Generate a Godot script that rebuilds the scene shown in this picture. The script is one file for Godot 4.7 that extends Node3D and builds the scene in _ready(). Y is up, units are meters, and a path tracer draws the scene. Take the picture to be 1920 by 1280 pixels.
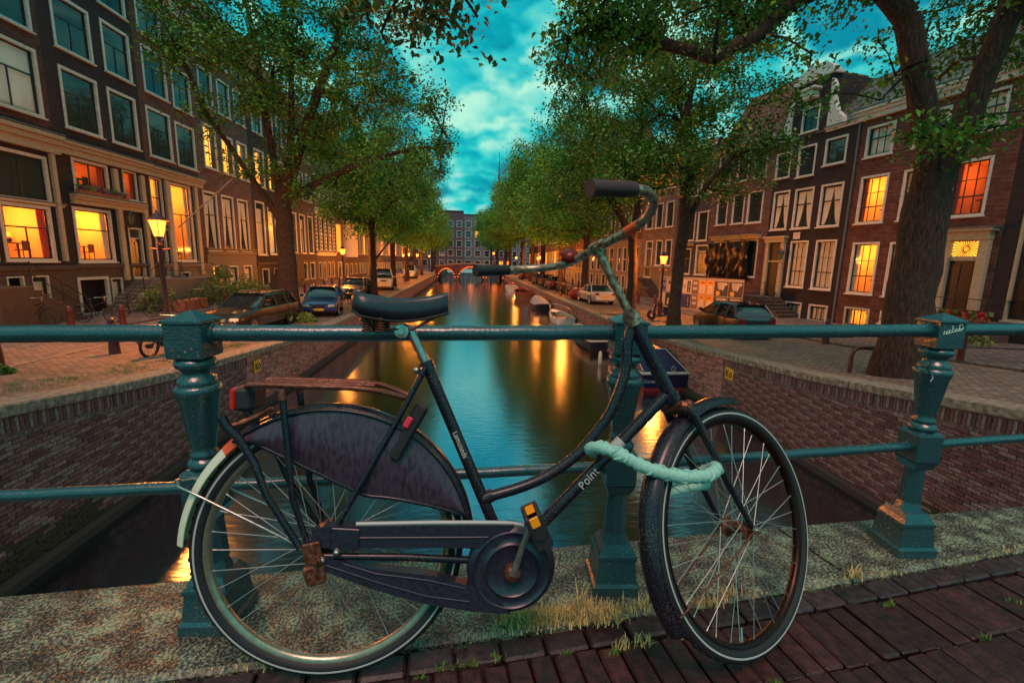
extends Node3D
# A brick bridge over a town canal at dusk: an old bicycle leans on the iron railing.

class MB:
	# collects triangles; every triangle is turned to face the way its normals point
	var v := PackedVector3Array()
	var n := PackedVector3Array()
	var uv := PackedVector2Array()
	var has_uv := false
	func tri(a: Vector3, b: Vector3, c: Vector3, na: Vector3, nb: Vector3, nc: Vector3, ua := Vector2.ZERO, ub := Vector2.ZERO, uc := Vector2.ZERO) -> void:
		var g := (b - a).cross(c - a)
		if g.dot(na + nb + nc) > 0.0:
			v.append(a); v.append(c); v.append(b)
			n.append(na); n.append(nc); n.append(nb)
			uv.append(ua); uv.append(uc); uv.append(ub)
		else:
			v.append(a); v.append(b); v.append(c)
			n.append(na); n.append(nb); n.append(nc)
			uv.append(ua); uv.append(ub); uv.append(uc)
	func quad(a: Vector3, b: Vector3, c: Vector3, d: Vector3, nn: Vector3) -> void:
		tri(a, b, c, nn, nn, nn, Vector2(0, 1), Vector2(1, 1), Vector2(1, 0))
		tri(a, c, d, nn, nn, nn, Vector2(0, 1), Vector2(1, 0), Vector2(0, 0))
	func flat(a: Vector3, b: Vector3, c: Vector3, d: Vector3, away: Vector3) -> void:
		# a quad whose normal is computed, pointing away from the given inside point
		var g := (b - a).cross(c - a)
		if g.length() < 1e-12:
			g = (c - a).cross(d - a)
		g = g.normalized()
		if g.dot((a + b + c + d) * 0.25 - away) < 0.0:
			g = -g
		quad(a, b, c, d, g)
	func box(c: Vector3, s: Vector3, bs := Basis()) -> void:
		var h := s * 0.5
		for ax in 3:
			var i := (ax + 1) % 3
			var j := (ax + 2) % 3
			for sg in [-1.0, 1.0]:
				var e := Vector3.ZERO; e[ax] = sg * h[ax]
				var p := Vector3.ZERO; p[i] = h[i]
				var q := Vector3.ZERO; q[j] = h[j]
				var nn := Vector3.ZERO; nn[ax] = sg
				quad(c + bs * (e - p - q), c + bs * (e + p - q), c + bs * (e + p + q), c + bs * (e - p + q), (bs * nn).normalized())
	func cbox(c: Vector3, s: Vector3, b: float, bs := Basis()) -> void:
		# box with chamfered edges
		var h := s * 0.5
		for ax in 3:
			var i := (ax + 1) % 3
			var j := (ax + 2) % 3
			for sg in [-1.0, 1.0]:
				var e := Vector3.ZERO; e[ax] = sg * h[ax]
				var p := Vector3.ZERO; p[i] = h[i] - b
				var q := Vector3.ZERO; q[j] = h[j] - b
				var nn := Vector3.ZERO; nn[ax] = sg
				quad(c + bs * (e - p - q), c + bs * (e + p - q), c + bs * (e + p + q), c + bs * (e - p + q), (bs * nn).normalized())
				for s2 in [-1.0, 1.0]:
					var e1 := Vector3.ZERO; e1[ax] = sg * h[ax]; e1[i] = s2 * (h[i] - b)
					var e2 := Vector3.ZERO; e2[ax] = sg * (h[ax] - b); e2[i] = s2 * h[i]
					var n2 := Vector3.ZERO; n2[ax] = sg; n2[i] = s2
					quad(c + bs * (e1 - q), c + bs * (e1 + q), c + bs * (e2 + q), c + bs * (e2 - q), (bs * n2).normalized())
		for x in [-1.0, 1.0]:
			for y in [-1.0, 1.0]:
				for z in [-1.0, 1.0]:
					var k := Vector3(x, y, z)
					var nn := (bs * k).normalized()
					var a := bs * (k * (h - Vector3(0, b, b))); var d := bs * (k * (h - Vector3(b, 0, b))); var f := bs * (k * (h - Vector3(b, b, 0)))
					tri(c + a, c + d, c + f, nn, nn, nn)
	func tube(pts: Array, rad, k := 8, caps := true) -> void:
		var m := pts.size()
		var up := Vector3.ZERO
		var prev := []
		for i in m:
			var p: Vector3 = pts[i]
			var dir: Vector3 = ((pts[mini(i + 1, m - 1)] as Vector3) - (pts[maxi(i - 1, 0)] as Vector3)).normalized()
			if i == 0:
				up = dir.cross(Vector3(0.31, 0.9, 0.2)).normalized()
			up = (up - dir * up.dot(dir)).normalized()
			var w := dir.cross(up)
			var r: float = rad if (rad is float or rad is int) else rad[i]
			var ring := []
			for j in k:
				var t := TAU * j / k
				var nn := up * cos(t) + w * sin(t)
				ring.append([p + nn * r, nn])
			if i > 0:
				for j in k:
					var a = prev[j]; var b = prev[(j + 1) % k]; var c = ring[(j + 1) % k]; var d = ring[j]
					tri(a[0], b[0], c[0], a[1], b[1], c[1])
					tri(a[0], c[0], d[0], a[1], c[1], d[1])
			if caps and (i == 0 or i == m - 1) and r > 1e-4:
				var nc := -dir if i == 0 else dir
				for j in k:
					tri(p, ring[j][0], ring[(j + 1) % k][0], nc, nc, nc)
			prev = ring
	func lathe(prof: Array, k: int, xf := Transform3D(), smooth := true) -> void:
		# prof: [radius, height] pairs around the local y axis
		for i in prof.size() - 1:
			var r0: float = prof[i][0]; var y0: float = prof[i][1]; var r1: float = prof[i + 1][0]; var y1: float = prof[i + 1][1]
			var sl := Vector2(y1 - y0, r0 - r1)
			if sl.length() < 1e-9:
				continue
			sl = sl.normalized()
			var s0 := sl; var s1 := sl
			if smooth:
				if i > 0:
					var q := Vector2(y0 - prof[i - 1][1], prof[i - 1][0] - r0).normalized()
					if q.dot(sl) > 0.5: s0 = (q + sl).normalized()
				if i < prof.size() - 2:
					var q := Vector2(prof[i + 2][1] - y1, r1 - prof[i + 2][0]).normalized()
					if q.dot(sl) > 0.5: s1 = (q + sl).normalized()
			for j in k:
				var t0 := TAU * j / k; var t1 := TAU * (j + 1) / k
				var d0 := Vector3(cos(t0), 0, sin(t0)); var d1 := Vector3(cos(t1), 0, sin(t1))
				var a := xf * (d0 * r0 + Vector3(0, y0, 0)); var b := xf * (d1 * r0 + Vector3(0, y0, 0))
				var c := xf * (d1 * r1 + Vector3(0, y1, 0)); var d := xf * (d0 * r1 + Vector3(0, y1, 0))
				var na := (xf.basis * (d0 * s0.x + Vector3(0, s0.y, 0))).normalized(); var nb := (xf.basis * (d1 * s0.x + Vector3(0, s0.y, 0))).normalized()
				var nc := (xf.basis * (d1 * s1.x + Vector3(0, s1.y, 0))).normalized(); var nd := (xf.basis * (d0 * s1.x + Vector3(0, s1.y, 0))).normalized()
				if r0 > 1e-6: tri(a, b, c, na, nb, nc)
				if r1 > 1e-6: tri(a, c, d, na, nc, nd)
	func ball(c: Vector3, r: Vector3, k := 10) -> void:
		var pr := []
		var m := maxi(4, k / 2)
		for i in m + 1:
			var t := -PI / 2 + PI * i / m
			pr.append([cos(t), sin(t)])
		lathe(pr, k, Transform3D(Basis.from_scale(r), c))
	func prism(poly: PackedVector2Array, z0: float, z1: float, xf := Transform3D()) -> void:
		var ix := Geometry2D.triangulate_polygon(poly)
		for i in range(0, ix.size(), 3):
			for z in [z0, z1]:
				var nn := (xf.basis * Vector3(0, 0, 1.0 if (z == z1) == (z1 > z0) else -1.0)).normalized()
				tri(xf * Vector3(poly[ix[i]].x, poly[ix[i]].y, z), xf * Vector3(poly[ix[i + 1]].x, poly[ix[i + 1]].y, z), xf * Vector3(poly[ix[i + 2]].x, poly[ix[i + 2]].y, z), nn, nn, nn)
		var cw := 1.0 if Geometry2D.is_polygon_clockwise(poly) else -1.0
		for i in poly.size():
			var a := poly[i]; var b := poly[(i + 1) % poly.size()]
			var e := (b - a).normalized()
			var nn := (xf.basis * Vector3(-e.y * cw, e.x * cw, 0)).normalized()
			quad(xf * Vector3(a.x, a.y, z0), xf * Vector3(b.x, b.y, z0), xf * Vector3(b.x, b.y, z1), xf * Vector3(a.x, a.y, z1), nn)
	func loft(rings: Array, closed := true, flipn := 1.0, cap := true) -> void:
		# rings of equal length, smooth over both ways; flipn turns the normals
		var m := rings.size(); var k: int = rings[0].size()
		var nr := []
		for i in m:
			var row := PackedVector3Array()
			for j in k:
				var jm := (j - 1 + k) % k if closed else maxi(j - 1, 0)
				var jp := (j + 1) % k if closed else mini(j + 1, k - 1)
				var du: Vector3 = rings[i][jp] - rings[i][jm]
				var dv: Vector3 = rings[mini(i + 1, m - 1)][j] - rings[maxi(i - 1, 0)][j]
				row.append(du.cross(dv).normalized() * flipn)
			nr.append(row)
		for i in m - 1:
			for j in (k if closed else k - 1):
				var q := (j + 1) % k
				tri(rings[i][j], rings[i][q], rings[i + 1][q], nr[i][j], nr[i][q], nr[i + 1][q])
				tri(rings[i][j], rings[i + 1][q], rings[i + 1][j], nr[i][j], nr[i + 1][q], nr[i + 1][j])
		if closed and cap:
			for e in [0, m - 1]:
				var c := Vector3.ZERO
				for p in rings[e]: c += p
				c /= k
				var o: Vector3 = rings[1 if e == 0 else m - 2][0] - rings[e][0]
				for j in k:
					var g: Vector3 = (rings[e][j] - c).cross(rings[e][(j + 1) % k] - c)
					if g.length() < 1e-10: continue
					g = g.normalized()
					if g.dot(o) > 0.0: g = -g
					tri(c, rings[e][j], rings[e][(j + 1) % k], g, g, g)
	func mesh() -> ArrayMesh:
		var a := []
		a.resize(Mesh.ARRAY_MAX)
		a[Mesh.ARRAY_VERTEX] = v
		a[Mesh.ARRAY_NORMAL] = n
		if has_uv: a[Mesh.ARRAY_TEX_UV] = uv
		var m := ArrayMesh.new()
		if v.size() > 0:
			m.add_surface_from_arrays(Mesh.PRIMITIVE_TRIANGLES, a)
		return m

var M := {}
var rng := RandomNumberGenerator.new()
var taken := {}

func numbered(s: String) -> String:
	if not taken.has(s):
		taken[s] = 0
		return s
	taken[s] += 1
	return "%s_%03d" % [s, taken[s]]

func obj(called: String, mb, m: Material, parent: Node = null) -> MeshInstance3D:
	var o := MeshInstance3D.new()
	o.mesh = mb.mesh() if mb is MB else mb
	o.material_override = m
	if parent == null:
		o.name = numbered(called)
		add_child(o)
	else:
		var nm := called
		var i := 0
		while parent.has_node(NodePath(nm)):
			i += 1
			nm = "%s_%03d" % [called, i]
		o.name = nm
		parent.add_child(o)
	return o

func sub(called: String, parent: Node) -> Node3D:
	var o := Node3D.new()
	var nm := called
	var i := 0
	while parent.has_node(NodePath(nm)):
		i += 1
		nm = "%s_%03d" % [called, i]
	o.name = nm
	parent.add_child(o)
	return o

func tag(o: Node, label: String, category: String, group := "", kind := "") -> Node:
	o.set_meta("label", label)
	if category: o.set_meta("category", category)
	if group: o.set_meta("group", group)
	if kind: o.set_meta("kind", kind)
	return o

func thing(called: String, label: String, category: String, at := Vector3.ZERO, turn := 0.0, group := "") -> Node3D:
	var o := Node3D.new()
	o.name = numbered(called)
	add_child(o)
	o.position = at
	o.rotation.y = turn
	tag(o, label, category, group)
	return o

func struct(called: String, mb, m: Material) -> MeshInstance3D:
	var o := obj(called, mb, m)
	o.set_meta("kind", "structure")
	return o

func dup(root: Node3D, at: Vector3, turn: float, label: String) -> Node3D:
	var base := String(root.name)
	if base.length() > 4 and base[base.length() - 4] == "_" and base.right(3).is_valid_int(): base = base.left(base.length() - 4)
	var r: Node3D = root.duplicate()
	r.name = numbered(base)
	add_child(r)
	r.position = at
	r.rotation = Vector3(0, turn, 0)
	r.set_meta("label", label)
	return r

func lin(r: float, g: float, b: float) -> Color:
	return Color(r, g, b).linear_to_srgb()

func mat(c: Color, rough := 0.8, metal := 0.0, spec := 0.5) -> StandardMaterial3D:
	var m := StandardMaterial3D.new()
	m.albedo_color = c
	m.roughness = rough
	m.metallic = metal
	m.metallic_specular = spec
	return m

func skin(m: StandardMaterial3D, tex: Texture2D, nrm: Texture2D, scale: Vector3, world := true, nstr := 1.0) -> StandardMaterial3D:
	m.albedo_texture = tex
	if nrm:
		m.normal_enabled = true
		m.normal_texture = nrm
		m.normal_scale = nstr
	m.uv1_triplanar = true
	m.uv1_world_triplanar = world
	m.uv1_scale = scale
	return m

func glow(c: Color, e: float) -> StandardMaterial3D:
	var m := mat(c, 0.6)
	m.emission_enabled = true
	m.emission = c
	m.emission_energy_multiplier = e
	return m

func glass(c: Color, a: float, rough := 0.04) -> StandardMaterial3D:
	var m := mat(Color(c.r, c.g, c.b, a), rough, 0.0, 0.75)
	m.transparency = BaseMaterial3D.TRANSPARENCY_ALPHA
	return m

func noise(sd: int, freq: float, oct := 4) -> FastNoiseLite:
	var f := FastNoiseLite.new()
	f.seed = sd
	f.frequency = freq
	f.fractal_octaves = oct
	f.noise_type = FastNoiseLite.TYPE_SIMPLEX_SMOOTH
	return f

func tile_noise(f: FastNoiseLite, x: float, y: float, w: float, h: float) -> float:
	# noise that repeats after w and h
	var a := x / w; var b := y / h
	return lerpf(lerpf(f.get_noise_2d(x, y), f.get_noise_2d(x - w, y), a), lerpf(f.get_noise_2d(x, y - h), f.get_noise_2d(x - w, y - h), a), b)

func as_tex(im: Image) -> ImageTexture:
	return ImageTexture.create_from_image(im)

func bump(im: Image, s: float) -> ImageTexture:
	var b: Image = im.duplicate()
	b.bump_map_to_normal_map(s)
	return as_tex(b)

func brick_images(sd: int, cols: int, rows: int, w: int, h: int, mortar: float, joint: Color, spread: float) -> Array:
	# [colour, height] of a running bond wall; the bricks differ in tone
	var r := RandomNumberGenerator.new(); r.seed = sd
	var f := noise(sd, 0.05); var g := noise(sd + 9, 0.3)
	var tone := []
	for i in cols * rows: tone.append([r.randf_range(1.0 - spread, 1.0), r.randf_range(-0.06, 0.06)])
	var ci := Image.create_empty(w, h, false, Image.FORMAT_RGB8); var hi := Image.create_empty(w, h, false, Image.FORMAT_RGB8)
	for y in h:
		var row := y * rows / h
		var fy := float(y) * rows / h - row
		for x in w:
			var xx := float(x) * cols / w + (0.5 if row % 2 else 0.0)
			var col := int(xx) % cols
			var fx := xx - floorf(xx)
			var dx := minf(fx, 1.0 - fx) * w / cols; var dy := minf(fy, 1.0 - fy) * h / rows
			var e := clampf((minf(dx, dy) - mortar * 0.5) / 1.2, 0.0, 1.0)
			var nz := tile_noise(f, x, y, w, h); var nf := g.get_noise_2d(x, y)
			var t = tone[row * cols + col]
			var k: float = t[0] * (1.0 + nz * 0.35 + nf * 0.25)
			var c := Color(k * (1.0 + t[1]), k, k * (1.0 - t[1])).lerp(joint * (1.0 + nz * 0.4), 1.0 - e)
			ci.set_pixel(x, y, c.clamp())
			var q := clampf(e * (0.75 + nf * 0.2 + nz * 0.1), 0, 1)
			hi.set_pixel(x, y, Color(q, q, q))
	return [as_tex(ci), bump(hi, 3.0)]

func mottle(sd: int, size: int, freqs: Array, lo: float, hi: float, sharp := 1.0, sx := 1.0) -> Array:
	# grey variation and its relief
	var fs := []
	for i in freqs.size(): fs.append(noise(sd + i * 7, freqs[i], 3))
	var im := Image.create_empty(size, size, false, Image.FORMAT_RGB8)
	for y in size:
		for x in size:
			var s := 0.0; var tot := 0.0
			for i in fs.size():
				var wgt := 1.0 / (1.0 + i * 0.5)
				s += tile_noise(fs[i], x * sx, y, size * sx, size) * wgt; tot += wgt * 0.55
			var t := clampf(0.5 + s / tot * 0.5 * sharp, 0, 1)
			var k := lerpf(lo, hi, t)
			im.set_pixel(x, y, Color(k, k, k))
	return [as_tex(im), bump(im, 4.0)]

func two_tone(sd: int, size: int, freq: float, a: Color, b: Color, at: float, soft: float, fine := 0.25) -> ImageTexture:
	# patches of b on a, with fine grain
	var f := noise(sd, freq, 5); var g := noise(sd + 3, fine, 2)
	var im := Image.create_empty(size, size, false, Image.FORMAT_RGB8)
	for y in size:
		for x in size:
			var t := smoothstep(at - soft, at + soft, tile_noise(f, x, y, size, size) + 0.25 * g.get_noise_2d(x, y))
			var c := a.lerp(b, t) * (1.0 + 0.3 * g.get_noise_2d(x + 99, y))
			c.a = 1.0
			im.set_pixel(x, y, c.clamp())
	return as_tex(im)

func ys(s: float) -> float:
	# height of the quay street, which climbs to the bridge
	var xs := [-400.0, 0.0, 2.0, 6.0, 9.5, 15.0, 20.0, 26.0, 900.0]
	var h := [-0.2, -0.2, -0.35, -0.85, -1.28, -1.67, -1.9, -1.97, -1.97]
	for i in 8:
		if s <= xs[i + 1]:
			return lerpf(h[i], h[i + 1], (s - xs[i]) / (xs[i + 1] - xs[i]))
	return -1.97

func fl(s: float) -> float: return -18.0 + 0.03 * (s - 24.0)
func fr(s: float) -> float: return 20.3 - 0.15 * (minf(s, 58.0) - 23.0)

const LOCK := [[0.735, 0.585, -0.025], [0.708, 0.606, 0.02], [0.722, 0.620, 0.055], [0.758, 0.613, 0.09], [0.827, 0.581, 0.112], [0.915, 0.555, 0.115], [0.985, 0.550, 0.110], [1.03, 0.553, 0.095], [1.055, 0.556, 0.065], [1.058, 0.542, 0.03], [1.03, 0.515, 0.0], [0.98, 0.488, -0.015]]
const LOCK_TAIL := [[1.073, 0.492, 0.0], [1.024, 0.484, 0.005], [0.955, 0.476, 0.02], [0.935, 0.462, 0.02]]
const ORD := ["first", "second", "third", "fourth", "fifth", "sixth", "seventh", "eighth", "ninth", "tenth", "eleventh", "twelfth", "thirteenth", "fourteenth"]

func _ready() -> void:
	rng.seed = 2024
	stage()
	materials()
	ground()
	quay(-1.0, -5.99, "quay_wall", "left brick quay wall topped with worn stone coping")
	quay(1.0, 7.79, "quay_wall", "right brick quay wall with stone coping, boats moored along it")
	deck()
	railing()
	far_bridge()
	left_houses()
	right_houses()
	end_houses()
	trees()
	lamps()
	bollards()
	cars()
	boats()
	street_things()
	bicycle()
	grass()

const SKY_ENERGY := 1.0
const LAMP_E := 26.0

func make_sky() -> ImageTexture:
	var w := 1536; var h := 768
	var big := noise(11, 1.5, 5); var wisp := noise(23, 3.4, 5); var veil := noise(5, 0.8, 3); var curl := noise(41, 8.5, 5)
	var data := PackedFloat32Array(); data.resize(w * h * 3)
	for y in h:
		var el := PI * (0.5 - (y + 0.5) / h)
		for x in w:
			var i := (y * w + x) * 3
			var c := Vector3(0.10, 0.19, 0.19)
			if el > -0.01:
				var az := TAU * (x + 0.5) / w
				# cloud layer seen from below: its pattern shrinks towards the horizon
				var k := 1.0 / (sin(maxf(el, 0.0)) + 0.30)
				var px := cos(el) * sin(az) * k; var pz := cos(el) * cos(az) * k
				var a := big.get_noise_3d(px * 1.1, 0.3, pz)
				var b := wisp.get_noise_3d(px * 0.8 + a * 0.4, 0.9, pz * 1.1 + a * 0.5)
				var v := veil.get_noise_3d(px, 4.0, pz)
				var f := curl.get_noise_3d(px + b * 0.25, 2.0, pz * 1.5 + a * 0.3)
				var lum := a * 0.40 + b * 0.85 + f * 0.30
				var cloud := smoothstep(0.06, 0.62, lum + 0.06)
				var dark := smoothstep(-0.08, 0.34, -a * 0.6 - b * 0.55 - f * 0.25 + v * 0.3)
				c = Vector3(0.002, 0.29, 0.33).lerp(Vector3(0.004, 0.38, 0.36), smoothstep(0.5, 0.0, el))
				c = c.lerp(Vector3(0.002, 0.15, 0.22), dark * 0.92)
				c = c.lerp(Vector3(0.07, 0.43, 0.38), smoothstep(-0.25, 0.2, lum) * 0.55)
				c = c.lerp(Vector3(0.34, 0.58, 0.44), cloud * 0.85)
				# greyer sheet of cloud, out of view overhead, makes the skylight less teal
				var sheet := smoothstep(0.55, 1.0, el) * (0.6 + 0.4 * v)
				c = c.lerp(Vector3(0.24, 0.30, 0.28) * (1.0 + 0.5 * f), clampf(sheet, 0, 1) * 0.85)
			data[i] = c.x; data[i + 1] = c.y; data[i + 2] = c.z
	return as_tex(Image.create_from_data(w, h, false, Image.FORMAT_RGBF, data.to_byte_array()))

func stage() -> void:
	var cam := Camera3D.new()
	cam.name = "camera"
	add_child(cam)
	cam.position = Vector3(0, 1.118, 0)
	cam.basis = Basis(Vector3.UP, deg_to_rad(-5.8)) * Basis(Vector3.RIGHT, deg_to_rad(-10.0)) * Basis(Vector3.BACK, deg_to_rad(1.35))
	cam.fov = 72.93
	cam.near = 0.05
	cam.far = 3000.0
	cam.current = true
	var we := WorldEnvironment.new()
	we.name = "environment"
	var env := Environment.new()
	var sky := Sky.new()
	var pm := PanoramaSkyMaterial.new()
	pm.panorama = make_sky()
	pm.energy_multiplier = SKY_ENERGY
	sky.sky_material = pm
	env.background_mode = Environment.BG_SKY
	env.sky = sky
	env.tonemap_mode = Environment.TONE_MAPPER_LINEAR
	env.tonemap_exposure = 1.7
	env.sdfgi_enabled = true
	env.ssao_enabled = true
	env.ssil_enabled = true
	we.environment = env
	add_child(we)
	var sun := DirectionalLight3D.new()
	sun.name = "sun"
	sun.light_energy = 0.42
	sun.light_color = Color(1.0, 0.74, 0.70)
	sun.light_angular_distance = 25.0
	sun.shadow_enabled = true
	add_child(sun)
	sun.look_at_from_position(Vector3(-1.5, 16, 4.5), Vector3(0, 0, -4))

func drip_image() -> Image:
	# creases and runs in old vinyl
	var f := noise(63, 0.02, 3)
	var im := Image.create_empty(512, 512, false, Image.FORMAT_RGB8)
	for y in 512:
		for x in 512:
			var q := clampf(0.5 + 0.6 * tile_noise(f, x * 1.6, y * 0.7, 819.2, 358.4), 0, 1)
			im.set_pixel(x, y, Color(q, q, q))
	return im

func granite_tex() -> ImageTexture:
	var r := RandomNumberGenerator.new(); r.seed = 14
	var big := noise(14, 0.009, 4); var mid := noise(15, 0.085, 2); var fine := noise(16, 0.25, 2)
	var im := Image.create_empty(1024, 1024, false, Image.FORMAT_RGB8)
	for y in 1024:
		for x in 1024:
			var t := tile_noise(big, x, y, 1024, 1024)
			var m := mid.get_noise_2d(x, y); var g := fine.get_noise_2d(x, y)
			var s := smoothstep(-0.12, 0.16, m + 0.35 * g) - 0.5
			var k := clampf(0.46 + t * 0.50 + s * 0.34 + g * 0.25 + r.randf_range(-0.12, 0.12), 0.04, 1.0)
			# pale lichen spots on the weathered parts
			var l := smoothstep(0.04, 0.36, t * 0.8 + m * 0.45 + g * 0.18)
			var c := Color(k, k * 0.97, k * 0.90).lerp(Color(0.78, 0.96, 0.78), l * 0.5)
			im.set_pixel(x, y, c)
	return as_tex(im)

func materials() -> void:
	var br := brick_images(3, 10, 16, 512, 384, 4.0, Color(0.78, 0.72, 0.66), 0.42)
	var dk := brick_images(8, 10, 16, 512, 384, 3.0, Color(0.55, 0.5, 0.5), 0.25)
	var bs := Vector3(1.0 / 2.2, 1.0 / 1.06, 1.0 / 2.2)
	for it in [["brick_plum", [0.12, 0.055, 0.055], 0], ["brick_black", [0.038, 0.025, 0.03], 1], ["brick_red", [0.19, 0.075, 0.06], 0], ["brick_mauve", [0.20, 0.115, 0.115], 0], ["brick_brown", [0.14, 0.08, 0.065], 0], ["brick_grey", [0.10, 0.085, 0.095], 1], ["brick_orange", [0.27, 0.115, 0.075], 0], ["brick_tan", [0.27, 0.19, 0.15], 0]]:
		var t: Array = br if it[2] == 0 else dk
		M[it[0]] = skin(mat(lin(it[1][0], it[1][1], it[1][2]) , 0.85), t[0], t[1], bs)
	var qb := brick_images(31, 10, 16, 512, 384, 4.0, Color(0.85, 0.8, 0.72), 0.5)
	M.quay = skin(mat(lin(0.50, 0.26, 0.23), 0.9), qb[0], qb[1], bs)
	var pv := brick_images(44, 10, 20, 512, 512, 3.5, Color(0.35, 0.32, 0.28), 0.35)
	M.street = skin(mat(lin(0.31, 0.23, 0.18), 0.8), pv[0], pv[1], Vector3(1.0 / 2.1, 1, 1.0 / 2.1))
	M.walk = skin(mat(lin(0.20, 0.17, 0.15), 0.85), pv[0], pv[1], Vector3(1.0 / 3.0, 1, 1.0 / 3.0))
	var gr := mottle(5, 512, [0.02, 0.12, 0.4], 0.35, 1.0, 1.6)
	var fine := mottle(71, 384, [0.03, 0.2], 0.72, 1.0)
	var spk := granite_tex()
	M.granite = skin(mat(lin(0.46, 0.49, 0.42), 0.45), spk, gr[1], Vector3(0.9, 0.9, 0.9), true, 0.9)
	M.coping = skin(mat(lin(0.50, 0.44, 0.33), 0.85), gr[0], gr[1], Vector3(0.7, 0.7, 0.7))
	M.stone = skin(mat(lin(0.115, 0.078, 0.058), 0.8), fine[0], gr[1], Vector3(0.4, 0.4, 0.4), true, 0.4)
	M.sandstone = skin(mat(lin(0.26, 0.215, 0.175), 0.8), fine[0], gr[1], Vector3(0.4, 0.4, 0.4), true, 0.4)
	for i in 4:
		var q: float = [1.0, 0.7, 1.3, 0.9][i]
		M["paver%d" % i] = skin(mat(lin(0.095 * q, 0.027 * q, 0.023 * q), 0.45), gr[0], gr[1], Vector3(2.2, 2.2, 2.2), true, 1.0)
		M["kerbbrick%d" % i] = skin(mat(lin(0.075 * q, 0.04 * q, 0.043 * q), 0.48), gr[0], gr[1], Vector3(2.2, 2.2, 2.2), true, 1.0)
		var wb: Array = [[0.38, 0.175, 0.16], [0.26, 0.115, 0.11], [0.52, 0.36, 0.32], [0.40, 0.22, 0.20]][i]
		M["wallbrick%d" % i] = skin(mat(lin(wb[0], wb[1], wb[2]), 0.9), gr[0], gr[1], Vector3(2.5, 2.5, 2.5), true, 1.0)
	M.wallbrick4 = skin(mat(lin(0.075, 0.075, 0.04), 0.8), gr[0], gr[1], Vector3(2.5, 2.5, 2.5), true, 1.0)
	M.hazewall = skin(mat(lin(0.19, 0.13, 0.165), 0.85), br[0], br[1], bs)  # distance haze put into the wall colour: paler and greyer brick
	M.hazewall2 = skin(mat(lin(0.23, 0.25, 0.28), 0.85), dk[0], dk[1], bs)  # the same painted haze, bluish grey
	M.board = skin(mat(lin(0.34, 0.31, 0.27), 0.7), fine[0], null, Vector3(0.8, 0.8, 0.8))
	M.mortar = skin(mat(lin(0.34, 0.27, 0.24), 0.95), gr[0], gr[1], Vector3(1.3, 1.3, 1.3))
	M.joint = mat(lin(0.035, 0.03, 0.025), 0.95)
	var pt := mottle(90, 512, [0.012, 0.06], 0.7, 1.0, 1.2)
	var chip := two_tone(17, 512, 0.012, Color(0.82, 0.86, 0.86), Color(0.95, 1.0, 1.0), -0.05, 0.5, 0.15)
	M.rail = skin(mat(Color(1, 1, 1), 0.26, 0.0, 0.75), two_tone(19, 1024, 0.05, Color(0.115, 0.285, 0.305), Color(0.66, 0.46, 0.38), 0.46, 0.04, 0.1), gr[1], Vector3(1.3, 1.3, 1.3), true, 0.3)
	var rust := two_tone(52, 1024, 0.035, Color(0.075, 0.085, 0.125), Color(0.46, 0.36, 0.32), 0.275, 0.07, 0.35)
	var rust2 := two_tone(53, 512, 0.02, Color(0.42, 0.17, 0.10), Color(0.62, 0.52, 0.44), 0.15, 0.55, 0.3)
	M.bike = skin(mat(Color(0.95, 0.95, 1.0), 0.27, 0.0, 0.5), rust, pt[1], Vector3(5, 5, 5), false, 0.25)
	M.rusty = skin(mat(Color(0.9, 0.9, 0.9), 0.45, 0.5), rust2, pt[1], Vector3(6, 6, 6), false, 0.6)
	M.chrome = skin(mat(Color(0.80, 0.80, 0.76), 0.22, 0.85), pt[0], pt[1], Vector3(6, 6, 6), false, 0.2)
	M.steel = mat(Color(0.72, 0.74, 0.72), 0.35, 0.8)
	M.case = skin(mat(Color(0.16, 0.17, 0.24), 0.36, 0.0, 0.6), two_tone(67, 512, 0.03, Color(1.0, 1.0, 1.0), Color(0.68, 0.64, 0.66), 0.06, 0.4, 0.3), pt[1], Vector3(4, 4, 4), false, 0.4)
	M.coat = skin(mat(Color(0.27, 0.23, 0.28), 0.33, 0.0, 0.55), two_tone(66, 512, 0.03, Color(1.0, 0.95, 0.98), Color(0.62, 0.56, 0.60), 0.14, 0.3, 0.2), bump(drip_image(), 3.0), Vector3(4.5, 1.6, 4.5), false, 0.7)
	M.leather = skin(mat(lin(0.022, 0.026, 0.036), 0.36, 0.0, 0.6), pt[0], gr[1], Vector3(9, 9, 9), false, 0.3)
	M.rubber = mat(lin(0.014, 0.014, 0.016), 0.6)
	M.reflex = mat(lin(0.40, 0.45, 0.42), 0.35)
	M.rim = skin(mat(Color(0.74, 0.72, 0.62), 0.3, 0.75), pt[0], pt[1], Vector3(6, 6, 6), false, 0.2)
	M.darkrim = skin(mat(Color(0.42, 0.36, 0.33), 0.32, 0.7), rust2, pt[1], Vector3(6, 6, 6), false, 0.3)
	M.whitefender = mat(lin(0.62, 0.68, 0.5), 0.45)
	M.redlens = mat(lin(0.5, 0.012, 0.01), 0.15)
	M.amber = mat(lin(0.9, 0.32, 0.01), 0.2)
	M.pink = mat(lin(0.75, 0.03, 0.08), 0.4)
	M.gripred = mat(lin(0.05, 0.022, 0.022), 0.55)
	M.orange = mat(lin(0.75, 0.09, 0.02), 0.5)
	M.barmetal = skin(mat(Color(1, 1, 1), 0.3, 0.6), two_tone(58, 512, 0.03, Color(0.74, 0.66, 0.56), Color(0.34, 0.18, 0.11), 0.10, 0.25, 0.25), pt[1], Vector3(3, 3, 3), false, 0.3)
	M.bell = skin(mat(lin(0.75, 0.09, 0.06), 0.35, 0.3), rust2, null, Vector3(8, 8, 8), false)
	M.lettering = mat(lin(0.55, 0.58, 0.52), 0.6)
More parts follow.
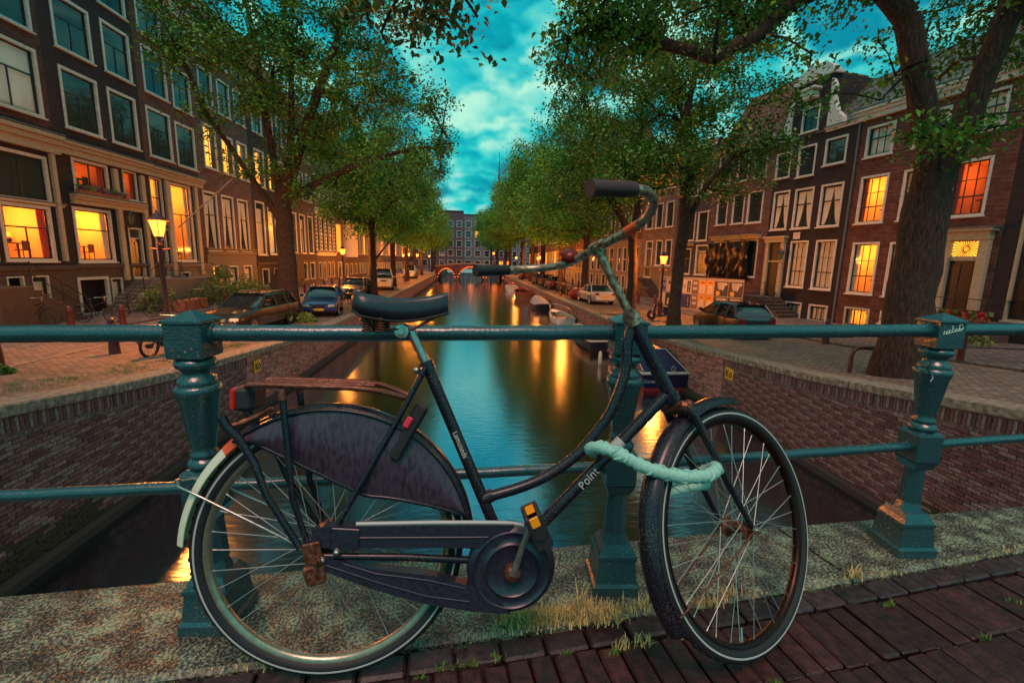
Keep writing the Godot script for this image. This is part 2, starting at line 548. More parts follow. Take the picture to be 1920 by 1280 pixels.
	M.sleeve = skin(mat(lin(0.40, 0.86, 0.70), 0.85), fine[0], gr[1], Vector3(9, 9, 9), false, 1.5)
	M.cream = skin(mat(lin(0.56, 0.47, 0.33), 0.6), fine[0], null, Vector3(0.5, 0.5, 0.5))
	M.white = skin(mat(lin(0.78, 0.76, 0.68), 0.55), fine[0], null, Vector3(0.5, 0.5, 0.5))
	M.sash = mat(lin(0.02, 0.022, 0.02), 0.5)
	M.lead = mat(lin(0.10, 0.12, 0.13), 0.6)
	M.door_red = mat(lin(0.10, 0.015, 0.012), 0.35)
	M.door_dark = mat(lin(0.02, 0.018, 0.018), 0.35)
	M.garage = mat(lin(0.008, 0.007, 0.008), 0.9)  # near black: the shade inside openings, put into the colour
	M.pane = glass(Color(0.5, 0.6, 0.62), 0.10)
	M.farpane = mat(lin(0.016, 0.02, 0.022), 0.06, 0.0, 0.9)
	M.room_dark = mat(lin(0.03, 0.026, 0.024), 0.9)  # near-black walls: the shade of an unlit room put into the colour
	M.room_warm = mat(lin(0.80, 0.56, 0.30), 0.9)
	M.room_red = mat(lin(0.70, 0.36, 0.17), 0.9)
	M.curtain = mat(lin(0.80, 0.74, 0.64), 0.9)
	M.curtain.backlight = Color(0.5, 0.45, 0.35)
	M.red_curtain = mat(lin(0.55, 0.05, 0.03), 0.9)
	M.red_curtain.backlight = Color(0.6, 0.1, 0.05)
	M.furniture = mat(lin(0.06, 0.022, 0.012), 0.6)
	M.lit_amber = glow(Color(1.0, 0.52, 0.10), 1.25)
	M.lit_yellow = glow(Color(1.0, 0.64, 0.20), 1.35)
	M.lit_red = glow(Color(1.0, 0.25, 0.05), 0.9)
	M.bulb = glow(Color(1.0, 0.62, 0.22), 7.0)
	M.arch_bulb = glow(Color(1.0, 0.40, 0.10), 4.0)
	M.lampglass = glow(Color(1.0, 0.62, 0.20), 2.6)
	M.whitelamp = glow(Color(1.0, 0.86, 0.62), 3.0)
	M.deadglass = mat(lin(0.10, 0.13, 0.07), 0.15)
	M.maroon = skin(mat(lin(0.13, 0.022, 0.026), 0.45), pt[0], null, Vector3(1, 1, 1))
	M.iron = mat(lin(0.012, 0.013, 0.014), 0.45)
	var tl := brick_images(61, 12, 12, 384, 384, 5.0, Color(0.3, 0.25, 0.22), 0.4)
	M.tiles_red = skin(mat(lin(0.34, 0.10, 0.05), 0.75), tl[0], tl[1], Vector3(0.33, 0.33, 0.33))
	M.tiles_grey = skin(mat(lin(0.20, 0.22, 0.21), 0.7), tl[0], tl[1], Vector3(0.33, 0.33, 0.33))
	var bk := mottle(120, 512, [0.013, 0.05, 0.15], 0.22, 1.0, 2.0, 3.5)
	M.bark = skin(mat(lin(0.20, 0.10, 0.058), 0.95), bk[0], bk[1], Vector3(1.0, 0.5, 1.0), true, 4.0)
	M.twig = mat(lin(0.028, 0.018, 0.014), 0.9)
	for i in 3:
		var lf := StandardMaterial3D.new()
		lf.vertex_color_use_as_albedo = true
		lf.roughness = [0.5, 0.5, 0.55][i]
		lf.backlight = Color(0.6, 0.8, 0.25)
		lf.cull_mode = BaseMaterial3D.CULL_DISABLED
		M["leaf%d" % i] = lf
	# long low ripples: an exposure of seconds leaves the canal smooth
	var wim := Image.create_empty(512, 512, false, Image.FORMAT_RGB8)
	var wf := noise(77, 0.02, 4)
	for y in 512:
		for x in 512:
			var q := 0.5 + 0.5 * tile_noise(wf, x * 0.55, y * 2.0, 281.6, 1024.0)
			wim.set_pixel(x, y, Color(q, q, q))
	M.water = mat(lin(0.34, 0.41, 0.50), 0.13, 1.0, 1.0)
	skin(M.water, null, bump(wim, 2.2), Vector3(0.28, 1, 0.28), true, 0.36)
	M.hull_blue = mat(lin(0.012, 0.012, 0.05), 0.3)
	M.tarp_blue = skin(mat(lin(0.02, 0.022, 0.095), 0.5), fine[0], gr[1], Vector3(0.8, 0.8, 0.8), false, 0.3)
	M.tarp_mauve = skin(mat(lin(0.16, 0.075, 0.105), 0.5), fine[0], gr[1], Vector3(0.8, 0.8, 0.8), false, 0.3)
	M.tarp_grey = skin(mat(lin(0.36, 0.37, 0.38), 0.6), fine[0], gr[1], Vector3(0.8, 0.8, 0.8), false, 0.6)
	M.boat_cream = mat(lin(0.50, 0.45, 0.32), 0.5)
	M.boat_white = mat(lin(0.6, 0.6, 0.55), 0.4)
	M.boat_wood = mat(lin(0.11, 0.045, 0.022), 0.4)
	M.boat_red = mat(lin(0.28, 0.018, 0.015), 0.4)
	M.boat_dark = mat(lin(0.015, 0.014, 0.018), 0.35)
	M.plastic = skin(mat(lin(0.008, 0.007, 0.008), 0.22), null, gr[1], Vector3(0.8, 0.8, 0.8), true, 0.8)
	M.yellow = mat(lin(0.72, 0.40, 0.02), 0.5)
	M.plate = mat(lin(0.70, 0.36, 0.02), 0.5)
	M.ink = mat(lin(0.02, 0.015, 0.012), 0.7)
	M.carglass = mat(lin(0.010, 0.014, 0.015), 0.04, 0.0, 0.9)
	M.lens = mat(lin(0.6, 0.58, 0.52), 0.15)
	M.taillens = mat(lin(0.2, 0.012, 0.01), 0.2)
	M.drygrass = mat(lin(0.58, 0.45, 0.18), 0.8)
	M.drygrass.backlight = Color(0.4, 0.35, 0.1)
	M.greengrass = mat(lin(0.12, 0.20, 0.035), 0.8)
	M.greengrass.backlight = Color(0.3, 0.4, 0.1)
	M.flower_purple = mat(lin(0.20, 0.03, 0.24), 0.7)
	M.flower_red = mat(lin(0.5, 0.02, 0.04), 0.7)
	M.lime = mat(lin(0.42, 0.62, 0.03), 0.5)
	M.terracotta = mat(lin(0.30, 0.11, 0.06), 0.85)

func paint(r: float, g: float, b: float) -> StandardMaterial3D:
	var m := mat(lin(r, g, b), 0.28, 0.1, 0.6)
	m.clearcoat_enabled = true
	m.clearcoat = 1.0
	m.clearcoat_roughness = 0.04
	return m

func strip(mb: MB, x0: Callable, x1: Callable, dy: float, ss: Array) -> void:
	# a sheet that follows the slope of the quay between two edges
	for i in ss.size() - 1:
		var a: float = ss[i]; var b: float = ss[i + 1]
		var p := Vector3(x0.call(a), ys(a) + dy, -a); var q := Vector3(x1.call(a), ys(a) + dy, -a)
		var r := Vector3(x1.call(b), ys(b) + dy, -b); var s := Vector3(x0.call(b), ys(b) + dy, -b)
		var nn := (q - p).cross(s - p).normalized()
		if nn.y < 0: nn = -nn
		mb.quad(p, q, r, s, nn)

const SS := [-40.0, 0.0, 2.0, 4.0, 6.0, 7.7, 9.5, 12.0, 15.0, 17.5, 20.0, 23.0, 26.0, 40.0, 60.0, 90.0, 150.0]

func ground() -> void:
	var mb := MB.new()
	mb.flat(Vector3(-5.99, -3.3, 4), Vector3(7.79, -3.3, 4), Vector3(7.79, -3.3, -152), Vector3(-5.99, -3.3, -152), Vector3(0, -9, 0))
	struct("canal_water", mb, M.water)
	mb = MB.new()
	# land to the horizon, open along the canal
	for r in [[-900.0, -6.3, -900.0, 60.0], [8.1, 900.0, -900.0, 60.0], [-6.3, 8.1, -900.0, -152.0], [-6.3, 8.1, 4.0, 60.0]]:
		mb.flat(Vector3(r[0], -2.12, r[3]), Vector3(r[1], -2.12, r[3]), Vector3(r[1], -2.12, r[2]), Vector3(r[0], -2.12, r[2]), Vector3(0, -9, 0))
	struct("ground", mb, M.walk)
	mb = MB.new()
	strip(mb, func(_s): return -13.9, func(_s): return -6.5, 0.0, SS)
	struct("brick_street", mb, M.street)
	mb = MB.new()
	strip(mb, func(_s): return 8.3, func(_s): return 13.6, 0.0, SS)
	struct("brick_street", mb, M.street)
	mb = MB.new()
	strip(mb, func(s): return fl(s) - 1.0, func(_s): return -13.9, 0.06, SS)
	for i in SS.size() - 1:
		var a: float = SS[i]; var b: float = SS[i + 1]
		mb.flat(Vector3(-13.9, ys(a) - 0.1, -a), Vector3(-13.9, ys(a) + 0.06, -a), Vector3(-13.9, ys(b) + 0.06, -b), Vector3(-13.9, ys(b) - 0.1, -b), Vector3(-20, 0, -a))
	struct("pavement", mb, M.walk)
	mb = MB.new()
	strip(mb, func(_s): return 13.6, func(s): return fr(s) + 1.0, 0.06, SS)
	for i in SS.size() - 1:
		var a: float = SS[i]; var b: float = SS[i + 1]
		mb.flat(Vector3(13.6, ys(a) - 0.1, -a), Vector3(13.6, ys(a) + 0.06, -a), Vector3(13.6, ys(b) + 0.06, -b), Vector3(13.6, ys(b) - 0.1, -b), Vector3(30, 0, -a))
	struct("pavement", mb, M.walk)
	# pale kerb line beside the bollards, left bank
	mb = MB.new()
	strip(mb, func(s): return -8.55 - 0.25 * (s - 6.0) , func(s): return -8.42 - 0.25 * (s - 6.0), 0.012, [6.0, 7.7, 9.5, 12.0, 15.0, 17.5, 20.0, 23.0])
	struct("kerb_line", mb, M.coping)

func quay(side: float, x: float, called: String, label: String) -> void:
	# a brick wall with its coping; the near bricks one by one
	var t := thing(called, label, "wall")
	var out := -side      # towards the water
	var s1 := 13.0
	var mb := MB.new()
	# far face and body
	for seg in [[s1, 15.0], [15.0, 20.0], [20.0, 26.0], [26.0, 60.0], [60.0, 150.0]]:
		var a: float = seg[0]; var b: float = seg[1]
		mb.flat(Vector3(x, -4.5, -a), Vector3(x, -4.5, -b), Vector3(x, ys(b) - 0.16, -b), Vector3(x, ys(a) - 0.16, -a), Vector3(x - out, -3, -a))
	obj("wall_face", mb, M.quay, t)
	mb = MB.new()
	var near := [-4.0, 0.0, 2.0, 4.0, 6.0, 7.7, 9.5, 12.0, s1]
	for i in near.size() - 1:
		var a: float = near[i]; var b: float = near[i + 1]
		mb.flat(Vector3(x, -4.5, -a), Vector3(x, -4.5, -b), Vector3(x, ys(b) - 0.16, -b), Vector3(x, ys(a) - 0.16, -a), Vector3(x - out, -3, -a))
	obj("mortar_bed", mb, M.mortar, t)
	# slimy footing at the waterline
	mb = MB.new()
	mb.box(Vector3(x + out * 0.09, -3.26, -74.0), Vector3(0.2, 0.18, 157.0))
	obj("footing", mb, M.joint, t)
	var shapes := []
	for i in 4:
		var b := MB.new()
		b.cbox(Vector3.ZERO, Vector3(0.05, 0.054, 0.205), 0.004 + 0.002 * i)
		shapes.append(b.mesh())
	var half := MB.new(); half.cbox(Vector3.ZERO, Vector3(0.05, 0.20, 0.054), 0.005)
	var hm := half.mesh()
	var all := []
	var r := RandomNumberGenerator.new(); r.seed = 12 + int(x)
	var y := -3.2
	var row := 0
	while y < -0.55:
		var s := 3.6 + (0.107 if row % 2 else 0.0)
		while s < s1 - 0.1:
			var top := ys(s) - 0.17
			if y + 0.03 < top - 0.235:
				all.append([s, y, 0])
			s += 0.215
		y += 0.066
		row += 1
	# a soldier course under the coping
	var s2 := 3.6
	while s2 < s1:
		all.append([s2, ys(s2) - 0.17 - 0.11, 1])
		s2 += 0.066
	var cam := Vector3(0, 1.118, 0)
	var fw := Vector3(0.1, -0.17, -0.98).normalized()
	var seen := []; var rest := []
	for b in all:
		var p := Vector3(x, b[1], -b[0])
		var d := p - cam
		if d.dot(fw) / d.length() > 0.62 and b[0] > 5.0: seen.append([d.length() * (1.0 if b[2] == 0 else 1.6), b])
		else: rest.append(b)
	seen.sort_custom(func(p, q): return p[0] < q[0])
	for i in range(300, seen.size()): rest.append(seen[i][1])
	for i in mini(300, seen.size()):
		var b = seen[i][1]
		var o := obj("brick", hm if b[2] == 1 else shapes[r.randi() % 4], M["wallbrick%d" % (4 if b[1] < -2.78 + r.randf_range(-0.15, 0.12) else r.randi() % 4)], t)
		o.position = Vector3(x + out * r.randf_range(-0.012, 0.004), b[1], -b[0])
		o.rotation = Vector3(r.randf_range(-0.012, 0.012), r.randf_range(-0.02, 0.02), 0)
	for kind in 8:
		var mine := rest.filter(func(b): return int(b[0] * 97.0 + b[1] * 131.0) % 4 == kind % 4 and (b[2] == (1 if kind >= 4 else 0)))
		if mine.is_empty(): continue
		var mm := MultiMesh.new()
		mm.transform_format = MultiMesh.TRANSFORM_3D
		mm.mesh = hm if kind >= 4 else shapes[kind % 4]
		mm.instance_count = mine.size()
		for i in mine.size():
			mm.set_instance_transform(i, Transform3D(Basis(Vector3.UP, r.randf_range(-0.02, 0.02)), Vector3(x + out * r.randf_range(-0.012, 0.004), mine[i][1], -mine[i][0])))
		var mi := MultiMeshInstance3D.new()
		mi.multimesh = mm
		mi.material_override = M["wallbrick%d" % (kind % 4)]
		mi.name = "brickwork_%03d" % kind if kind else "brickwork"
		mi.set_meta("kind", "stuff")
		t.add_child(mi)
	# coping stones
	var s3 := 1.5
	while s3 < 150.0:
		var ln := r.randf_range(1.3, 1.9) if s3 < 45.0 else 8.0
		var b := MB.new()
		var ya := ys(s3) ; var yb := ys(s3 + ln)
		var bs := Basis(Vector3.RIGHT, atan2(yb - ya, ln))
		b.cbox(Vector3.ZERO, Vector3(0.55, 0.17, ln / cos(atan2(yb - ya, ln)) - 0.012), 0.022, bs)
		var o := obj("coping_stone", b, M.coping, t)
		o.position = Vector3(x - out * 0.215 + r.randf_range(-0.01, 0.01), (ya + yb) * 0.5 - 0.075 + r.randf_range(-0.006, 0.006), -(s3 + ln * 0.5))
		s3 += ln

func deck_z(x: float) -> float: return -1.205 - 0.10 * (x + 0.1) - 0.012 * x * x
func edge_z(x: float) -> float: return -1.645 - 0.078 * (x - 0.36)

func deck() -> void:
	# granite slabs on the bridge edge and the clinker pavement, every paver by itself
	var b := MB.new()
	var poly := PackedVector2Array([Vector2(-9, 1.2), Vector2(-9, -30), Vector2(11, -30), Vector2(11, 2.4)])
	b.box(Vector3(1, -0.5, 14.3), Vector3(16, 0.9, 31.0))
	struct("bridge_roadway", b, M.joint)
	b = MB.new()
	b.flat(Vector3(-6.2, -4.5, edge_z(-6.2) + 0.03), Vector3(7.95, -4.5, edge_z(7.95) + 0.03), Vector3(7.95, -0.05, edge_z(7.95) + 0.03), Vector3(-6.2, -0.05, edge_z(-6.2) + 0.03), Vector3(0, -2, 5))
	struct("bridge_face", b, M.quay)
	var base := MeshInstance3D.new()
	var kerb := Node3D.new(); kerb.name = "bridge_edge"; kerb.set_meta("kind", "structure"); add_child(kerb)
	var cuts := [-6.2, -4.4, -3.0, -1.52, 1.40, 2.75, 4.4, 6.2, 7.95]
	for i in cuts.size() - 1:
		var x0: float = cuts[i] + 0.006; var x1: float = cuts[i + 1] - 0.006
		var top := []
		var m := 6
		b = MB.new()
		var skew := 0.05
		for j in m:
			var u0 := lerpf(x0, x1, float(j) / m); var u1 := lerpf(x0, x1, float(j + 1) / m)
			var pts := []
			for u in [u0, u1]:
				var zf := deck_z(u) ; var ze := edge_z(u)
				pts.append([Vector3(u + skew * 0.3, -0.25, zf), Vector3(u + skew * 0.3, -0.012, zf), Vector3(u + skew * 0.28, 0.0, zf - 0.014), Vector3(u - skew, 0.0, ze + 0.016), Vector3(u - skew, -0.014, ze), Vector3(u - skew, -0.25, ze)])
			for k in 5:
				b.flat(pts[0][k], pts[0][k + 1], pts[1][k + 1], pts[1][k], Vector3((u0 + u1) * 0.5, -0.3, (deck_z(u0) + edge_z(u0)) * 0.5))
			if j == 0 or j == m - 1:
				var p = pts[0] if j == 0 else pts[1]
				var nn := Vector3(-1 if j == 0 else 1, 0, 0)
				b.quad(p[0], p[1], p[4], p[5], nn); b.quad(p[1], p[2], p[3], p[4], nn)
		obj("stone_slab", b, M.granite, kerb)
	var pave := Node3D.new(); pave.name = "clinker_pavement"; pave.set_meta("kind", "structure"); add_child(pave)
	var r := RandomNumberGenerator.new(); r.seed = 5
	var shapes := []; var longs := []
	for i in 3:
		b = MB.new(); b.cbox(Vector3.ZERO, Vector3(0.0635, 0.08, 0.200), 0.004 + 0.002 * i); shapes.append(b.mesh())
		b = MB.new(); b.cbox(Vector3.ZERO, Vector3(0.128, 0.08, 0.074), 0.005 + 0.002 * i); longs.append(b.mesh())
	var x := -1.3
	while x < 3.1:
		# a course laid along the slab
		var sl := (deck_z(x + 0.1) - deck_z(x - 0.1)) / 0.2
		var o := obj("brick", longs[r.randi() % 3], M["kerbbrick%d" % (r.randi() % 4)], pave)
		o.position = Vector3(x, -0.052 + r.randf_range(-0.004, 0.004), deck_z(x) + 0.045)
		o.rotation = Vector3(r.randf_range(-0.03, 0.03), -atan(sl), r.randf_range(-0.02, 0.02))
		x += 0.134
	for row in 4:
		x = [-1.0, -0.8, -0.5, -0.1][row] + row * 0.03
		while x < [3.1, 3.1, 3.0, 2.8][row]:
			var zc := deck_z(x) + 0.088 + 0.102 + row * 0.206
			if zc > -0.62 and row > 2:
				x += 0.068
				continue
			var sl := (deck_z(x + 0.1) - deck_z(x - 0.1)) / 0.2
			var o := obj("brick", shapes[r.randi() % 3], M["paver%d" % (r.randi() % 4)], pave)
			o.position = Vector3(x, -0.055 + r.randf_range(-0.005, 0.005), zc + r.randf_range(-0.004, 0.004))
			o.rotation = Vector3(r.randf_range(-0.02, 0.02), -atan(sl) + r.randf_range(-0.015, 0.015), r.randf_range(-0.025, 0.025))
			x += 0.0685

func railing() -> void:
	var t := thing("bridge_railing", "dark teal cast iron bridge railing with two round rails between baluster posts", "railing")
	var xs := [[-2.03, -1.28], [-0.757, -1.351], [0.519, -1.428], [1.775, -1.551], [3.03, -1.69]]
	var turn := -0.075
	for i in xs.size():
		var b := MB.new()
		var bs := Basis(Vector3.UP, -0.07)
		var sq := func(hw0: float, hw1: float, y0: float, y1: float) -> void:
			var c := []
			for h in [[hw0, y0], [hw1, y1]]:
				for k in 4:
					var a := PI / 4 + k * PI / 2
					c.append(bs * Vector3(cos(a) * h[0] * sqrt(2), h[1], sin(a) * h[0] * sqrt(2)))
			for k in 4:
				b.flat(c[k], c[(k + 1) % 4], c[4 + (k + 1) % 4], c[4 + k], Vector3(0, (y0 + y1) / 2, 0))
			if hw1 > 0.001: b.quad(c[4], c[5], c[6], c[7], Vector3.UP)
			b.quad(c[0], c[1], c[2], c[3], Vector3.DOWN)
		sq.call(0.078, 0.078, -0.004, 0.032)
		sq.call(0.078, 0.071, 0.032, 0.042)
		sq.call(0.070, 0.061, 0.042, 0.125)
		sq.call(0.066, 0.066, 0.125, 0.136)
		sq.call(0.062, 0.056, 0.136, 0.152)
		sq.call(0.055, 0.046, 0.152, 0.172)
		# chamfered shaft
		for q in [[0.044, 0.034, 0.172, 0.21], [0.037, 0.031, 0.21, 0.35]]:
			var ring0 := []; var ring1 := []
			for k in 8:
				var a := PI / 8 + k * PI / 4
				ring0.append(bs * Vector3(cos(a) * q[0] * 1.08, q[2], sin(a) * q[0] * 1.08)); ring1.append(bs * Vector3(cos(a) * q[1] * 1.08, q[3], sin(a) * q[1] * 1.08))
			for k in 8:
				b.flat(ring0[k], ring0[(k + 1) % 8], ring1[(k + 1) % 8], ring1[k], Vector3(0, q[2], 0))
		sq.call(0.034, 0.048, 0.35, 0.383)
		b.cbox(Vector3(0, 0.4395, 0), Vector3(0.1, 0.113, 0.1), 0.005, bs)
		sq.call(0.048, 0.034, 0.496, 0.504)
		b.lathe([[0.0, 0.500], [0.034, 0.502], [0.044, 0.508], [0.046, 0.518], [0.040, 0.528], [0.033, 0.534], [0.037, 0.541], [0.037, 0.548], [0.030, 0.556], [0.033, 0.57], [0.052, 0.712], [0.056, 0.722], [0.059, 0.733], [0.059, 0.742], [0.054, 0.750], [0.049, 0.752], [0.050, 0.760], [0.047, 0.770], [0.038, 0.776], [0.034, 0.788], [0.040, 0.796], [0.050, 0.803], [0.054, 0.812], [0.051, 0.822], [0.042, 0.829], [0.0, 0.830]], 28)
		b.cbox(Vector3(0, 0.880, 0), Vector3(0.101, 0.098, 0.101), 0.004, bs)
		sq.call(0.054, 0.054, 0.929, 0.936)
		sq.call(0.053, 0.0005, 0.936, 0.962)
		var o := obj("post", b, M.rail, t)
		o.position = Vector3(xs[i][0], 0, xs[i][1])
	for i in xs.size() - 1:
		var a := Vector3(xs[i][0], 0, xs[i][1]); var c := Vector3(xs[i + 1][0], 0, xs[i + 1][1])
		var d := (c - a).normalized()
		for lv in [[0.897, 0.0235, "upper_rail"], [0.4395, 0.0175, "lower_rail"]]:
			var b := MB.new()
			var pts := []; var rad := []
			var n := 24
			for k in n + 1:
				var f := float(k) / n
				pts.append(a.lerp(c, f) + Vector3(0, lv[0] - 0.0018 * sin(PI * f) + 0.0006 * sin(k * 1.9), 0)); rad.append(lv[1] * (1.0 + 0.012 * sin(k * 2.7 + i)))
			b.tube(pts, rad, 20, false)
			for e in [a + d * 0.050, c - d * 0.050]:
				b.tube([e + Vector3(0, lv[0], 0) - d * 0.008, e + Vector3(0, lv[0], 0) + d * 0.008], lv[1] * 1.3, 20)
			obj(lv[2], b, M.rail, t)
	# scribbled white paint mark on the right post's cap
	var g := MB.new()
	var pr := Vector3(1.775, 0, -1.551)
	var bz := Basis(Vector3.UP, -0.07)
	for st in [[[-0.038, 0.892], [-0.036, 0.884], [-0.034, 0.899], [-0.027, 0.889], [-0.024, 0.901], [-0.018, 0.894], [-0.015, 0.904], [-0.008, 0.898], [-0.004, 0.908], [0.004, 0.900], [0.008, 0.909], [0.016, 0.904], [0.022, 0.909], [0.031, 0.907], [0.034, 0.914]], [[-0.006, 0.908], [-0.007, 0.919], [-0.003, 0.909]], [[0.018, 0.906], [0.019, 0.923], [0.026, 0.926], [0.028, 0.920]], [[-0.03, 0.888], [-0.01, 0.894], [0.01, 0.900], [0.03, 0.904]]]:
		var pts := []
		for q in st: pts.append(pr + bz * Vector3(q[0], q[1], 0.0515))
		g.tube(pts, 0.0017, 5)
	obj("scribble", g, mat(lin(0.45, 0.72, 0.62), 0.6), t)
	# a white paper sticker on the middle post's cap
	g = MB.new()
	g.box(Vector3(0.519, 0.895, -1.428) + bz * Vector3(0.022, 0, 0.0513), Vector3(0.024, 0.034, 0.001), bz * Basis(Vector3.BACK, 0.25))
	obj("sticker", g, mat(lin(0.6, 0.68, 0.62), 0.7), t)
	# loose wire hook beside the right post
	g = MB.new()
	var hk := []
	for k in 9: hk.append(pr + Vector3(-0.062 - 0.012 * sin(k * 0.8), 0.79 - k * 0.010, 0.045 + 0.008 * cos(k * 0.8)))
	g.tube(hk, 0.004, 6)
	obj("wire_hook", g, M.rail, t)

func far_bridge() -> void:
	var t := thing("arch_bridge", "low brick bridge of three arches strung with orange bulbs, far down the canal", "bridge")
	var z := -95.0
	# face polygon with the three arches cut out: x from bank to bank
	var arches := [[-4.0, 1.72, 2.05], [0.9, 2.55, 2.45], [5.75, 1.72, 2.05]]
	for fz in [z, z - 9.0]:
		var b := MB.new()
		for i in 56:
			var x0 := lerpf(-6.3, 8.05, i / 56.0); var x1 := lerpf(-6.3, 8.05, (i + 1) / 56.0)
			var top := func(x: float) -> float: return -0.55 + 0.62 * cos((x - 0.9) / 7.3 * PI * 0.5)
			var low := func(x: float) -> float:
				for a in arches:
					var u: float = (x - a[0]) / a[1]
					if absf(u) < 1.0: return -3.05 + a[2] * 0.98 * pow(maxf(0.0, 1.0 - u * u), 0.55)
				return -4.5
			var l0: float = low.call(x0 + 0.001); var l1: float = low.call(x1 - 0.001)
			b.flat(Vector3(x0, l0, fz), Vector3(x1, l1, fz), Vector3(x1, top.call(x1), fz), Vector3(x0, top.call(x0), fz), Vector3(x0, 0, z - 4.5))
			if fz == z:
				b.flat(Vector3(x0, l0, z), Vector3(x1, l1, z), Vector3(x1, l1, z - 9), Vector3(x0, l0, z - 9), Vector3(x0, 5, z - 4.5))
				b.flat(Vector3(x0, top.call(x0), z), Vector3(x1, top.call(x1), z), Vector3(x1, top.call(x1), z - 9), Vector3(x0, top.call(x0), z - 9), Vector3(x0, -9, z - 4.5))
		obj("arch_wall", b, M.brick_plum, t)
	var cop := MB.new()
	var pts := []
	for i in 29:
		var x := lerpf(-6.3, 8.05, i / 28.0)
		pts.append(Vector3(x, -0.5 + 0.62 * cos((x - 0.9) / 7.3 * PI * 0.5), z + 0.06))
	for i in 28:
		cop.flat(pts[i], pts[i + 1], pts[i + 1] + Vector3(0, 0.18, 0), pts[i] + Vector3(0, 0.18, 0), pts[i] + Vector3(0, 0, -5))
		cop.flat(pts[i] + Vector3(0, 0.18, 0), pts[i + 1] + Vector3(0, 0.18, 0), pts[i + 1] + Vector3(0, 0.18, -0.5), pts[i] + Vector3(0, 0.18, -0.5), pts[i] + Vector3(0, -5, 0))
	obj("coping", cop, M.coping, t)
	var rl := MB.new()
	var p2 := []
	for p in pts: p2.append(p + Vector3(0, 1.1, -0.2))
	rl.tube(p2, 0.035, 6)
	for i in range(0, 29, 2):
		rl.tube([pts[i] + Vector3(0, 0.15, -0.2), pts[i] + Vector3(0, 1.15, -0.2)], 0.04, 5)
	obj("railing", rl, M.iron, t)
	var ls := thing("bulb_string", "strings of small orange bulbs following the arches of the far bridge", "string lights", Vector3(0, 0, 0))
	var ball := MB.new(); ball.ball(Vector3.ZERO, Vector3(0.062, 0.062, 0.062), 8)
	var bm := ball.mesh()
	for a in arches:
		var n := 22 if a[1] > 2.0 else 16
		for i in n:
			var u := -0.97 + 1.94 * i / (n - 1)
			var o := obj("light_bulb", bm, M.arch_bulb, ls)
			o.position = Vector3(a[0] + u * a[1] * 1.03, -3.0 + (a[2] * 0.98 + 0.14) * pow(1.0 - u * u, 0.55), z + 0.12)
	for a in arches:
		var l := OmniLight3D.new()
		l.light_energy = 0.35; l.light_color = Color(1.0, 0.45, 0.14); l.light_size = 0.6; l.omni_range = 60.0; l.omni_attenuation = 2.0; l.shadow_enabled = true
		l.position = Vector3(a[0], -1.6, z + 0.5)
		ls.add_child(l)

func cells(mb: MB, x0: float, x1: float, y0: float, y1: float, holes: Array, z: float, reveal: float) -> void:
	var xs := [x0, x1]; var yy := [y0, y1]
	var mine := []
	for h in holes:
		if h[1] > x0 and h[0] < x1 and h[3] > y0 and h[2] < y1:
			mine.append(h)
			for k in 2:
				if h[k] > x0 and h[k] < x1: xs.append(h[k])
				if h[2 + k] > y0 and h[2 + k] < y1: yy.append(h[2 + k])
	xs.sort(); yy.sort()
	for i in xs.size() - 1:
		for j in yy.size() - 1:
			if xs[i + 1] - xs[i] < 0.001 or yy[j + 1] - yy[j] < 0.001: continue
			var cx: float = (xs[i] + xs[i + 1]) / 2; var cy: float = (yy[j] + yy[j + 1]) / 2
			var open := false
			for h in mine:
				if cx > h[0] and cx < h[1] and cy > h[2] and cy < h[3]: open = true
			if not open:
				mb.quad(Vector3(xs[i], yy[j], z), Vector3(xs[i + 1], yy[j], z), Vector3(xs[i + 1], yy[j + 1], z), Vector3(xs[i], yy[j + 1], z), Vector3.BACK)
	for h in mine:
		var a := maxf(h[0], x0); var b := minf(h[1], x1); var c := maxf(h[2], y0); var d := minf(h[3], y1)
		var q := z - reveal
		mb.quad(Vector3(a, c, z), Vector3(a, d, z), Vector3(a, d, q), Vector3(a, c, q), Vector3.RIGHT)
		mb.quad(Vector3(b, c, z), Vector3(b, d, z), Vector3(b, d, q), Vector3(b, c, q), Vector3.LEFT)
		if h[2] >= y0: mb.quad(Vector3(a, c, z), Vector3(b, c, z), Vector3(b, c, q), Vector3(a, c, q), Vector3.UP)
		if h[3] <= y1: mb.quad(Vector3(a, d, z), Vector3(b, d, z), Vector3(b, d, q), Vector3(a, d, q), Vector3.DOWN)

func drape(mb: MB, xa0: float, xa1: float, xb0: float, xb1: float, y0: float, y1: float, z: float, amp := 0.03) -> void:
	# hanging cloth, from xa0..xa1 at the top to xb0..xb1 at the bottom
	var rows := []
	for i in 6:
		var f := i / 5.0
		var row := []
		for j in 17:
			var u := j / 16.0
			var top := lerpf(xa0, xa1, u); var bot := lerpf(xb0, xb1, u)
			row.append(Vector3(lerpf(bot, top, pow(f, 0.6)), lerpf(y0, y1, f), z + amp * sin(u * 22.0 + z * 3.0) * (0.4 + 0.6 * (1.0 - f))))
		rows.append(row)
	mb.loft(rows, false)

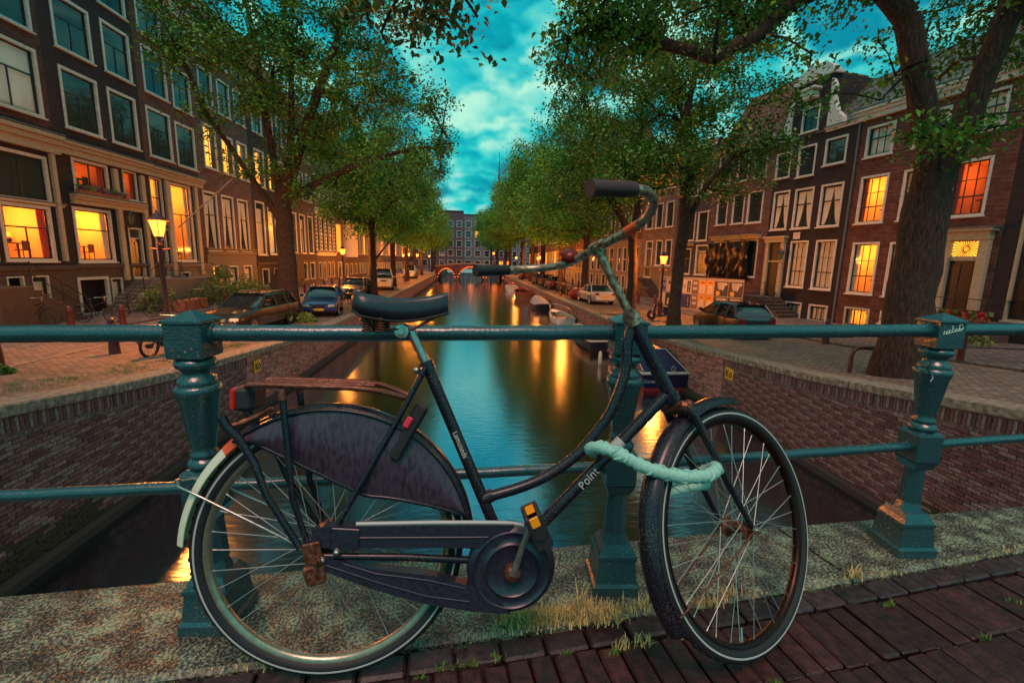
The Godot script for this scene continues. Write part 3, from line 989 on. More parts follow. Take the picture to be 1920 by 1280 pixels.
func window(h: Node3D, x0: float, x1: float, y0: float, y1: float, nx: int, ny: int, look: int, z := 0.0, casing: Material = null, detail := 2) -> void:
	var cm: Material = casing if casing else M.white
	var w := sub("door" if look == 6 else "window", h)
	var cw := clampf((x1 - x0) * 0.075, 0.05, 0.13)
	var mb := MB.new()
	var zf := z + 0.03; var zb := z - 0.11
	for r in [[x0, x0 + cw, y0, y1], [x1 - cw, x1, y0, y1], [x0 + cw, x1 - cw, y1 - cw, y1], [x0 + cw, x1 - cw, y0, y0 + cw * 0.8]]:
		mb.box(Vector3((r[0] + r[1]) / 2, (r[2] + r[3]) / 2, (zf + zb) / 2), Vector3(r[1] - r[0], r[3] - r[2], zf - zb))
	obj("frame", mb, cm, w)
	var a := x0 + cw; var b := x1 - cw; var c := y0 + cw * 0.8; var d := y1 - cw
	if look == 7:
		mb = MB.new(); mb.box(Vector3((a + b) / 2, (c + d) / 2, z - 0.4), Vector3(b - a, d - c, 0.05))
		obj("dark_opening_panel", mb, M.garage, w)  # near-black sheet in place of the shade inside the opening
		return
	if look == 8 or look == 9 or look == 11:
		# far windows: sash and panes
		mb = MB.new(); mb.box(Vector3((a + b) / 2, (c + d) / 2, z - 0.085), Vector3(b - a, d - c, 0.02))
		obj("pane", mb, M.farpane if look == 8 else (M.lit_amber if look == 9 else M.lit_yellow), w)
		mb = MB.new()
		for i in range(1, nx): mb.box(Vector3(lerpf(a, b, float(i) / nx), (c + d) / 2, z - 0.06), Vector3(0.05, d - c, 0.03))
		for j in range(1, ny): mb.box(Vector3((a + b) / 2, lerpf(c, d, float(j) / ny), z - 0.055), Vector3(b - a, 0.05, 0.03))
		if nx + ny > 2: obj("glazing_bar", mb, cm if detail < 2 else M.sash, w)
		return
	if detail > 1:
		mb = MB.new(); mb.cbox(Vector3((x0 + x1) / 2, y0 - 0.035, z + 0.05), Vector3(x1 - x0 + 0.08, 0.07, 0.16), 0.012)
		obj("sill", mb, cm, w)
	if look == 6:
		# panelled door with a small light above
		var tr := c + (d - c) * 0.80
		mb = MB.new()
		mb.box(Vector3((a + b) / 2, (c + tr) / 2, z - 0.14), Vector3(b - a, tr - c, 0.05))
		for k in 2:
			for q in [[0.08, 0.40], [0.46, 0.92]]:
				mb.cbox(Vector3(lerpf(a, b, 0.27 + 0.46 * k), lerpf(c, tr, (q[0] + q[1]) / 2), z - 0.11), Vector3((b - a) * 0.34, (tr - c) * (q[1] - q[0]), 0.03), 0.012)
		obj("leaf", mb, M.door_dark, w)
		mb = MB.new(); mb.ball(Vector3(a + (b - a) * 0.9, lerpf(c, tr, 0.45), z - 0.07), Vector3(0.035, 0.035, 0.035), 8)
		obj("handle", mb, M.steel, w)
		mb = MB.new(); mb.box(Vector3((a + b) / 2, tr + 0.03, z - 0.08), Vector3(b - a, 0.06, 0.08))
		obj("transom_bar", mb, cm, w)
		mb = MB.new(); mb.box(Vector3((a + b) / 2, (tr + 0.06 + d) / 2, z - 0.12), Vector3(b - a, d - tr - 0.06, 0.012))
		obj("pane", mb, M.pane, w)
		mb = MB.new(); mb.box(Vector3((a + b) / 2, (tr + d) / 2, z - 0.5), Vector3(b - a, d - tr, 0.05))
		obj("room", mb, M.room_dark, w)
		return
	# sash and glazing bars
	var sash := MB.new()
	var sw := 0.05; var bw := 0.028 if nx * ny > 4 else 0.05
	for r in [[a, a + sw, c, d], [b - sw, b, c, d], [a + sw, b - sw, d - sw, d], [a + sw, b - sw, c, c + sw]]:
		sash.box(Vector3((r[0] + r[1]) / 2, (r[2] + r[3]) / 2, z - 0.095), Vector3(r[1] - r[0], r[3] - r[2], 0.05))
	a += sw; b -= sw; c += sw; d -= sw
	var yc := []
	for j in ny + 1: yc.append(lerpf(c, d, float(j) / ny))
	if ny == 2: yc[1] = lerpf(c, d, 0.62)
	for i in range(1, nx):
		var xx := lerpf(a, b, float(i) / nx)
		sash.box(Vector3(xx, ((yc[1] + c) / 2) if ny == 2 and nx == 2 else (c + d) / 2, z - 0.095), Vector3(bw, (yc[1] - c) if ny == 2 and nx == 2 else d - c, 0.04))
	for j in range(1, ny):
		sash.box(Vector3((a + b) / 2, yc[j], z - 0.093), Vector3(b - a, 0.06 if j == ny / 2 or ny == 2 else bw, 0.05))
	obj("sash", sash, M.sash, w)
	for j in ny:
		for i in (1 if ny == 2 and nx == 2 and j == 1 else nx):
			var n2 := 1 if ny == 2 and nx == 2 and j == 1 else nx
			mb = MB.new()
			var pa := lerpf(a, b, float(i) / n2) + bw / 2; var pb := lerpf(a, b, float(i + 1) / n2) - bw / 2
			# old panes sit a little out of true
			var k := rng.randf_range(-0.004, 0.004); var q := rng.randf_range(-0.004, 0.004)
			mb.flat(Vector3(pa, yc[j] + 0.02, z - 0.10 + k), Vector3(pb, yc[j] + 0.02, z - 0.10 - k), Vector3(pb, yc[j + 1] - 0.02, z - 0.10 + q), Vector3(pa, yc[j + 1] - 0.02, z - 0.10 - q), Vector3((a + b) / 2, c, z - 5))
			obj("pane", mb, M.pane, w)
	# the room behind
	var dep := 2.4 if look == 1 or look == 4 else 0.9
	var ra := a - 0.25; var rb := b + 0.25; var rc := c - 0.12; var rd := d + 0.15
	if look != 2:
		mb = MB.new()
		var zi := z - 0.13; var zo := z - dep
		mb.quad(Vector3(ra, rc, zo), Vector3(rb, rc, zo), Vector3(rb, rd, zo), Vector3(ra, rd, zo), Vector3.BACK)
		mb.quad(Vector3(ra, rc, zi), Vector3(ra, rd, zi), Vector3(ra, rd, zo), Vector3(ra, rc, zo), Vector3.RIGHT)
		mb.quad(Vector3(rb, rc, zi), Vector3(rb, rd, zi), Vector3(rb, rd, zo), Vector3(rb, rc, zo), Vector3.LEFT)
		mb.quad(Vector3(ra, rc, zi), Vector3(rb, rc, zi), Vector3(rb, rc, zo), Vector3(ra, rc, zo), Vector3.UP)
		mb.quad(Vector3(ra, rd, zi), Vector3(rb, rd, zi), Vector3(rb, rd, zo), Vector3(ra, rd, zo), Vector3.DOWN)
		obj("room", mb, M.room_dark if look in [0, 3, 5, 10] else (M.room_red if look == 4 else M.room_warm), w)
	else:
		mb = MB.new()
		drape(mb, a - 0.05, b + 0.05, a - 0.05, b + 0.05, c - 0.05, d + 0.05, z - 0.4, 0.05)
		obj("glowing_curtain", mb, M.lit_yellow, w)  # the cloth itself glows, in place of a lamplit room
	if look == 1 or look == 4:
		var lx := lerpf(a, b, rng.randf_range(0.3, 0.7)); var ly := d - 0.35; var lz := z - dep * 0.5
		mb = MB.new(); mb.ball(Vector3(lx, ly, lz), Vector3(0.16, 0.12, 0.16), 12)
		obj("pendant_lamp", mb, M.bulb, w)
		mb = MB.new(); mb.tube([Vector3(lx, ly + 0.1, lz), Vector3(lx, rd, lz)], 0.012, 5)
		obj("lamp_cord", mb, M.iron, w)
		var l := OmniLight3D.new()
		l.light_energy = (2.6 if look == 1 else 0.65) * clampf((b - a) * (d - c) / 3.0, 0.4, 1.4)
		l.light_color = Color(1.0, 0.60, 0.22) if look == 1 else Color(1.0, 0.46, 0.15)
		l.light_size = 0.12; l.shadow_enabled = true; l.omni_range = 40.0; l.omni_attenuation = 2.0
		l.position = Vector3(lx, ly, lz)
		w.add_child(l)
		var zo := z - dep + 0.02
		var ww := b - a; var hh := d - c
		# dresser, chairs and table against the light, frames on the wall
		mb = MB.new(); mb.cbox(Vector3(lerpf(a, b, 0.20), rc + hh * 0.30, zo + 0.25), Vector3(ww * 0.30, hh * 0.60, 0.45), 0.02)
		for q in 3: mb.cbox(Vector3(lerpf(a, b, 0.20), rc + hh * (0.1 + 0.18 * q), zo + 0.49), Vector3(ww * 0.26, hh * 0.15, 0.03), 0.01)
		obj("dresser", mb, M.furniture, w)
		mb = MB.new(); mb.cbox(Vector3(lerpf(a, b, 0.62), rc + 0.70, z - 1.1), Vector3(ww * 0.5, 0.05, 0.7), 0.01)
		for q in [-0.22, 0.22]: mb.box(Vector3(lerpf(a, b, 0.62 + q), rc + 0.35, z - 1.1), Vector3(0.06, 0.7, 0.06))
		for q in [0.80]: mb.cbox(Vector3(lerpf(a, b, q), rc + 0.62, z - 0.7), Vector3(0.34, 0.4, 0.04), 0.02); mb.tube([Vector3(lerpf(a, b, q) - 0.16, rc, z - 0.7), Vector3(lerpf(a, b, q) - 0.16, rc + 0.8, z - 0.7)], 0.02, 6); mb.tube([Vector3(lerpf(a, b, q) + 0.16, rc, z - 0.7), Vector3(lerpf(a, b, q) + 0.16, rc + 0.8, z - 0.7)], 0.02, 6); mb.box(Vector3(lerpf(a, b, q), rc + 0.42, z - 0.85), Vector3(0.36, 0.05, 0.36))
		mb.ball(Vector3(lerpf(a, b, 0.66), rc + 0.85, z - 1.1), Vector3(0.10, 0.13, 0.10), 10)
		obj("table", mb, M.furniture, w)
		for q in 3:
			var fw := rng.randf_range(0.26, 0.46); var fh := fw * rng.randf_range(0.9, 1.4)
			var p := Vector3(lerpf(a, b, 0.45 + 0.21 * q), lerpf(c, d, rng.randf_range(0.5, 0.66)), zo + 0.02)
			mb = MB.new(); mb.cbox(p, Vector3(fw, fh, 0.035), 0.008)
			var pf := obj("picture_frame", mb, M.furniture, w)
			mb = MB.new(); mb.box(p + Vector3(0, 0, 0.022), Vector3(fw * 0.7, fh * 0.72, 0.008))
			obj("picture", mb, M.curtain if q != 1 else M.red_curtain, w)
		mb = MB.new(); mb.tube([Vector3(b - 0.2, rc, z - 1.6), Vector3(b - 0.2, c + hh * 0.42, z - 1.6)], 0.015, 6)
		obj("lamp_stand", mb, M.furniture, w)
		mb = MB.new(); mb.lathe([[0.16, 0.0], [0.10, 0.22]], 14, Transform3D(Basis(), Vector3(b - 0.2, c + hh * 0.42, z - 1.6)))
		obj("lamp_shade", mb, M.lit_yellow, w)
		mb = MB.new()
		drape(mb, a - 0.1, a + (b - a) * 0.14, a - 0.1, a + (b - a) * 0.10, c - 0.05, d + 0.1, z - 0.22, 0.03)
		drape(mb, b - (b - a) * 0.14, b + 0.1, b - (b - a) * 0.10, b + 0.1, c - 0.05, d + 0.1, z - 0.22, 0.03)
		obj("curtain", mb, M.red_curtain if rng.randf() < 0.45 else M.curtain, w)
	elif look == 3:
		mb = MB.new()
		drape(mb, a, a + (b - a) * 0.50, a, a + (b - a) * 0.16, c - 0.03, d - (d - c) * 0.02, z - 0.15, 0.02)
		drape(mb, b - (b - a) * 0.50, b, b - (b - a) * 0.16, b, c - 0.03, d - (d - c) * 0.02, z - 0.155, 0.02)
		obj("curtain", mb, M.curtain, w)
	elif look == 5:
		mb = MB.new(); mb.box(Vector3((a + b) / 2, c + (d - c) * 0.45, z - 0.2), Vector3(b - a, (d - c) * 0.9, 0.01))
		obj("blind", mb, M.curtain, w)
	elif look == 10:
		mb = MB.new(); drape(mb, a - 0.02, b + 0.02, a - 0.02, b + 0.02, c - 0.03, d + 0.02, z - 0.2, 0.02)
		obj("net_curtain", mb, M.curtain, w)

# side -1 is the left bank, +1 the right bank
func house(called: String, label: String, side: int, s0: float, s1: float, top: float, wall: Material, zones: Array, wins: Array, cornices: Array, roof := "flat", detail := 2, casing: Material = null) -> Node3D:
	var k := 0.03 if side < 0 else -0.15
	if side > 0 and s0 >= 57.0: k = 0.0
	var along: Vector3; var at: Vector3
	if side < 0:
		along = Vector3(k, 0, -1).normalized(); at = Vector3(fl(s0), 0, -s0)
	else:
		along = Vector3(-k, 0, 1).normalized(); at = Vector3(fr(s1), 0, -s1)
	var len := sqrt(1.0 + k * k)
	var W := (s1 - s0) * len
	var h := Node3D.new()
	h.name = numbered(called); add_child(h)
	h.transform = Transform3D(Basis(along, Vector3.UP, along.cross(Vector3.UP)), at)
	tag(h, label, "house", "houses along the left bank" if side < 0 else "houses along the right bank")
	var cv := func(s: float) -> float: return (s - s0) * len if side < 0 else (s1 - s) * len
	var holes := []
	for w in wins:
		var a: float = cv.call(w[0]); var b: float = cv.call(w[1])
		holes.append([minf(a, b), maxf(a, b), w[2], w[3], w])
	var yb := -2.15
	var from := yb
	var all := zones.duplicate()
	var lastz := 0.0
	if all.is_empty() or all[-1][0] < top: all.append([top, wall, 0.0, "wall"])
	for zn in all:
		var mb := MB.new()
		cells(mb, 0.0, W, from, zn[0], holes, zn[2], 0.22)
		if zn[2] > 0.0:
			mb.quad(Vector3(0, zn[0], zn[2]), Vector3(W, zn[0], zn[2]), Vector3(W, zn[0], -0.1), Vector3(0, zn[0], -0.1), Vector3.UP)
			mb.quad(Vector3(0, from, 0), Vector3(0, zn[0], 0), Vector3(0, zn[0], zn[2]), Vector3(0, from, zn[2]), Vector3.LEFT)
			mb.quad(Vector3(W, from, 0), Vector3(W, zn[0], 0), Vector3(W, zn[0], zn[2]), Vector3(W, from, zn[2]), Vector3.RIGHT)
		obj(zn[3], mb, zn[1], h)
		if zn[3] == "stone_base" and detail > 1:
			mb = MB.new(); mb.cbox(Vector3(W / 2, zn[0] - 0.10, zn[2] + 0.03), Vector3(W, 0.2, 0.14), 0.02)
			obj("stone_band", mb, zn[1], h)
		from = zn[0]
	var mb := MB.new()
	mb.quad(Vector3(0, yb, 0), Vector3(0, top, 0), Vector3(0, top, -9), Vector3(0, yb, -9), Vector3.LEFT)
	mb.quad(Vector3(W, yb, 0), Vector3(W, top, 0), Vector3(W, top, -9), Vector3(W, yb, -9), Vector3.RIGHT)
	mb.quad(Vector3(0, yb, -9), Vector3(W, yb, -9), Vector3(W, top, -9), Vector3(0, top, -9), Vector3.FORWARD)
	obj("side_wall", mb, wall, h)
	for w in holes:
		window(h, w[0], w[1], w[2], w[3], w[4][4], w[4][5], w[4][6], w[4][7] if w[4].size() > 7 else 0.0, casing, detail)
	for c in cornices:
		mb = MB.new()
		var cx0: float = 0.0 if c.size() < 5 else minf(cv.call(c[4]), cv.call(c[5])); var cx1: float = W if c.size() < 5 else maxf(cv.call(c[4]), cv.call(c[5]))
		var hh: float = c[1] - c[0]
		mb.cbox(Vector3((cx0 + cx1) / 2, c[0] + hh * 0.22, c[2] * 0.25), Vector3(cx1 - cx0, hh * 0.44, c[2] * 0.5), 0.01)
		mb.cbox(Vector3((cx0 + cx1) / 2, c[0] + hh * 0.58, c[2] * 0.38), Vector3(cx1 - cx0 + 0.02, hh * 0.28, c[2] * 0.76), 0.02)
		mb.cbox(Vector3((cx0 + cx1) / 2, c[0] + hh * 0.84, c[2] * 0.5), Vector3(cx1 - cx0 + 0.04, hh * 0.24, c[2]), 0.02)
		obj("cornice", mb, c[3], h)
		mb = MB.new(); mb.box(Vector3((cx0 + cx1) / 2, c[1] + 0.012, c[2] * 0.5), Vector3(cx1 - cx0 + 0.06, 0.05, c[2] + 0.04))
		obj("lead_flashing", mb, M.lead, h)
	mb = MB.new()
	if roof == "flat":
		mb.box(Vector3(W / 2, top - 0.1, -4.5), Vector3(W, 0.2, 9))
		obj("roof", mb, M.lead, h)
	else:
		var rm: Material = M.tiles_red if roof.begins_with("red") else M.tiles_grey
		var rise := 4.2 if roof.ends_with("steep") else 2.9
		mb.prism(PackedVector2Array([Vector2(0.1, top), Vector2(-9, top), Vector2(-6.4, top + rise), Vector2(-2.6, top + rise)]), 0.02, W - 0.02, Transform3D(Basis(Vector3(0, 0, 1), Vector3.UP, Vector3(1, 0, 0)), Vector3.ZERO))
		obj("roof", mb, rm, h)
	h.set_meta("cv", len)
	return h

func local_s(side: int, s0: float, s1: float, s: float) -> float:
	var k := 0.03 if side < 0 else (-0.15 if s0 < 57.0 else 0.0)
	return ((s - s0) if side < 0 else (s1 - s)) * sqrt(1.0 + k * k)

func stoop(h: Node3D, x0: float, x1: float, y_land: float, y_street: float, dir: float, depth: float, m: Material, land_w: float) -> void:
	# a flight that climbs along the facade to a landing between x0 and x1
	var n := maxi(2, roundi((y_land - y_street) / 0.18))
	var mb := MB.new()
	mb.cbox(Vector3((x0 + x1) / 2, (y_land + y_street) / 2 - 0.1, depth / 2), Vector3(x1 - x0, y_land - y_street + 0.2, depth), 0.02)
	obj("landing", mb, m, h)
	for i in n:
		var y := y_land - (i + 1) * (y_land - y_street) / n
		var xx := (x1 + 0.14 + i * 0.28) if dir > 0 else (x0 - 0.14 - i * 0.28)
		mb = MB.new(); mb.cbox(Vector3(xx, (y + y_street) / 2 - 0.08, depth / 2), Vector3(0.30, y - y_street + 0.16, depth), 0.015)
		mb.cbox(Vector3(xx + 0.02 * dir, y - 0.02, depth / 2 + 0.015), Vector3(0.33, 0.05, depth + 0.03), 0.012)
		obj("step", mb, m, h)
	mb = MB.new()
	var xe := (x1 + n * 0.28) if dir > 0 else (x0 - n * 0.28)
	var xl := x1 if dir > 0 else x0
	var xo := x0 if dir > 0 else x1
	for lv in [0.45, 0.9]:
		mb.tube([Vector3(xo, y_land + lv, depth - 0.06), Vector3(xl, y_land + lv, depth - 0.06), Vector3(xe, y_street + lv, depth - 0.06)], 0.02, 6)
	for q in [[xo, y_land], [xl, y_land], [(xl + xe) / 2, (y_land + y_street) / 2], [xe, y_street]]:
		mb.tube([Vector3(q[0], q[1], depth - 0.06), Vector3(q[0], q[1] + 0.95, depth - 0.06)], 0.022, 6)
	obj("handrail", mb, M.iron, h)

func floors(s0: float, s1: float, rows: Array, n: int, look: Array, nx := 2, ny := 2, side := -1) -> Array:
	# n windows on each floor; look is picked in turn
	var out := []
	var wd := (s1 - s0) / n
	var i := 0
	if s1 > 48.0:
		for c in n:
			var a := s0 + wd * (c + 0.2); var b := s0 + wd * (c + 0.8)
			var dr := (c + int(s0)) % n == 0
			out.append([a, b, -1.85 if dr else -1.5, 0.35 if s0 < 64.0 and side < 0 else (0.1 if side < 0 else -0.2), 1, 1, 6 if dr and s0 < 70.0 else 8, 0.05])
	for r in rows:
		for c in n:
			var a := s0 + wd * (c + 0.17); var b := s0 + wd * (c + 0.83)
			out.append([a, b, r[0], r[1], nx, ny, look[i % look.size()]])
			i += 1
	return out

func left_houses() -> void:
	var h := house("townhouse", "plum brick house at the left edge above a wide cream cornice and one lit window", -1, 15.0, 23.3, 15.5, M.brick_plum,
		[[0.42, M.stone, 0.06, "stone_base"], [5.2, M.brick_black, 0.02, "shop_front"]],
		[[20.45, 23.0, 6.6, 9.3, 2, 2, 10], [20.45, 23.0, 9.95, 12.4, 2, 2, 0], [16.5, 19.0, 6.6, 9.3, 2, 2, 0], [20.35, 22.75, 3.05, 5.0, 2, 1, 0, 0.02], [20.35, 22.6, 0.6, 2.92, 2, 2, 1, 0.02], [17.0, 19.4, 0.6, 5.0, 2, 2, 0, 0.02], [21.2, 22.0, -1.7, 0.0, 1, 1, 5, 0.06], [20.2, 20.9, -1.9, 0.0, 1, 1, 7, 0.06]],
		[[5.2, 6.0, 0.5, M.cream], [2.94, 3.08, 0.16, M.cream], [15.0, 15.5, 0.5, M.white]])
	var mb: MB
	for x in [local_s(-1, 15, 23.3, 22.95), local_s(-1, 15, 23.3, 19.9)]:
		mb = MB.new(); mb.cbox(Vector3(x, 2.9, 0.10), Vector3(0.18, 4.6, 0.16), 0.01)
		obj("pilaster", mb, M.cream, h)
	stoop(h, 3.2, 4.6, -0.3, -1.9, 1.0, 1.6, M.stone, 1.2)
	# dark house with big lit windows
	h = house("townhouse", "near-black brick house with a red lit shop window over a flower box, left bank", -1, 23.3, 29.0, 15.9, M.brick_black,
		[[0.45, M.stone, 0.06, "stone_base"], [5.32, M.brick_black, 0.02, "shop_front"]],
		[[24.0, 26.1, 6.55, 9.17, 2, 2, 0], [26.7, 28.65, 6.55, 9.17, 2, 2, 0], [24.0, 26.1, 9.9, 12.2, 2, 2, 0], [26.75, 28.65, 9.9, 12.3, 2, 2, 0], [24.0, 26.1, 13.0, 15.1, 2, 2, 0], [26.75, 28.65, 13.0, 15.1, 2, 2, 0],
		[24.0, 26.1, 3.78, 5.28, 2, 1, 4, 0.02], [27.05, 28.05, 3.78, 5.28, 1, 1, 4, 0.02], [23.7, 25.95, 0.55, 3.08, 1, 2, 1, 0.02], [27.0, 28.0, -0.32, 2.35, 1, 1, 6, 0.02], [23.42, 25.25, -1.97, -0.15, 1, 1, 7, 0.06], [25.4, 26.15, -1.6, -0.25, 1, 1, 5, 0.06]],
		[[5.32, 5.92, 0.42, M.cream], [3.2, 3.66, 0.4, M.cream, 23.7, 28.2], [15.4, 15.9, 0.5, M.white]])
	for s in [26.45, 28.35]:
		mb = MB.new(); mb.cbox(Vector3(local_s(-1, 23.3, 29.0, s), 2.4, 0.10), Vector3(0.3, 5.6, 0.16), 0.012)
		obj("pilaster", mb, M.cream, h)
	stoop(h, local_s(-1, 23.3, 29, 26.95), local_s(-1, 23.3, 29, 28.9), -0.36, -1.9, -1.0, 1.5, M.sandstone, 1.2)
	flowers(h, local_s(-1, 23.3, 29, 23.9), local_s(-1, 23.3, 29, 26.9), 3.69, 0.25, M.flower_purple, 150)
	# reddish house with the tall amber windows
	h = house("townhouse", "red-brown house with tall amber lit windows and a slanting flagpole", -1, 29.0, 34.0, 15.6, M.brick_red,
		[[0.4, M.sandstone, 0.06, "stone_base"], [5.32, M.brick_red, 0.01, "front_wall"]],
		[[29.4, 31.45, 6.45, 9.15, 2, 2, 0], [31.85, 33.8, 6.4, 9.0, 2, 2, 0], [29.5, 31.5, 9.9, 12.35, 2, 2, 0], [31.95, 33.8, 9.8, 12.2, 2, 2, 0], [29.4, 31.4, 12.9, 15.0, 2, 2, 0], [31.9, 33.8, 12.9, 15.0, 2, 2, 0],
		[29.05, 30.05, 2.45, 5.28, 1, 2, 1, 0.01], [30.75, 32.8, 0.55, 5.26, 2, 2, 1, 0.01], [29.05, 30.0, -0.4, 2.4, 1, 1, 6, 0.01], [31.0, 31.9, -1.5, -0.1, 1, 1, 5, 0.06]],
		[[5.32, 5.88, 0.42, M.cream], [15.1, 15.6, 0.5, M.white]])
	for s in [30.4, 33.2]:
		mb = MB.new(); mb.cbox(Vector3(local_s(-1, 29, 34, s), 2.5, 0.09), Vector3(0.34, 5.6, 0.16), 0.012)
		obj("pilaster", mb, M.cream, h)
	stoop(h, local_s(-1, 29, 34, 28.98), local_s(-1, 29, 34, 32.3), -0.42, -1.95, 1.0, 1.35, M.sandstone, 1.2)
	# the flagpole leans out over the street
	mb = MB.new(); mb.tube([Vector3(2.1, 2.6, 0.1), Vector3(3.2, 5.75, 3.0)], [0.05, 0.03], 8); mb.ball(Vector3(3.2, 5.75, 3.0), Vector3(0.05, 0.05, 0.05), 8)
	obj("flagpole", mb, M.cream, h)
	h = house("townhouse", "mauve brick house with three yellow lit sash windows above three tall curtained ones", -1, 34.0, 41.0, 17.2, M.brick_mauve,
		[[1.22, M.sandstone, 0.06, "stone_base"]],
		[[34.75, 36.4, 6.85, 9.75, 2, 3, 2], [37.0, 38.65, 6.85, 9.55, 2, 3, 2], [39.2, 40.75, 6.82, 9.6, 2, 3, 2], [34.15, 35.85, 1.3, 5.28, 1, 2, 3], [36.4, 38.05, 1.3, 5.28, 1, 2, 3], [38.65, 40.25, 1.3, 5.28, 1, 2, 3],
		[34.75, 36.4, 10.9, 13.3, 2, 2, 0], [37.0, 38.65, 10.9, 13.3, 2, 2, 0], [39.2, 40.75, 10.9, 13.3, 2, 2, 0], [34.75, 36.4, 14.1, 16.2, 2, 2, 0], [37.0, 38.65, 14.1, 16.2, 2, 2, 0], [39.2, 40.75, 14.1, 16.2, 2, 2, 0],
		[34.4, 35.5, -1.9, 0.25, 1, 3, 2, 0.06], [36.6, 37.9, -1.3, 0.2, 1, 1, 5, 0.06], [38.8, 40.1, -1.3, 0.2, 1, 1, 5, 0.06]],
		[[1.2, 1.42, 0.18, M.sandstone], [16.6, 17.2, 0.5, M.white]])
	h = house("townhouse", "dark brick house with amber upper windows, wall lantern and long stone stoop", -1, 41.0, 48.0, 16.4, M.brick_black,
		[[0.4, M.stone, 0.06, "stone_base"]],
		[[41.9, 43.7, 6.72, 9.72, 2, 3, 2], [44.4, 45.9, 6.72, 9.7, 2, 3, 2], [46.55, 47.8, 6.72, 9.6, 2, 3, 2], [41.5, 43.15, 1.05, 5.48, 1, 2, 5], [43.75, 45.35, 1.1, 5.48, 1, 2, 5], [46.0, 47.4, 0.45, 5.45, 1, 1, 6],
		[41.9, 43.7, 11.0, 13.5, 2, 2, 0], [44.4, 45.9, 11.0, 13.5, 2, 2, 0], [46.5, 47.8, 11.0, 13.5, 2, 2, 0], [41.9, 43.2, -1.6, -0.1, 1, 1, 0, 0.06], [44.2, 45.2, -1.6, -0.1, 1, 1, 0, 0.06]],
		[[15.8, 16.4, 0.5, M.white]])
	stoop(h, local_s(-1, 41, 48, 45.7), local_s(-1, 41, 48, 47.6), 0.4, -1.95, -1.0, 1.5, M.stone, 1.2)
	h = house("townhouse", "dark brown house with two tall white framed windows right behind the first big tree", -1, 48.0, 55.5, 15.8, M.brick_brown, [[0.6, M.stone, 0.05, "stone_base"]],
		floors(48.3, 55.2, [[1.3, 5.3], [6.8, 9.6], [10.8, 13.4]], 3, [0, 5, 0]), [[15.2, 15.8, 0.5, M.white]])
	h = house("townhouse", "house with white striped shutters beside every window and a carved white band", -1, 55.5, 62.5, 16.8, M.brick_grey, [[0.9, M.stone, 0.05, "stone_base"]],
		floors(55.8, 62.2, [[1.6, 5.6], [7.2, 10.2], [11.2, 13.8]], 4, [8], 1, 2), [[5.75, 6.5, 0.35, M.white], [1.1, 1.5, 0.3, M.white], [16.2, 16.8, 0.5, M.white]], "flat", 1)
	mb = MB.new()
	for j in 5:
		for r in [[1.6, 5.6], [7.2, 10.2]]:
			for q in 9:
				mb.box(Vector3(local_s(-1, 55.5, 62.5, 55.8 + j * 1.6), lerpf(r[0], r[1], (q + 0.5) / 9.0), 0.05), Vector3(0.42, (r[1] - r[0]) / 18.0, 0.06))
	obj("striped_shutter", mb, M.white, h)
	h = house("townhouse", "narrow brick red house squeezed between the striped and the white one", -1, 62.5, 66.0, 17.5, M.brick_orange, [[1.0, M.stone, 0.05, "stone_base"]], floors(62.7, 65.8, [[1.6, 5.2], [7.0, 9.6]], 1, [9, 8], 1, 2), [[17.0, 17.5, 0.4, M.white]], "flat", 1)
	h = house("townhouse", "pale stone house with a rounded bay and a lit doorway glow on its front", -1, 66.0, 73.5, 15.5, M.sandstone, [[1.0, M.stone, 0.05, "stone_base"]], floors(66.2, 73.3, [[1.6, 5.2], [7.0, 9.8], [10.8, 13.0]], 3, [8], 2, 2), [[5.6, 6.2, 0.5, M.white], [15.0, 15.5, 0.5, M.white]], "flat", 1)
	mb = MB.new()
	mb.lathe([[1.3, 1.0], [1.3, 5.4], [1.55, 5.6], [1.55, 5.9], [0.9, 6.8], [0.0, 7.0]], 16, Transform3D(Basis(), Vector3(2.6, 0, 0)))
	obj("bay", mb, M.white, h)
	var mats := [M.brick_brown, M.brick_red, M.brick_grey, M.brick_tan, M.brick_plum, M.brick_mauve, M.brick_black, M.brick_red]
	var names := ["brown house with a row of long narrow white windows next to the pale bay house", "red brick house facing the lamp by the white off-road car", "grey house half hidden by leaves where the lamps cluster, left bank", "tan fronted house under the dense trees on the left bank", "plum house close before the far bridge, left bank", "mauve house at the far bridge corner, left bank", "dark house beyond the far bridge, left bank", "red house farthest along the left bank"]
	var ss := [73.5, 80.5, 87.0, 94.0, 101.0, 109.0, 118.0, 128.0, 140.0]
	for i in 8:
		house("townhouse", names[i], -1, ss[i], ss[i + 1], 14.5 + 1.5 * (i % 3), mats[i], [[0.9, M.stone, 0.05, "stone_base"]], floors(ss[i] + 0.2, ss[i + 1] - 0.2, [[1.4, 4.8], [6.2, 9.0], [10.2, 12.6]], 4, [8, 8, 9, 8, 8, 11, 8], 1, 2), [[14.0 + 1.5 * (i % 3), 14.5 + 1.5 * (i % 3), 0.4, M.white]], "flat", 0)

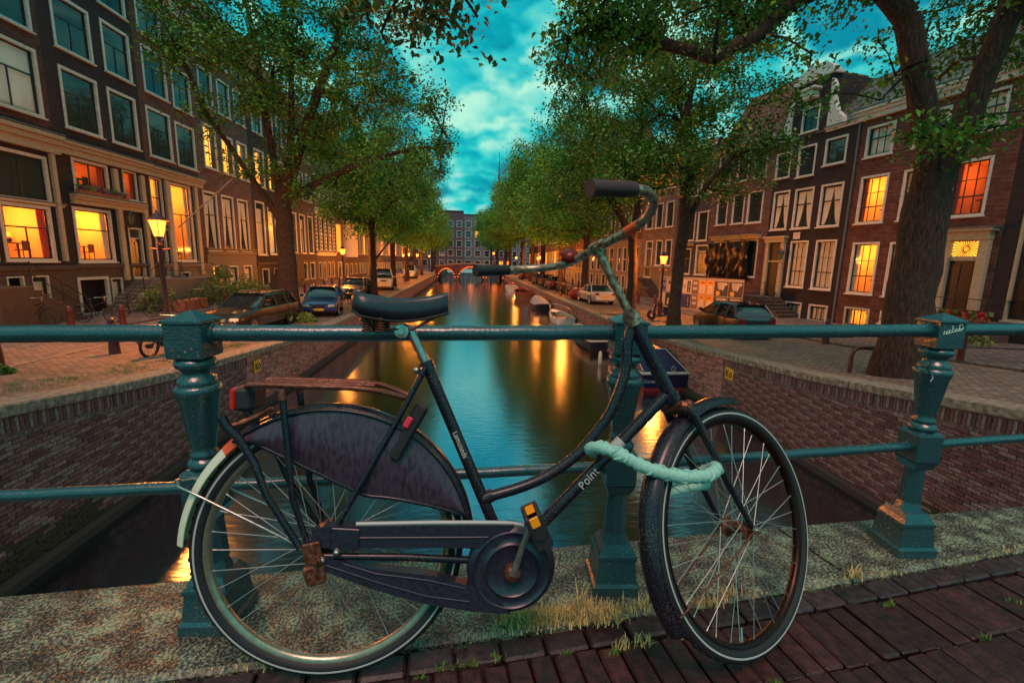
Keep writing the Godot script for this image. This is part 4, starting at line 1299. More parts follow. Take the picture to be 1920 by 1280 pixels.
func flowers(h: Node3D, x0: float, x1: float, y: float, z: float, m: Material, n: int) -> void:
	var mb := MB.new(); mb.cbox(Vector3((x0 + x1) / 2, y + 0.08, z), Vector3(x1 - x0, 0.16, 0.2), 0.01)
	obj("flower_box", mb, M.terracotta, h)
	var g := MB.new(); var f := MB.new()
	for i in n:
		var p := Vector3(rng.randf_range(x0, x1), y + rng.randf_range(0.14, 0.36), z + rng.randf_range(-0.13, 0.16))
		var t: MB = f if i % 5 < 2 else g
		var bs := Basis(Vector3(rng.randf() - 0.5, rng.randf() - 0.5, rng.randf() - 0.5).normalized(), rng.randf() * TAU)
		var e := rng.randf_range(0.04, 0.08)
		t.quad(p + bs * Vector3(-e, -e, 0), p + bs * Vector3(e, -e, 0), p + bs * Vector3(e, e, 0), p + bs * Vector3(-e, e, 0), bs * Vector3.BACK)
	var a := obj("foliage", g, M.greengrass, h); a.set_meta("kind", "stuff")
	a = obj("flowers", f, m, h); a.set_meta("kind", "stuff")

func right_houses() -> void:
	# house at the right edge, cream door case
	var h := house("townhouse", "black house cut by the right edge with a tall cream door surround", 1, 9.0, 16.85, 10.5, M.brick_black, [[0.0, M.brick_black, 0.05, "plinth"]],
		[[15.2, 16.3, -0.8, 4.2, 1, 1, 6], [11.5, 13.6, 0.2, 3.4, 2, 2, 0], [14.6, 16.2, 5.5, 8.2, 2, 2, 0], [11.5, 13.6, 5.5, 8.2, 2, 2, 0]], [[9.9, 10.5, 0.45, M.white]], "grey", 2, M.cream)
	h = house("townhouse", "red-brown brick house behind the thick tree with amber sash windows and a sunburst fanlight", 1, 16.85, 23.6, 8.8, M.brick_red, [],
		[[21.7, 23.1, 6.65, 8.15, 3, 2, 10], [19.4, 20.9, 6.65, 8.15, 3, 2, 10], [17.45, 18.75, 6.75, 8.3, 3, 2, 10], [21.65, 23.07, 3.38, 5.74, 3, 3, 1], [19.6, 20.98, 3.4, 5.72, 3, 3, 1], [17.58, 19.0, 3.38, 5.72, 3, 3, 4],
		[21.6, 23.0, -0.2, 2.44, 3, 3, 1], [19.75, 21.1, -0.22, 2.4, 3, 3, 1], [21.58, 22.95, -1.93, -0.92, 3, 1, 1], [20.2, 21.05, -1.55, -0.92, 2, 1, 1], [16.95, 18.0, -1.9, -1.0, 1, 1, 7]],
		[[8.5, 9.05, 0.4, M.white]], "grey")
	var W := local_s(1, 16.85, 23.6, 16.85)
	var dx0 := local_s(1, 16.85, 23.6, 18.75); var dx1 := local_s(1, 16.85, 23.6, 17.1)
	# door case with pilasters, entablature, fanlight and dark door
	var mb: MB
	for x in [dx0 + 0.16, dx1 - 0.16]:
		mb = MB.new(); mb.cbox(Vector3(x, 0.75, 0.12), Vector3(0.34, 3.3, 0.24), 0.015)
		obj("pilaster", mb, M.cream, h)
	mb = MB.new(); mb.cbox(Vector3((dx0 + dx1) / 2, 2.55, 0.14), Vector3(dx1 - dx0 + 0.06, 0.34, 0.28), 0.015); mb.cbox(Vector3((dx0 + dx1) / 2, 2.79, 0.2), Vector3(dx1 - dx0 + 0.3, 0.14, 0.4), 0.02)
	obj("entablature", mb, M.cream, h)
	mb = MB.new(); mb.box(Vector3((dx0 + dx1) / 2, 2.885, 0.22), Vector3(dx1 - dx0 + 0.4, 0.05, 0.46))
	obj("lead_flashing", mb, M.lead, h)
	var ia := dx0 + 0.34; var ib := dx1 - 0.34
	mb = MB.new(); mb.box(Vector3((ia + ib) / 2, 2.02, 0.04), Vector3(ib - ia, 0.62, 0.02))
	obj("fanlight_window", mb, M.lit_yellow, h)
	mb = MB.new()
	for i in 24:
		var a := TAU * i / 24.0
		var q := Vector3(cos(a), sin(a), 0)
		var rr := minf((ib - ia) * 0.5 / maxf(absf(q.x), 0.01), 0.31 / maxf(absf(q.y), 0.01))
		mb.tube([Vector3((ia + ib) / 2, 2.02, 0.06) + q * 0.10, Vector3((ia + ib) / 2, 2.02, 0.06) + q * rr], [0.012, 0.02], 4)
	for q in [0.05, 0.10]:
		var pts := []
		for i in 17: pts.append(Vector3((ia + ib) / 2 + cos(TAU * i / 16.0) * q, 2.02 + sin(TAU * i / 16.0) * q, 0.06))
		mb.tube(pts, 0.012, 5)
	obj("sunburst_tracery", mb, M.sash, h)
	mb = MB.new(); mb.box(Vector3((ia + ib) / 2, 1.62, 0.07), Vector3(ib - ia, 0.18, 0.1))
	obj("transom_bar", mb, M.cream, h)
	mb = MB.new(); mb.box(Vector3((ia + ib) / 2, 0.33, 0.03), Vector3(ib - ia, 2.4, 0.05))
	for q in [[-0.75, 0.1], [0.2, 1.4]]:
		for k in 2: mb.cbox(Vector3(lerpf(ia, ib, 0.27 + 0.46 * k), (q[0] + q[1]) / 2, 0.065), Vector3((ib - ia) * 0.34, q[1] - q[0], 0.03), 0.012)
	obj("door", mb, M.door_dark, h)
	stoop(h, dx0 - 0.1, W + 0.9, -0.88, -1.85, -1.0, 1.5, M.stone, 1.2)
	mb = MB.new(); mb.tube([Vector3(local_s(1, 16.85, 23.6, 23.5), -1.9, 0.08), Vector3(local_s(1, 16.85, 23.6, 23.5), 8.5, 0.08)], 0.055, 8)
	obj("drainpipe", mb, M.lead, h)
	# bars in front of the cellar window
	mb = MB.new()
	for i in 9: mb.tube([Vector3(local_s(1, 16.85, 23.6, 22.9 - i * 0.155), -1.9, 0.08), Vector3(local_s(1, 16.85, 23.6, 22.9 - i * 0.155), -0.95, 0.08)], 0.012, 5)
	obj("window_bars", mb, M.iron, h)
	mb = MB.new(); mb.cbox(Vector3(local_s(1, 16.85, 23.6, 20.2), 2.95, 0.03), Vector3(0.4, 0.55, 0.04), 0.01)
	obj("wall_plaque", mb, M.white, h)
	# planter on the landing
	flowers(h, W - 0.9, W + 0.85, -0.86, 1.2, M.flower_red, 260)
	# black neck-gable house
	h = house("townhouse", "black house with a tall neck gable, hoist box and three rows of white windows", 1, 23.6, 28.95, 8.6, M.brick_black, [],
		[[23.98, 25.35, 3.36, 5.68, 2, 2, 3], [25.8, 27.1, 3.36, 5.68, 2, 2, 3], [27.48, 28.72, 3.38, 5.72, 2, 2, 3], [24.12, 25.45, 6.7, 8.12, 2, 2, 0], [26.0, 27.2, 6.35, 8.08, 2, 2, 0], [27.72, 28.85, 6.5, 8.02, 2, 2, 0],
		[23.92, 25.22, -0.12, 2.64, 3, 3, 10], [25.72, 26.98, -0.1, 2.64, 3, 3, 10], [23.92, 25.15, -1.95, -1.0, 3, 1, 5], [25.65, 26.85, -1.95, -0.98, 3, 1, 5]],
		[[8.5, 8.72, 0.2, M.white, 23.6, 25.5], [8.5, 8.72, 0.2, M.white, 27.95, 28.95]], "grey")
	var nk := Transform3D()
	var n0 := local_s(1, 23.6, 28.95, 27.93); var n1 := local_s(1, 23.6, 28.95, 25.5)
	mb = MB.new()
	var hole := [local_s(1, 23.6, 28.95, 27.25), local_s(1, 23.6, 28.95, 26.08), 8.82, 10.2]
	cells(mb, n0, n1, 8.6, 11.6, [hole], 0.02, 0.2)
	for x in [[n0, Vector3.LEFT], [n1, Vector3.RIGHT]]:
		mb.quad(Vector3(x[0], 8.6, 0.02), Vector3(x[0], 11.6, 0.02), Vector3(x[0], 11.6, -4), Vector3(x[0], 8.6, -4), x[1])
	mb.quad(Vector3(n0, 8.6, -4), Vector3(n1, 8.6, -4), Vector3(n1, 11.6, -4), Vector3(n0, 11.6, -4), Vector3.FORWARD)
	obj("neck_gable", mb, M.brick_black, h)
	window(h, hole[0], hole[1], hole[2], hole[3], 2, 2, 0, 0.02)
	mb = MB.new()
	mb.cbox(Vector3((n0 + n1) / 2, 11.68, -0.2), Vector3(n1 - n0 + 0.3, 0.2, 0.7), 0.02)
	var arc := PackedVector2Array()
	for i in 13: arc.append(Vector2((n0 + n1) / 2 - cos(PI * i / 12.0) * (n1 - n0) * 0.5, 11.78 + sin(PI * i / 12.0) * 0.62))
	mb.prism(arc, -0.4, 0.08)
	# curling shoulder pieces
	for sd in [-1.0, 1.0]:
		var xb := n0 if sd < 0 else n1
		mb.prism(PackedVector2Array([Vector2(xb, 8.72), Vector2(xb + sd * 1.0, 8.72), Vector2(xb + sd * 0.95, 9.1), Vector2(xb + sd * 0.55, 9.5), Vector2(xb + sd * 0.3, 10.1), Vector2(xb + sd * 0.22, 10.9), Vector2(xb, 11.3)]), -0.2, 0.1)
	obj("gable_trim", mb, M.white, h)
	mb = MB.new(); mb.cbox(Vector3((n0 + n1) / 2, 10.75, 0.25), Vector3(0.9, 0.4, 0.5), 0.03); mb.cbox(Vector3((n0 + n1) / 2, 11.05, 0.28), Vector3(1.2, 0.14, 0.62), 0.03)
	obj("hoist_box", mb, M.white, h)
	var q0 := local_s(1, 23.6, 28.95, 28.75); var q1 := local_s(1, 23.6, 28.95, 27.3)
	mb = MB.new()
	for x in [q0 + 0.13, q1 - 0.13]: mb.cbox(Vector3(x, 0.9, 0.1), Vector3(0.26, 3.4, 0.2), 0.012)
	mb.cbox(Vector3((q0 + q1) / 2, 2.72, 0.14), Vector3(q1 - q0 + 0.1, 0.26, 0.28), 0.012); mb.cbox(Vector3((q0 + q1) / 2, 2.9, 0.18), Vector3(q1 - q0 + 0.3, 0.12, 0.38), 0.012)
	obj("door_case", mb, M.cream, h)
	mb = MB.new(); mb.box(Vector3((q0 + q1) / 2, 0.3, 0.04), Vector3(q1 - q0 - 0.52, 2.1, 0.05)); mb.box(Vector3((q0 + q1) / 2, 2.0, 0.04), Vector3(q1 - q0 - 0.52, 1.1, 0.04))
	obj("door", mb, M.door_dark, h)
	mb = MB.new(); mb.box(Vector3((q0 + q1) / 2, 1.42, 0.06), Vector3(q1 - q0 - 0.52, 0.1, 0.07))
	obj("transom_bar", mb, M.cream, h)
	stoop(h, q0 - 0.5, q1 + 0.1, -0.78, -1.92, 1.0, 1.4, M.stone, 1.2)
	mb = MB.new(); mb.cbox(Vector3(local_s(1, 23.6, 28.95, 26.62), 2.95, 0.02), Vector3(0.5, 0.4, 0.03), 0.01)
	obj("wall_plaque", mb, M.white, h)
	# mauve house under repair
	h = house("townhouse", "mauve brick house with arched windows and black plastic over its ground floor", 1, 28.95, 34.75, 9.15, M.brick_mauve, [],
		[[32.95, 34.2, 6.88, 9.0, 2, 2, 0], [31.2, 32.3, 6.86, 9.0, 2, 2, 0], [29.6, 30.75, 6.84, 9.0, 2, 2, 0], [32.9, 34.05, 4.02, 6.05, 1, 2, 0], [31.25, 32.4, 4.0, 6.03, 1, 2, 0], [29.58, 30.95, 3.95, 6.05, 1, 2, 0],
		[32.9, 34.0, 0.35, 2.85, 1, 2, 0], [31.2, 32.3, 0.35, 2.85, 1, 2, 0], [29.6, 30.8, 0.35, 2.85, 1, 2, 0]],
		[[2.9, 3.2, 0.45, M.cream, 29.4, 30.95], [2.9, 3.2, 0.45, M.cream, 31.05, 32.45], [2.9, 3.2, 0.45, M.cream, 32.75, 34.1], [8.95, 9.3, 0.45, M.white]], "redsteep")
	mb = MB.new()
	for q in [[32.9, 34.05, 6.05], [31.25, 32.4, 6.03], [29.58, 30.95, 6.05]]:
		var xa := local_s(1, 28.95, 34.75, q[1]); var xb := local_s(1, 28.95, 34.75, q[0])
		var pts := []
		for i in 9: pts.append(Vector3(lerpf(xa - 0.08, xb + 0.08, i / 8.0), q[2] - 0.08 + 0.16 * sin(PI * i / 8.0), 0.03))
		mb.tube(pts, 0.06, 5)
	obj("arched_lintel", mb, M.brick_orange, h)
	house("townhouse", "slate dark house with a tall white doorway beside the taped-up one", 1, 34.75, 39.1, 10.4, M.brick_grey, [], [[36.5, 37.8, 3.0, 5.25, 1, 2, 0], [34.95, 36.2, 2.95, 5.2, 1, 2, 0], [36.5, 37.8, 6.5, 8.8, 1, 2, 0], [34.95, 36.2, 6.5, 8.8, 1, 2, 0], [34.6, 36.1, 0.3, 2.65, 1, 1, 6], [36.7, 38.0, 0.3, 2.4, 1, 2, 0]], [[2.6, 2.85, 0.3, M.cream, 36.5, 38.3], [9.9, 10.4, 0.4, M.white]])
	var hh := house("townhouse", "brown brick house lit orange by the lamp, with pale ground floor and stoop", 1, 39.1, 44.6, 11.2, M.brick_tan, [[0.85, M.sandstone, 0.05, "stone_base"]], [[39.5, 40.5, 0.95, 3.2, 1, 2, 0], [41.0, 42.0, 0.95, 3.2, 1, 2, 0], [42.6, 43.8, -0.2, 3.2, 1, 1, 6], [39.6, 40.8, 4.3, 6.5, 1, 2, 0], [41.3, 42.4, 4.3, 6.5, 1, 2, 0], [42.9, 44.1, 4.3, 6.5, 1, 2, 0], [39.6, 40.8, 7.6, 9.6, 1, 2, 0], [41.3, 42.4, 7.6, 9.6, 1, 2, 0], [42.9, 44.1, 7.6, 9.6, 1, 2, 0]], [[10.7, 11.2, 0.45, M.white]])
	stoop(hh, local_s(1, 39.1, 44.6, 44.0), local_s(1, 39.1, 44.6, 42.4), -0.25, -1.95, 1.0, 1.4, M.stone, 1.2)
	var mats := [M.brick_brown, M.brick_mauve, M.brick_orange, M.brick_plum, M.brick_grey, M.brick_red, M.brick_tan, M.brick_black]
	var names := ["brown house with white ground floor pillars just past the stoop, right bank", "mauve house behind the orange tree trunk, right bank", "house with an orange tiled roof peeping out above the trees", "plum house behind the row of parked dark cars, right bank", "grey house hidden by the tall trees, right bank", "red house near the warm lamps, right bank", "tan house at the far bridge corner, right bank", "dark house beyond the far bridge, right bank"]
	var ss := [44.6, 50.0, 57.0, 64.0, 72.0, 80.0, 89.0, 99.0, 112.0]
	for i in 8:
		var tp := 11.5 + 1.0 * (i % 3)
		house("townhouse", names[i], 1, ss[i], ss[i + 1], tp, mats[i], [[3.4 if i < 2 else 0.9, M.sandstone, 0.05, "stone_base"]], floors(ss[i] + 0.2, ss[i + 1] - 0.2, [[0.2, 2.7], [4.1, 6.2], [7.4, 9.4]], 4, [8, 8, 8, 9, 8] if i > 2 else [8], 1, 2, 1), [[tp - 0.5, tp, 0.4, M.white]], "redsteep" if i == 2 else "flat", 0)

func end_houses() -> void:
	# across the end of the canal
	var z := -158.0
	var xs := [-18.0, -9.6, -0.9, 8.4, 15.0, 22.0, 29.0]
	var tops := [13.0, 16.4, 15.4, 11.5, 13.0, 10.5]
	var labels := ["plum house with white windows left of the pale gap at the canal's end", "red house with rows of white blinds at the end of the canal", "grey gabled house with two amber windows at the end of the canal", "dark house with red lit windows at the end of the canal", "brown house half behind the trees at the end of the canal", "low house behind the tall trees at the end of the canal"]
	var mats := [M.hazewall, M.hazewall, M.hazewall2, M.hazewall, M.hazewall2, M.hazewall]
	for i in 6:
		var h := Node3D.new(); h.name = numbered("townhouse"); add_child(h)
		h.position = Vector3(xs[i], 0, z)
		tag(h, labels[i], "house", "houses closing off the canal")
		var W: float = xs[i + 1] - xs[i] - 0.05
		var holes := []
		var r := 0
		for y in [-1.4, 1.9, 5.0, 8.2, 11.4]:
			if y + 2.2 > tops[i] - 0.6: continue
			for c in 3:
				holes.append([W * (c + 0.18) / 3.0, W * (c + 0.82) / 3.0, y, y + 2.1, 11 if (i == 2 and y == 8.2 and c > 0) else (9 if i == 3 and y == -1.4 and c > 0 else 8)])
		var mb := MB.new()
		cells(mb, 0, W, -2.2, tops[i], holes, 0.0, 0.2)
		mb.quad(Vector3(0, -2.2, 0), Vector3(0, tops[i], 0), Vector3(0, tops[i], -9), Vector3(0, -2.2, -9), Vector3.LEFT)
		mb.quad(Vector3(W, -2.2, 0), Vector3(W, tops[i], 0), Vector3(W, tops[i], -9), Vector3(W, -2.2, -9), Vector3.RIGHT)
		obj("wall", mb, mats[i], h)
		for q in holes: window(h, q[0], q[1], q[2], q[3], 1, 2, q[4], 0.0, null, 0)
		mb = MB.new()
		if i == 0 or i == 4:
			mb.prism(PackedVector2Array([Vector2(-0.1, tops[i]), Vector2(W + 0.1, tops[i]), Vector2(W * 0.62, tops[i] + 2.6), Vector2(W * 0.38, tops[i] + 2.6)]), -9, 0.1)
		else:
			mb.box(Vector3(W / 2, tops[i] + 0.15, -4.4), Vector3(W, 0.3, 9.2))
		obj("roof", mb, M.tiles_grey, h)
	# church spire far off
	var t := thing("church_tower", "slender dark church spire rising behind the tall trees on the right bank", "church", Vector3(17.0, -2, -255))
	var mb := MB.new(); mb.box(Vector3(0, 11, 0), Vector3(6, 22, 6))
	obj("tower", mb, M.brick_grey, t)
	mb = MB.new()
	mb.lathe([[3.2, 22], [2.2, 26], [1.5, 34], [0.7, 45], [0.12, 55], [0.0, 56]], 8)
	for k in 4:
		var a := PI / 4 + k * PI / 2
		mb.lathe([[0.55, 20], [0.5, 25], [0.0, 30]], 6, Transform3D(Basis(), Vector3(cos(a) * 3.6, 0, sin(a) * 3.6)))
	obj("spire", mb, M.lead, t)
	mb = MB.new(); mb.tube([Vector3(0, 55.5, 0), Vector3(0, 58.5, 0)], 0.12, 5)
	obj("finial", mb, M.iron, t)

func leaf_mesh(n: int, size: float, spread: float, sd: int) -> ArrayMesh:
	# a spray of drooping pointed leaves, each folded along its midrib
	var r := RandomNumberGenerator.new(); r.seed = sd
	var mb := MB.new()
	for i in n:
		var at := Vector3(r.randfn(0, spread), r.randfn(0, spread * 0.6), r.randfn(0, spread))
		var yaw := r.randf() * TAU
		var dir := Vector3(cos(yaw), r.randf_range(-1.1, 0.25), sin(yaw)).normalized()
		var sidev := dir.cross(Vector3(0.1, 1, 0.05)).normalized().rotated(dir, r.randf_range(-0.7, 0.7))
		var up := sidev.cross(dir).normalized()
		var s := size * r.randf_range(0.7, 1.3)
		var tip := at + dir * s - up * s * 0.12
		var l := at + dir * s * 0.42 + sidev * s * 0.33 + up * s * 0.07
		var q := at + dir * s * 0.42 - sidev * s * 0.33 + up * s * 0.07
		var mid := at + dir * s * 0.5
		var n1 := (l - at).cross(mid - at).normalized(); var n2 := (mid - at).cross(q - at).normalized()
		if n1.dot(up) < 0: n1 = -n1
		if n2.dot(up) < 0: n2 = -n2
		mb.tri(at, l, mid, n1, n1, n1); mb.tri(l, tip, mid, n1, n1, n1)
		mb.tri(at, mid, q, n2, n2, n2); mb.tri(q, mid, tip, n2, n2, n2)
	return mb.mesh()

# blobs: [centre, radii, share] of the crown in the tree's own axes; limbs: polylines that belong to the trunk
func tree(label: String, at: Vector3, trunk: Array, trunk_r: float, limbs: Array, blobs: Array, n: int, sd: int, leaf: ArrayMesh, per: int, tint: Color, lm: int) -> Node3D:
	var t := thing("canal_tree", label, "tree", at, 0.0, "trees along the quays")
	var r := RandomNumberGenerator.new(); r.seed = sd
	var P := []; var par := []; var plen := []
	for i in trunk.size():
		P.append(trunk[i]); par.append(i - 1); plen.append(0.0)
	for lb in limbs:
		var pi := trunk.size() - 1
		if lb[0] is int: pi = lb[0]
		for i in range(1, lb.size()):
			P.append(lb[i]); par.append(pi); plen.append((lb[i] - P[pi]).length() * 0.3 + plen[pi])
			pi = P.size() - 1
	var fixed := P.size()
	# twig ends through the crown; a noise leaves gaps between the boughs
	var gap := noise(sd + 5, 0.28, 2)
	var tot := 0.0
	for b in blobs: tot += b[2]
	var tgt := []
	var guard := 0
	while tgt.size() < n and guard < n * 30:
		guard += 1
		var pick := r.randf() * tot
		var bb = blobs[0]
		for b in blobs:
			pick -= b[2]
			if pick <= 0: bb = b; break
		var d := Vector3(r.randfn(0, 1), r.randfn(0, 1), r.randfn(0, 1)).normalized() * pow(r.randf(), 0.42)
		var p: Vector3 = bb[0] + d * bb[1]
		if gap.get_noise_3d(p.x + at.x, p.y, p.z + at.z) < -0.10: continue
		tgt.append(p)
	# grow: join each end to the skeleton by the shortest way that does not wander
	var best := []; var bi := []
	for i in tgt.size():
		var bc := 1e9; var bj := 0
		for j in range(maxi(trunk.size() - 2, 0), fixed):
			var c: float = (tgt[i] - P[j]).length() + 0.35 * plen[j]
			if c < bc: bc = c; bj = j
		best.append(bc); bi.append(bj)
	var done := PackedByteArray(); done.resize(tgt.size())
	for step in tgt.size():
		var m := -1; var mc := 1e9
		for i in tgt.size():
			if done[i] == 0 and best[i] < mc: mc = best[i]; m = i
		done[m] = 1
		var pj: int = bi[m]
		var from: Vector3 = P[pj]
		var to: Vector3 = tgt[m]
		var gl := (to - from).length()
		# a knee half way lets branches rise before they spread
		if gl > 0.9:
			var mid := from.lerp(to, 0.5) + Vector3(r.randfn(0, 0.06), 0.09 * gl, r.randfn(0, 0.06)) * 1.0
			P.append(mid); par.append(pj); plen.append(plen[pj] + gl * 0.5)
			pj = P.size() - 1
		P.append(to); par.append(pj); plen.append(plen[bi[m]] + gl)
		var k := P.size() - 1
		for i in tgt.size():
			if done[i] == 0:
				var c: float = (tgt[i] - to).length() + 0.35 * plen[k]
				if c < best[i]: best[i] = c; bi[i] = k
	var cnt := PackedFloat32Array(); cnt.resize(P.size())
	for i in range(P.size() - 1, 0, -1):
		if cnt[i] < 0.5: cnt[i] = 1.0
		if par[i] >= 0: cnt[par[i]] += cnt[i]
	var rad := func(i: int) -> float: return 0.011 + trunk_r * 0.82 * pow(cnt[i] / float(cnt[trunk.size() - 1]), 0.72)
	var tm := MB.new(); var bm := MB.new()
	# the trunk flares at its root
	var tp := []; var tr := []
	for i in 12:
		var f := i / 11.0
		var q: float = f * (trunk.size() - 1); var a := mini(int(q), trunk.size() - 2)
		tp.append((trunk[a] as Vector3).lerp(trunk[a + 1], q - a) + Vector3(sin(i * 1.7 + sd) * 0.02, 0, cos(i * 1.3 + sd) * 0.02)); tr.append(trunk_r * (1.0 + 0.34 * exp(-f * 9.0) - 0.16 * f + 0.03 * sin(i * 2.1)))
	tm.tube(tp, tr, 18)
	for i in range(trunk.size(), P.size()):
		var q: int = par[i]
		var ra: float = minf(rad.call(q), trunk_r * 0.86) if q >= trunk.size() - 1 else trunk_r * 0.8
		var rb: float = rad.call(i)
		ra = minf(ra, rb * 1.5 + 0.02)
		(tm if rb > 0.06 else bm).tube([P[q], (P[q] as Vector3).lerp(P[i], 0.5) + Vector3(0, 0.02 * (P[i] - P[q]).length(), 0), P[i]], [ra, (ra + rb) * 0.5, rb], 10 if rb > 0.06 else 4, false)
	obj("trunk", tm, M.bark, t)
	obj("twigs", bm, M.twig, t).set_meta("kind", "stuff")
	var mm := MultiMesh.new()
	mm.transform_format = MultiMesh.TRANSFORM_3D
	mm.use_colors = true
	mm.mesh = leaf
	var spots := []
	for i in range(fixed, P.size()):
		if cnt[i] > 14: continue
		for k in per:
			var f := r.randf()
			spots.append((P[par[i]] as Vector3).lerp(P[i], f) + Vector3(r.randfn(0, 0.22), r.randfn(-0.06, 0.18), r.randfn(0, 0.22)))
	mm.instance_count = spots.size()
	for i in spots.size():
		mm.set_instance_transform(i, Transform3D(Basis(Vector3(r.randfn(0, 0.2), 1, r.randfn(0, 0.2)).normalized(), r.randf() * TAU).scaled(Vector3.ONE * r.randf_range(0.75, 1.25)), spots[i]))
		var q := r.randf()
		var c := tint * r.randf_range(0.55, 1.45)
		if q < 0.12: c = Color(tint.r * 2.4, tint.g * 1.3, tint.b * 0.6)
		mm.set_instance_color(i, Color(c.r, c.g, c.b, 1.0))
	var mi := MultiMeshInstance3D.new()
	mi.multimesh = mm; mi.material_override = M["leaf%d" % lm]; mi.name = "crown"
	mi.set_meta("kind", "stuff")
	t.add_child(mi)
	return t

func trees() -> void:
	var g := Color(0.070, 0.215, 0.014)
	var lf_near := leaf_mesh(7, 0.115, 0.14, 4)
	var lf_mid := leaf_mesh(8, 0.145, 0.24, 5)
	var lf_far := leaf_mesh(12, 0.19, 0.36, 6)
	var V := func(x: float, y: float, z: float) -> Vector3: return Vector3(x, y, z)
	# thick tree on the right bank
	tree("thick trunked tree on the right quay, forking into three limbs beside the railing", Vector3(9.62, -1.3, -9.1), [Vector3(0, 0, 0), Vector3(-0.06, 1.33, 0.0), Vector3(-0.06, 2.5, 0.0), Vector3(-0.05, 4.0, 0.0)], 0.47,
		[[3, Vector3(-0.28, 4.7, 0.1), Vector3(-0.54, 5.35, 0.15), Vector3(-0.92, 6.33, 0.1), Vector3(-1.17, 7.2, 0.0), Vector3(-1.70, 7.75, -0.1), Vector3(-2.64, 7.95, -0.2), Vector3(-3.4, 7.4, -0.3), Vector3(-3.9, 6.9, -0.4), Vector3(-4.75, 6.45, -0.5), Vector3(-5.8, 6.7, -0.6), Vector3(-7.1, 7.05, -0.7)],
		[3, Vector3(-0.12, 4.8, -0.2), Vector3(-0.22, 5.4, -0.4), Vector3(-0.43, 6.7, -0.6), Vector3(-0.7, 8.2, -0.7), Vector3(-0.9, 10.5, -0.6)], [3, Vector3(0.18, 4.8, 0.1), Vector3(0.36, 5.4, 0.15), Vector3(0.55, 6.5, 0.2), Vector3(0.75, 7.6, 0.3), Vector3(1.3, 9.6, 0.6)]],
		[[Vector3(-0.5, 10.5, 0.5), Vector3(6.0, 3.0, 6.0), 1.0], [Vector3(-4.6, 8.2, -0.4), Vector3(3.6, 1.5, 2.4), 0.5], [Vector3(3.2, 8.6, -1.0), Vector3(3.0, 2.4, 3.5), 0.5], [Vector3(-7.0, 6.9, -0.9), Vector3(1.4, 0.8, 1.1), 0.10], [Vector3(-1.6, 6.4, 0.4), Vector3(2.0, 0.8, 1.2), 0.12], [Vector3(-0.9, 5.0, 0.8), Vector3(1.5, 0.35, 0.5), 0.035], [Vector3(1.3, 5.9, 0.6), Vector3(0.9, 0.5, 0.6), 0.05]], 560, 21, lf_near, 11, g, 0)
	tree("slim tree on the right quay between the scooter and the black car", Vector3(9.6, -1.95, -20.4), [Vector3(0, 0, 0), Vector3(-0.05, 2.2, 0), Vector3(0.10, 4.6, 0), Vector3(0.02, 6.6, 0)], 0.27,
		[[2, Vector3(0.9, 6.4, 0), Vector3(2.0, 7.8, 0.3)], [3, Vector3(-0.3, 9, 0), Vector3(0.1, 11.5, 0)]],
		[[Vector3(-0.4, 10.5, 0), Vector3(4.6, 4.8, 4.6), 1.0], [Vector3(-2.0, 7.0, 0), Vector3(2.6, 1.4, 2.5), 0.2], [Vector3(2.6, 7.5, 0), Vector3(2.4, 1.6, 2.5), 0.25]], 350, 33, lf_mid, 9, g, 1)
	tree("tree with the orange lit trunk behind the bicycle's handlebar", Vector3(9.7, -1.97, -26.6), [Vector3(0, 0, 0), Vector3(0.05, 2.4, 0), Vector3(-0.1, 4.4, 0)], 0.29,
		[[2, Vector3(-1.5, 6.6, 0), Vector3(-3.0, 9.5, 0)], [2, Vector3(0.2, 7.5, 0), Vector3(0.0, 11, 0)]],
		[[Vector3(-1.2, 10.2, 0), Vector3(4.8, 5.0, 4.5), 1.0], [Vector3(-3.0, 7.2, 0), Vector3(2.4, 1.8, 2.4), 0.2]], 320, 45, lf_mid, 9, g, 1)
	# left bank
	tree("big dark trunked tree on the left quay between the black and the blue car", Vector3(-8.4, -1.95, -23.0), [Vector3(0, 0, 0), Vector3(0.0, 2.4, 0), Vector3(-0.05, 4.4, 0), Vector3(-0.02, 5.4, 0)], 0.42,
		[[2, Vector3(-0.25, 6.6, 0), Vector3(-0.6, 9.5, 0), Vector3(-0.8, 12.5, 0)], [2, Vector3(-1.3, 6.5, 0.2), Vector3(-2.9, 9.0, 0.3), Vector3(-3.8, 11.5, 0.3)], [3, Vector3(0.5, 8.4, 0), Vector3(0.7, 11.7, 0)], [3, Vector3(0.87, 7.8, 0.1), Vector3(1.9, 10.4, 0.2), Vector3(2.9, 12.6, 0.3)], [3, Vector3(2.1, 6.6, 0.2), Vector3(4.1, 7.4, 0.4), Vector3(6.0, 7.9, 0.6)]],
		[[Vector3(1.2, 11.4, 0), Vector3(5.6, 5.8, 5.6), 1.0], [Vector3(4.8, 8.4, 0.5), Vector3(3.3, 3.0, 3.0), 0.30], [Vector3(-3.0, 12.8, 0.4), Vector3(2.8, 2.2, 2.6), 0.14]], 560, 57, lf_mid, 9, g, 1)
	tree("tree on the left quay behind the dark parked car", Vector3(-7.5, -1.97, -38.6), [Vector3(0, 0, 0), Vector3(0.03, 2.6, 0), Vector3(0, 5.2, 0)], 0.30,
		[[2, Vector3(1.6, 7.2, 0), Vector3(3.0, 8.8, 0)], [2, Vector3(0, 8.4, 0), Vector3(-0.2, 11.5, 0)], [1, Vector3(1.6, 4.6, 0), Vector3(2.8, 5.6, 0)]],
		[[Vector3(0, 9.6, 0), Vector3(5.4, 5.2, 5.0), 1.0], [Vector3(3.0, 7.2, 0), Vector3(2.6, 2.6, 2.6), 0.25]], 380, 68, lf_far, 7, Color(0.09, 0.28, 0.016), 2)
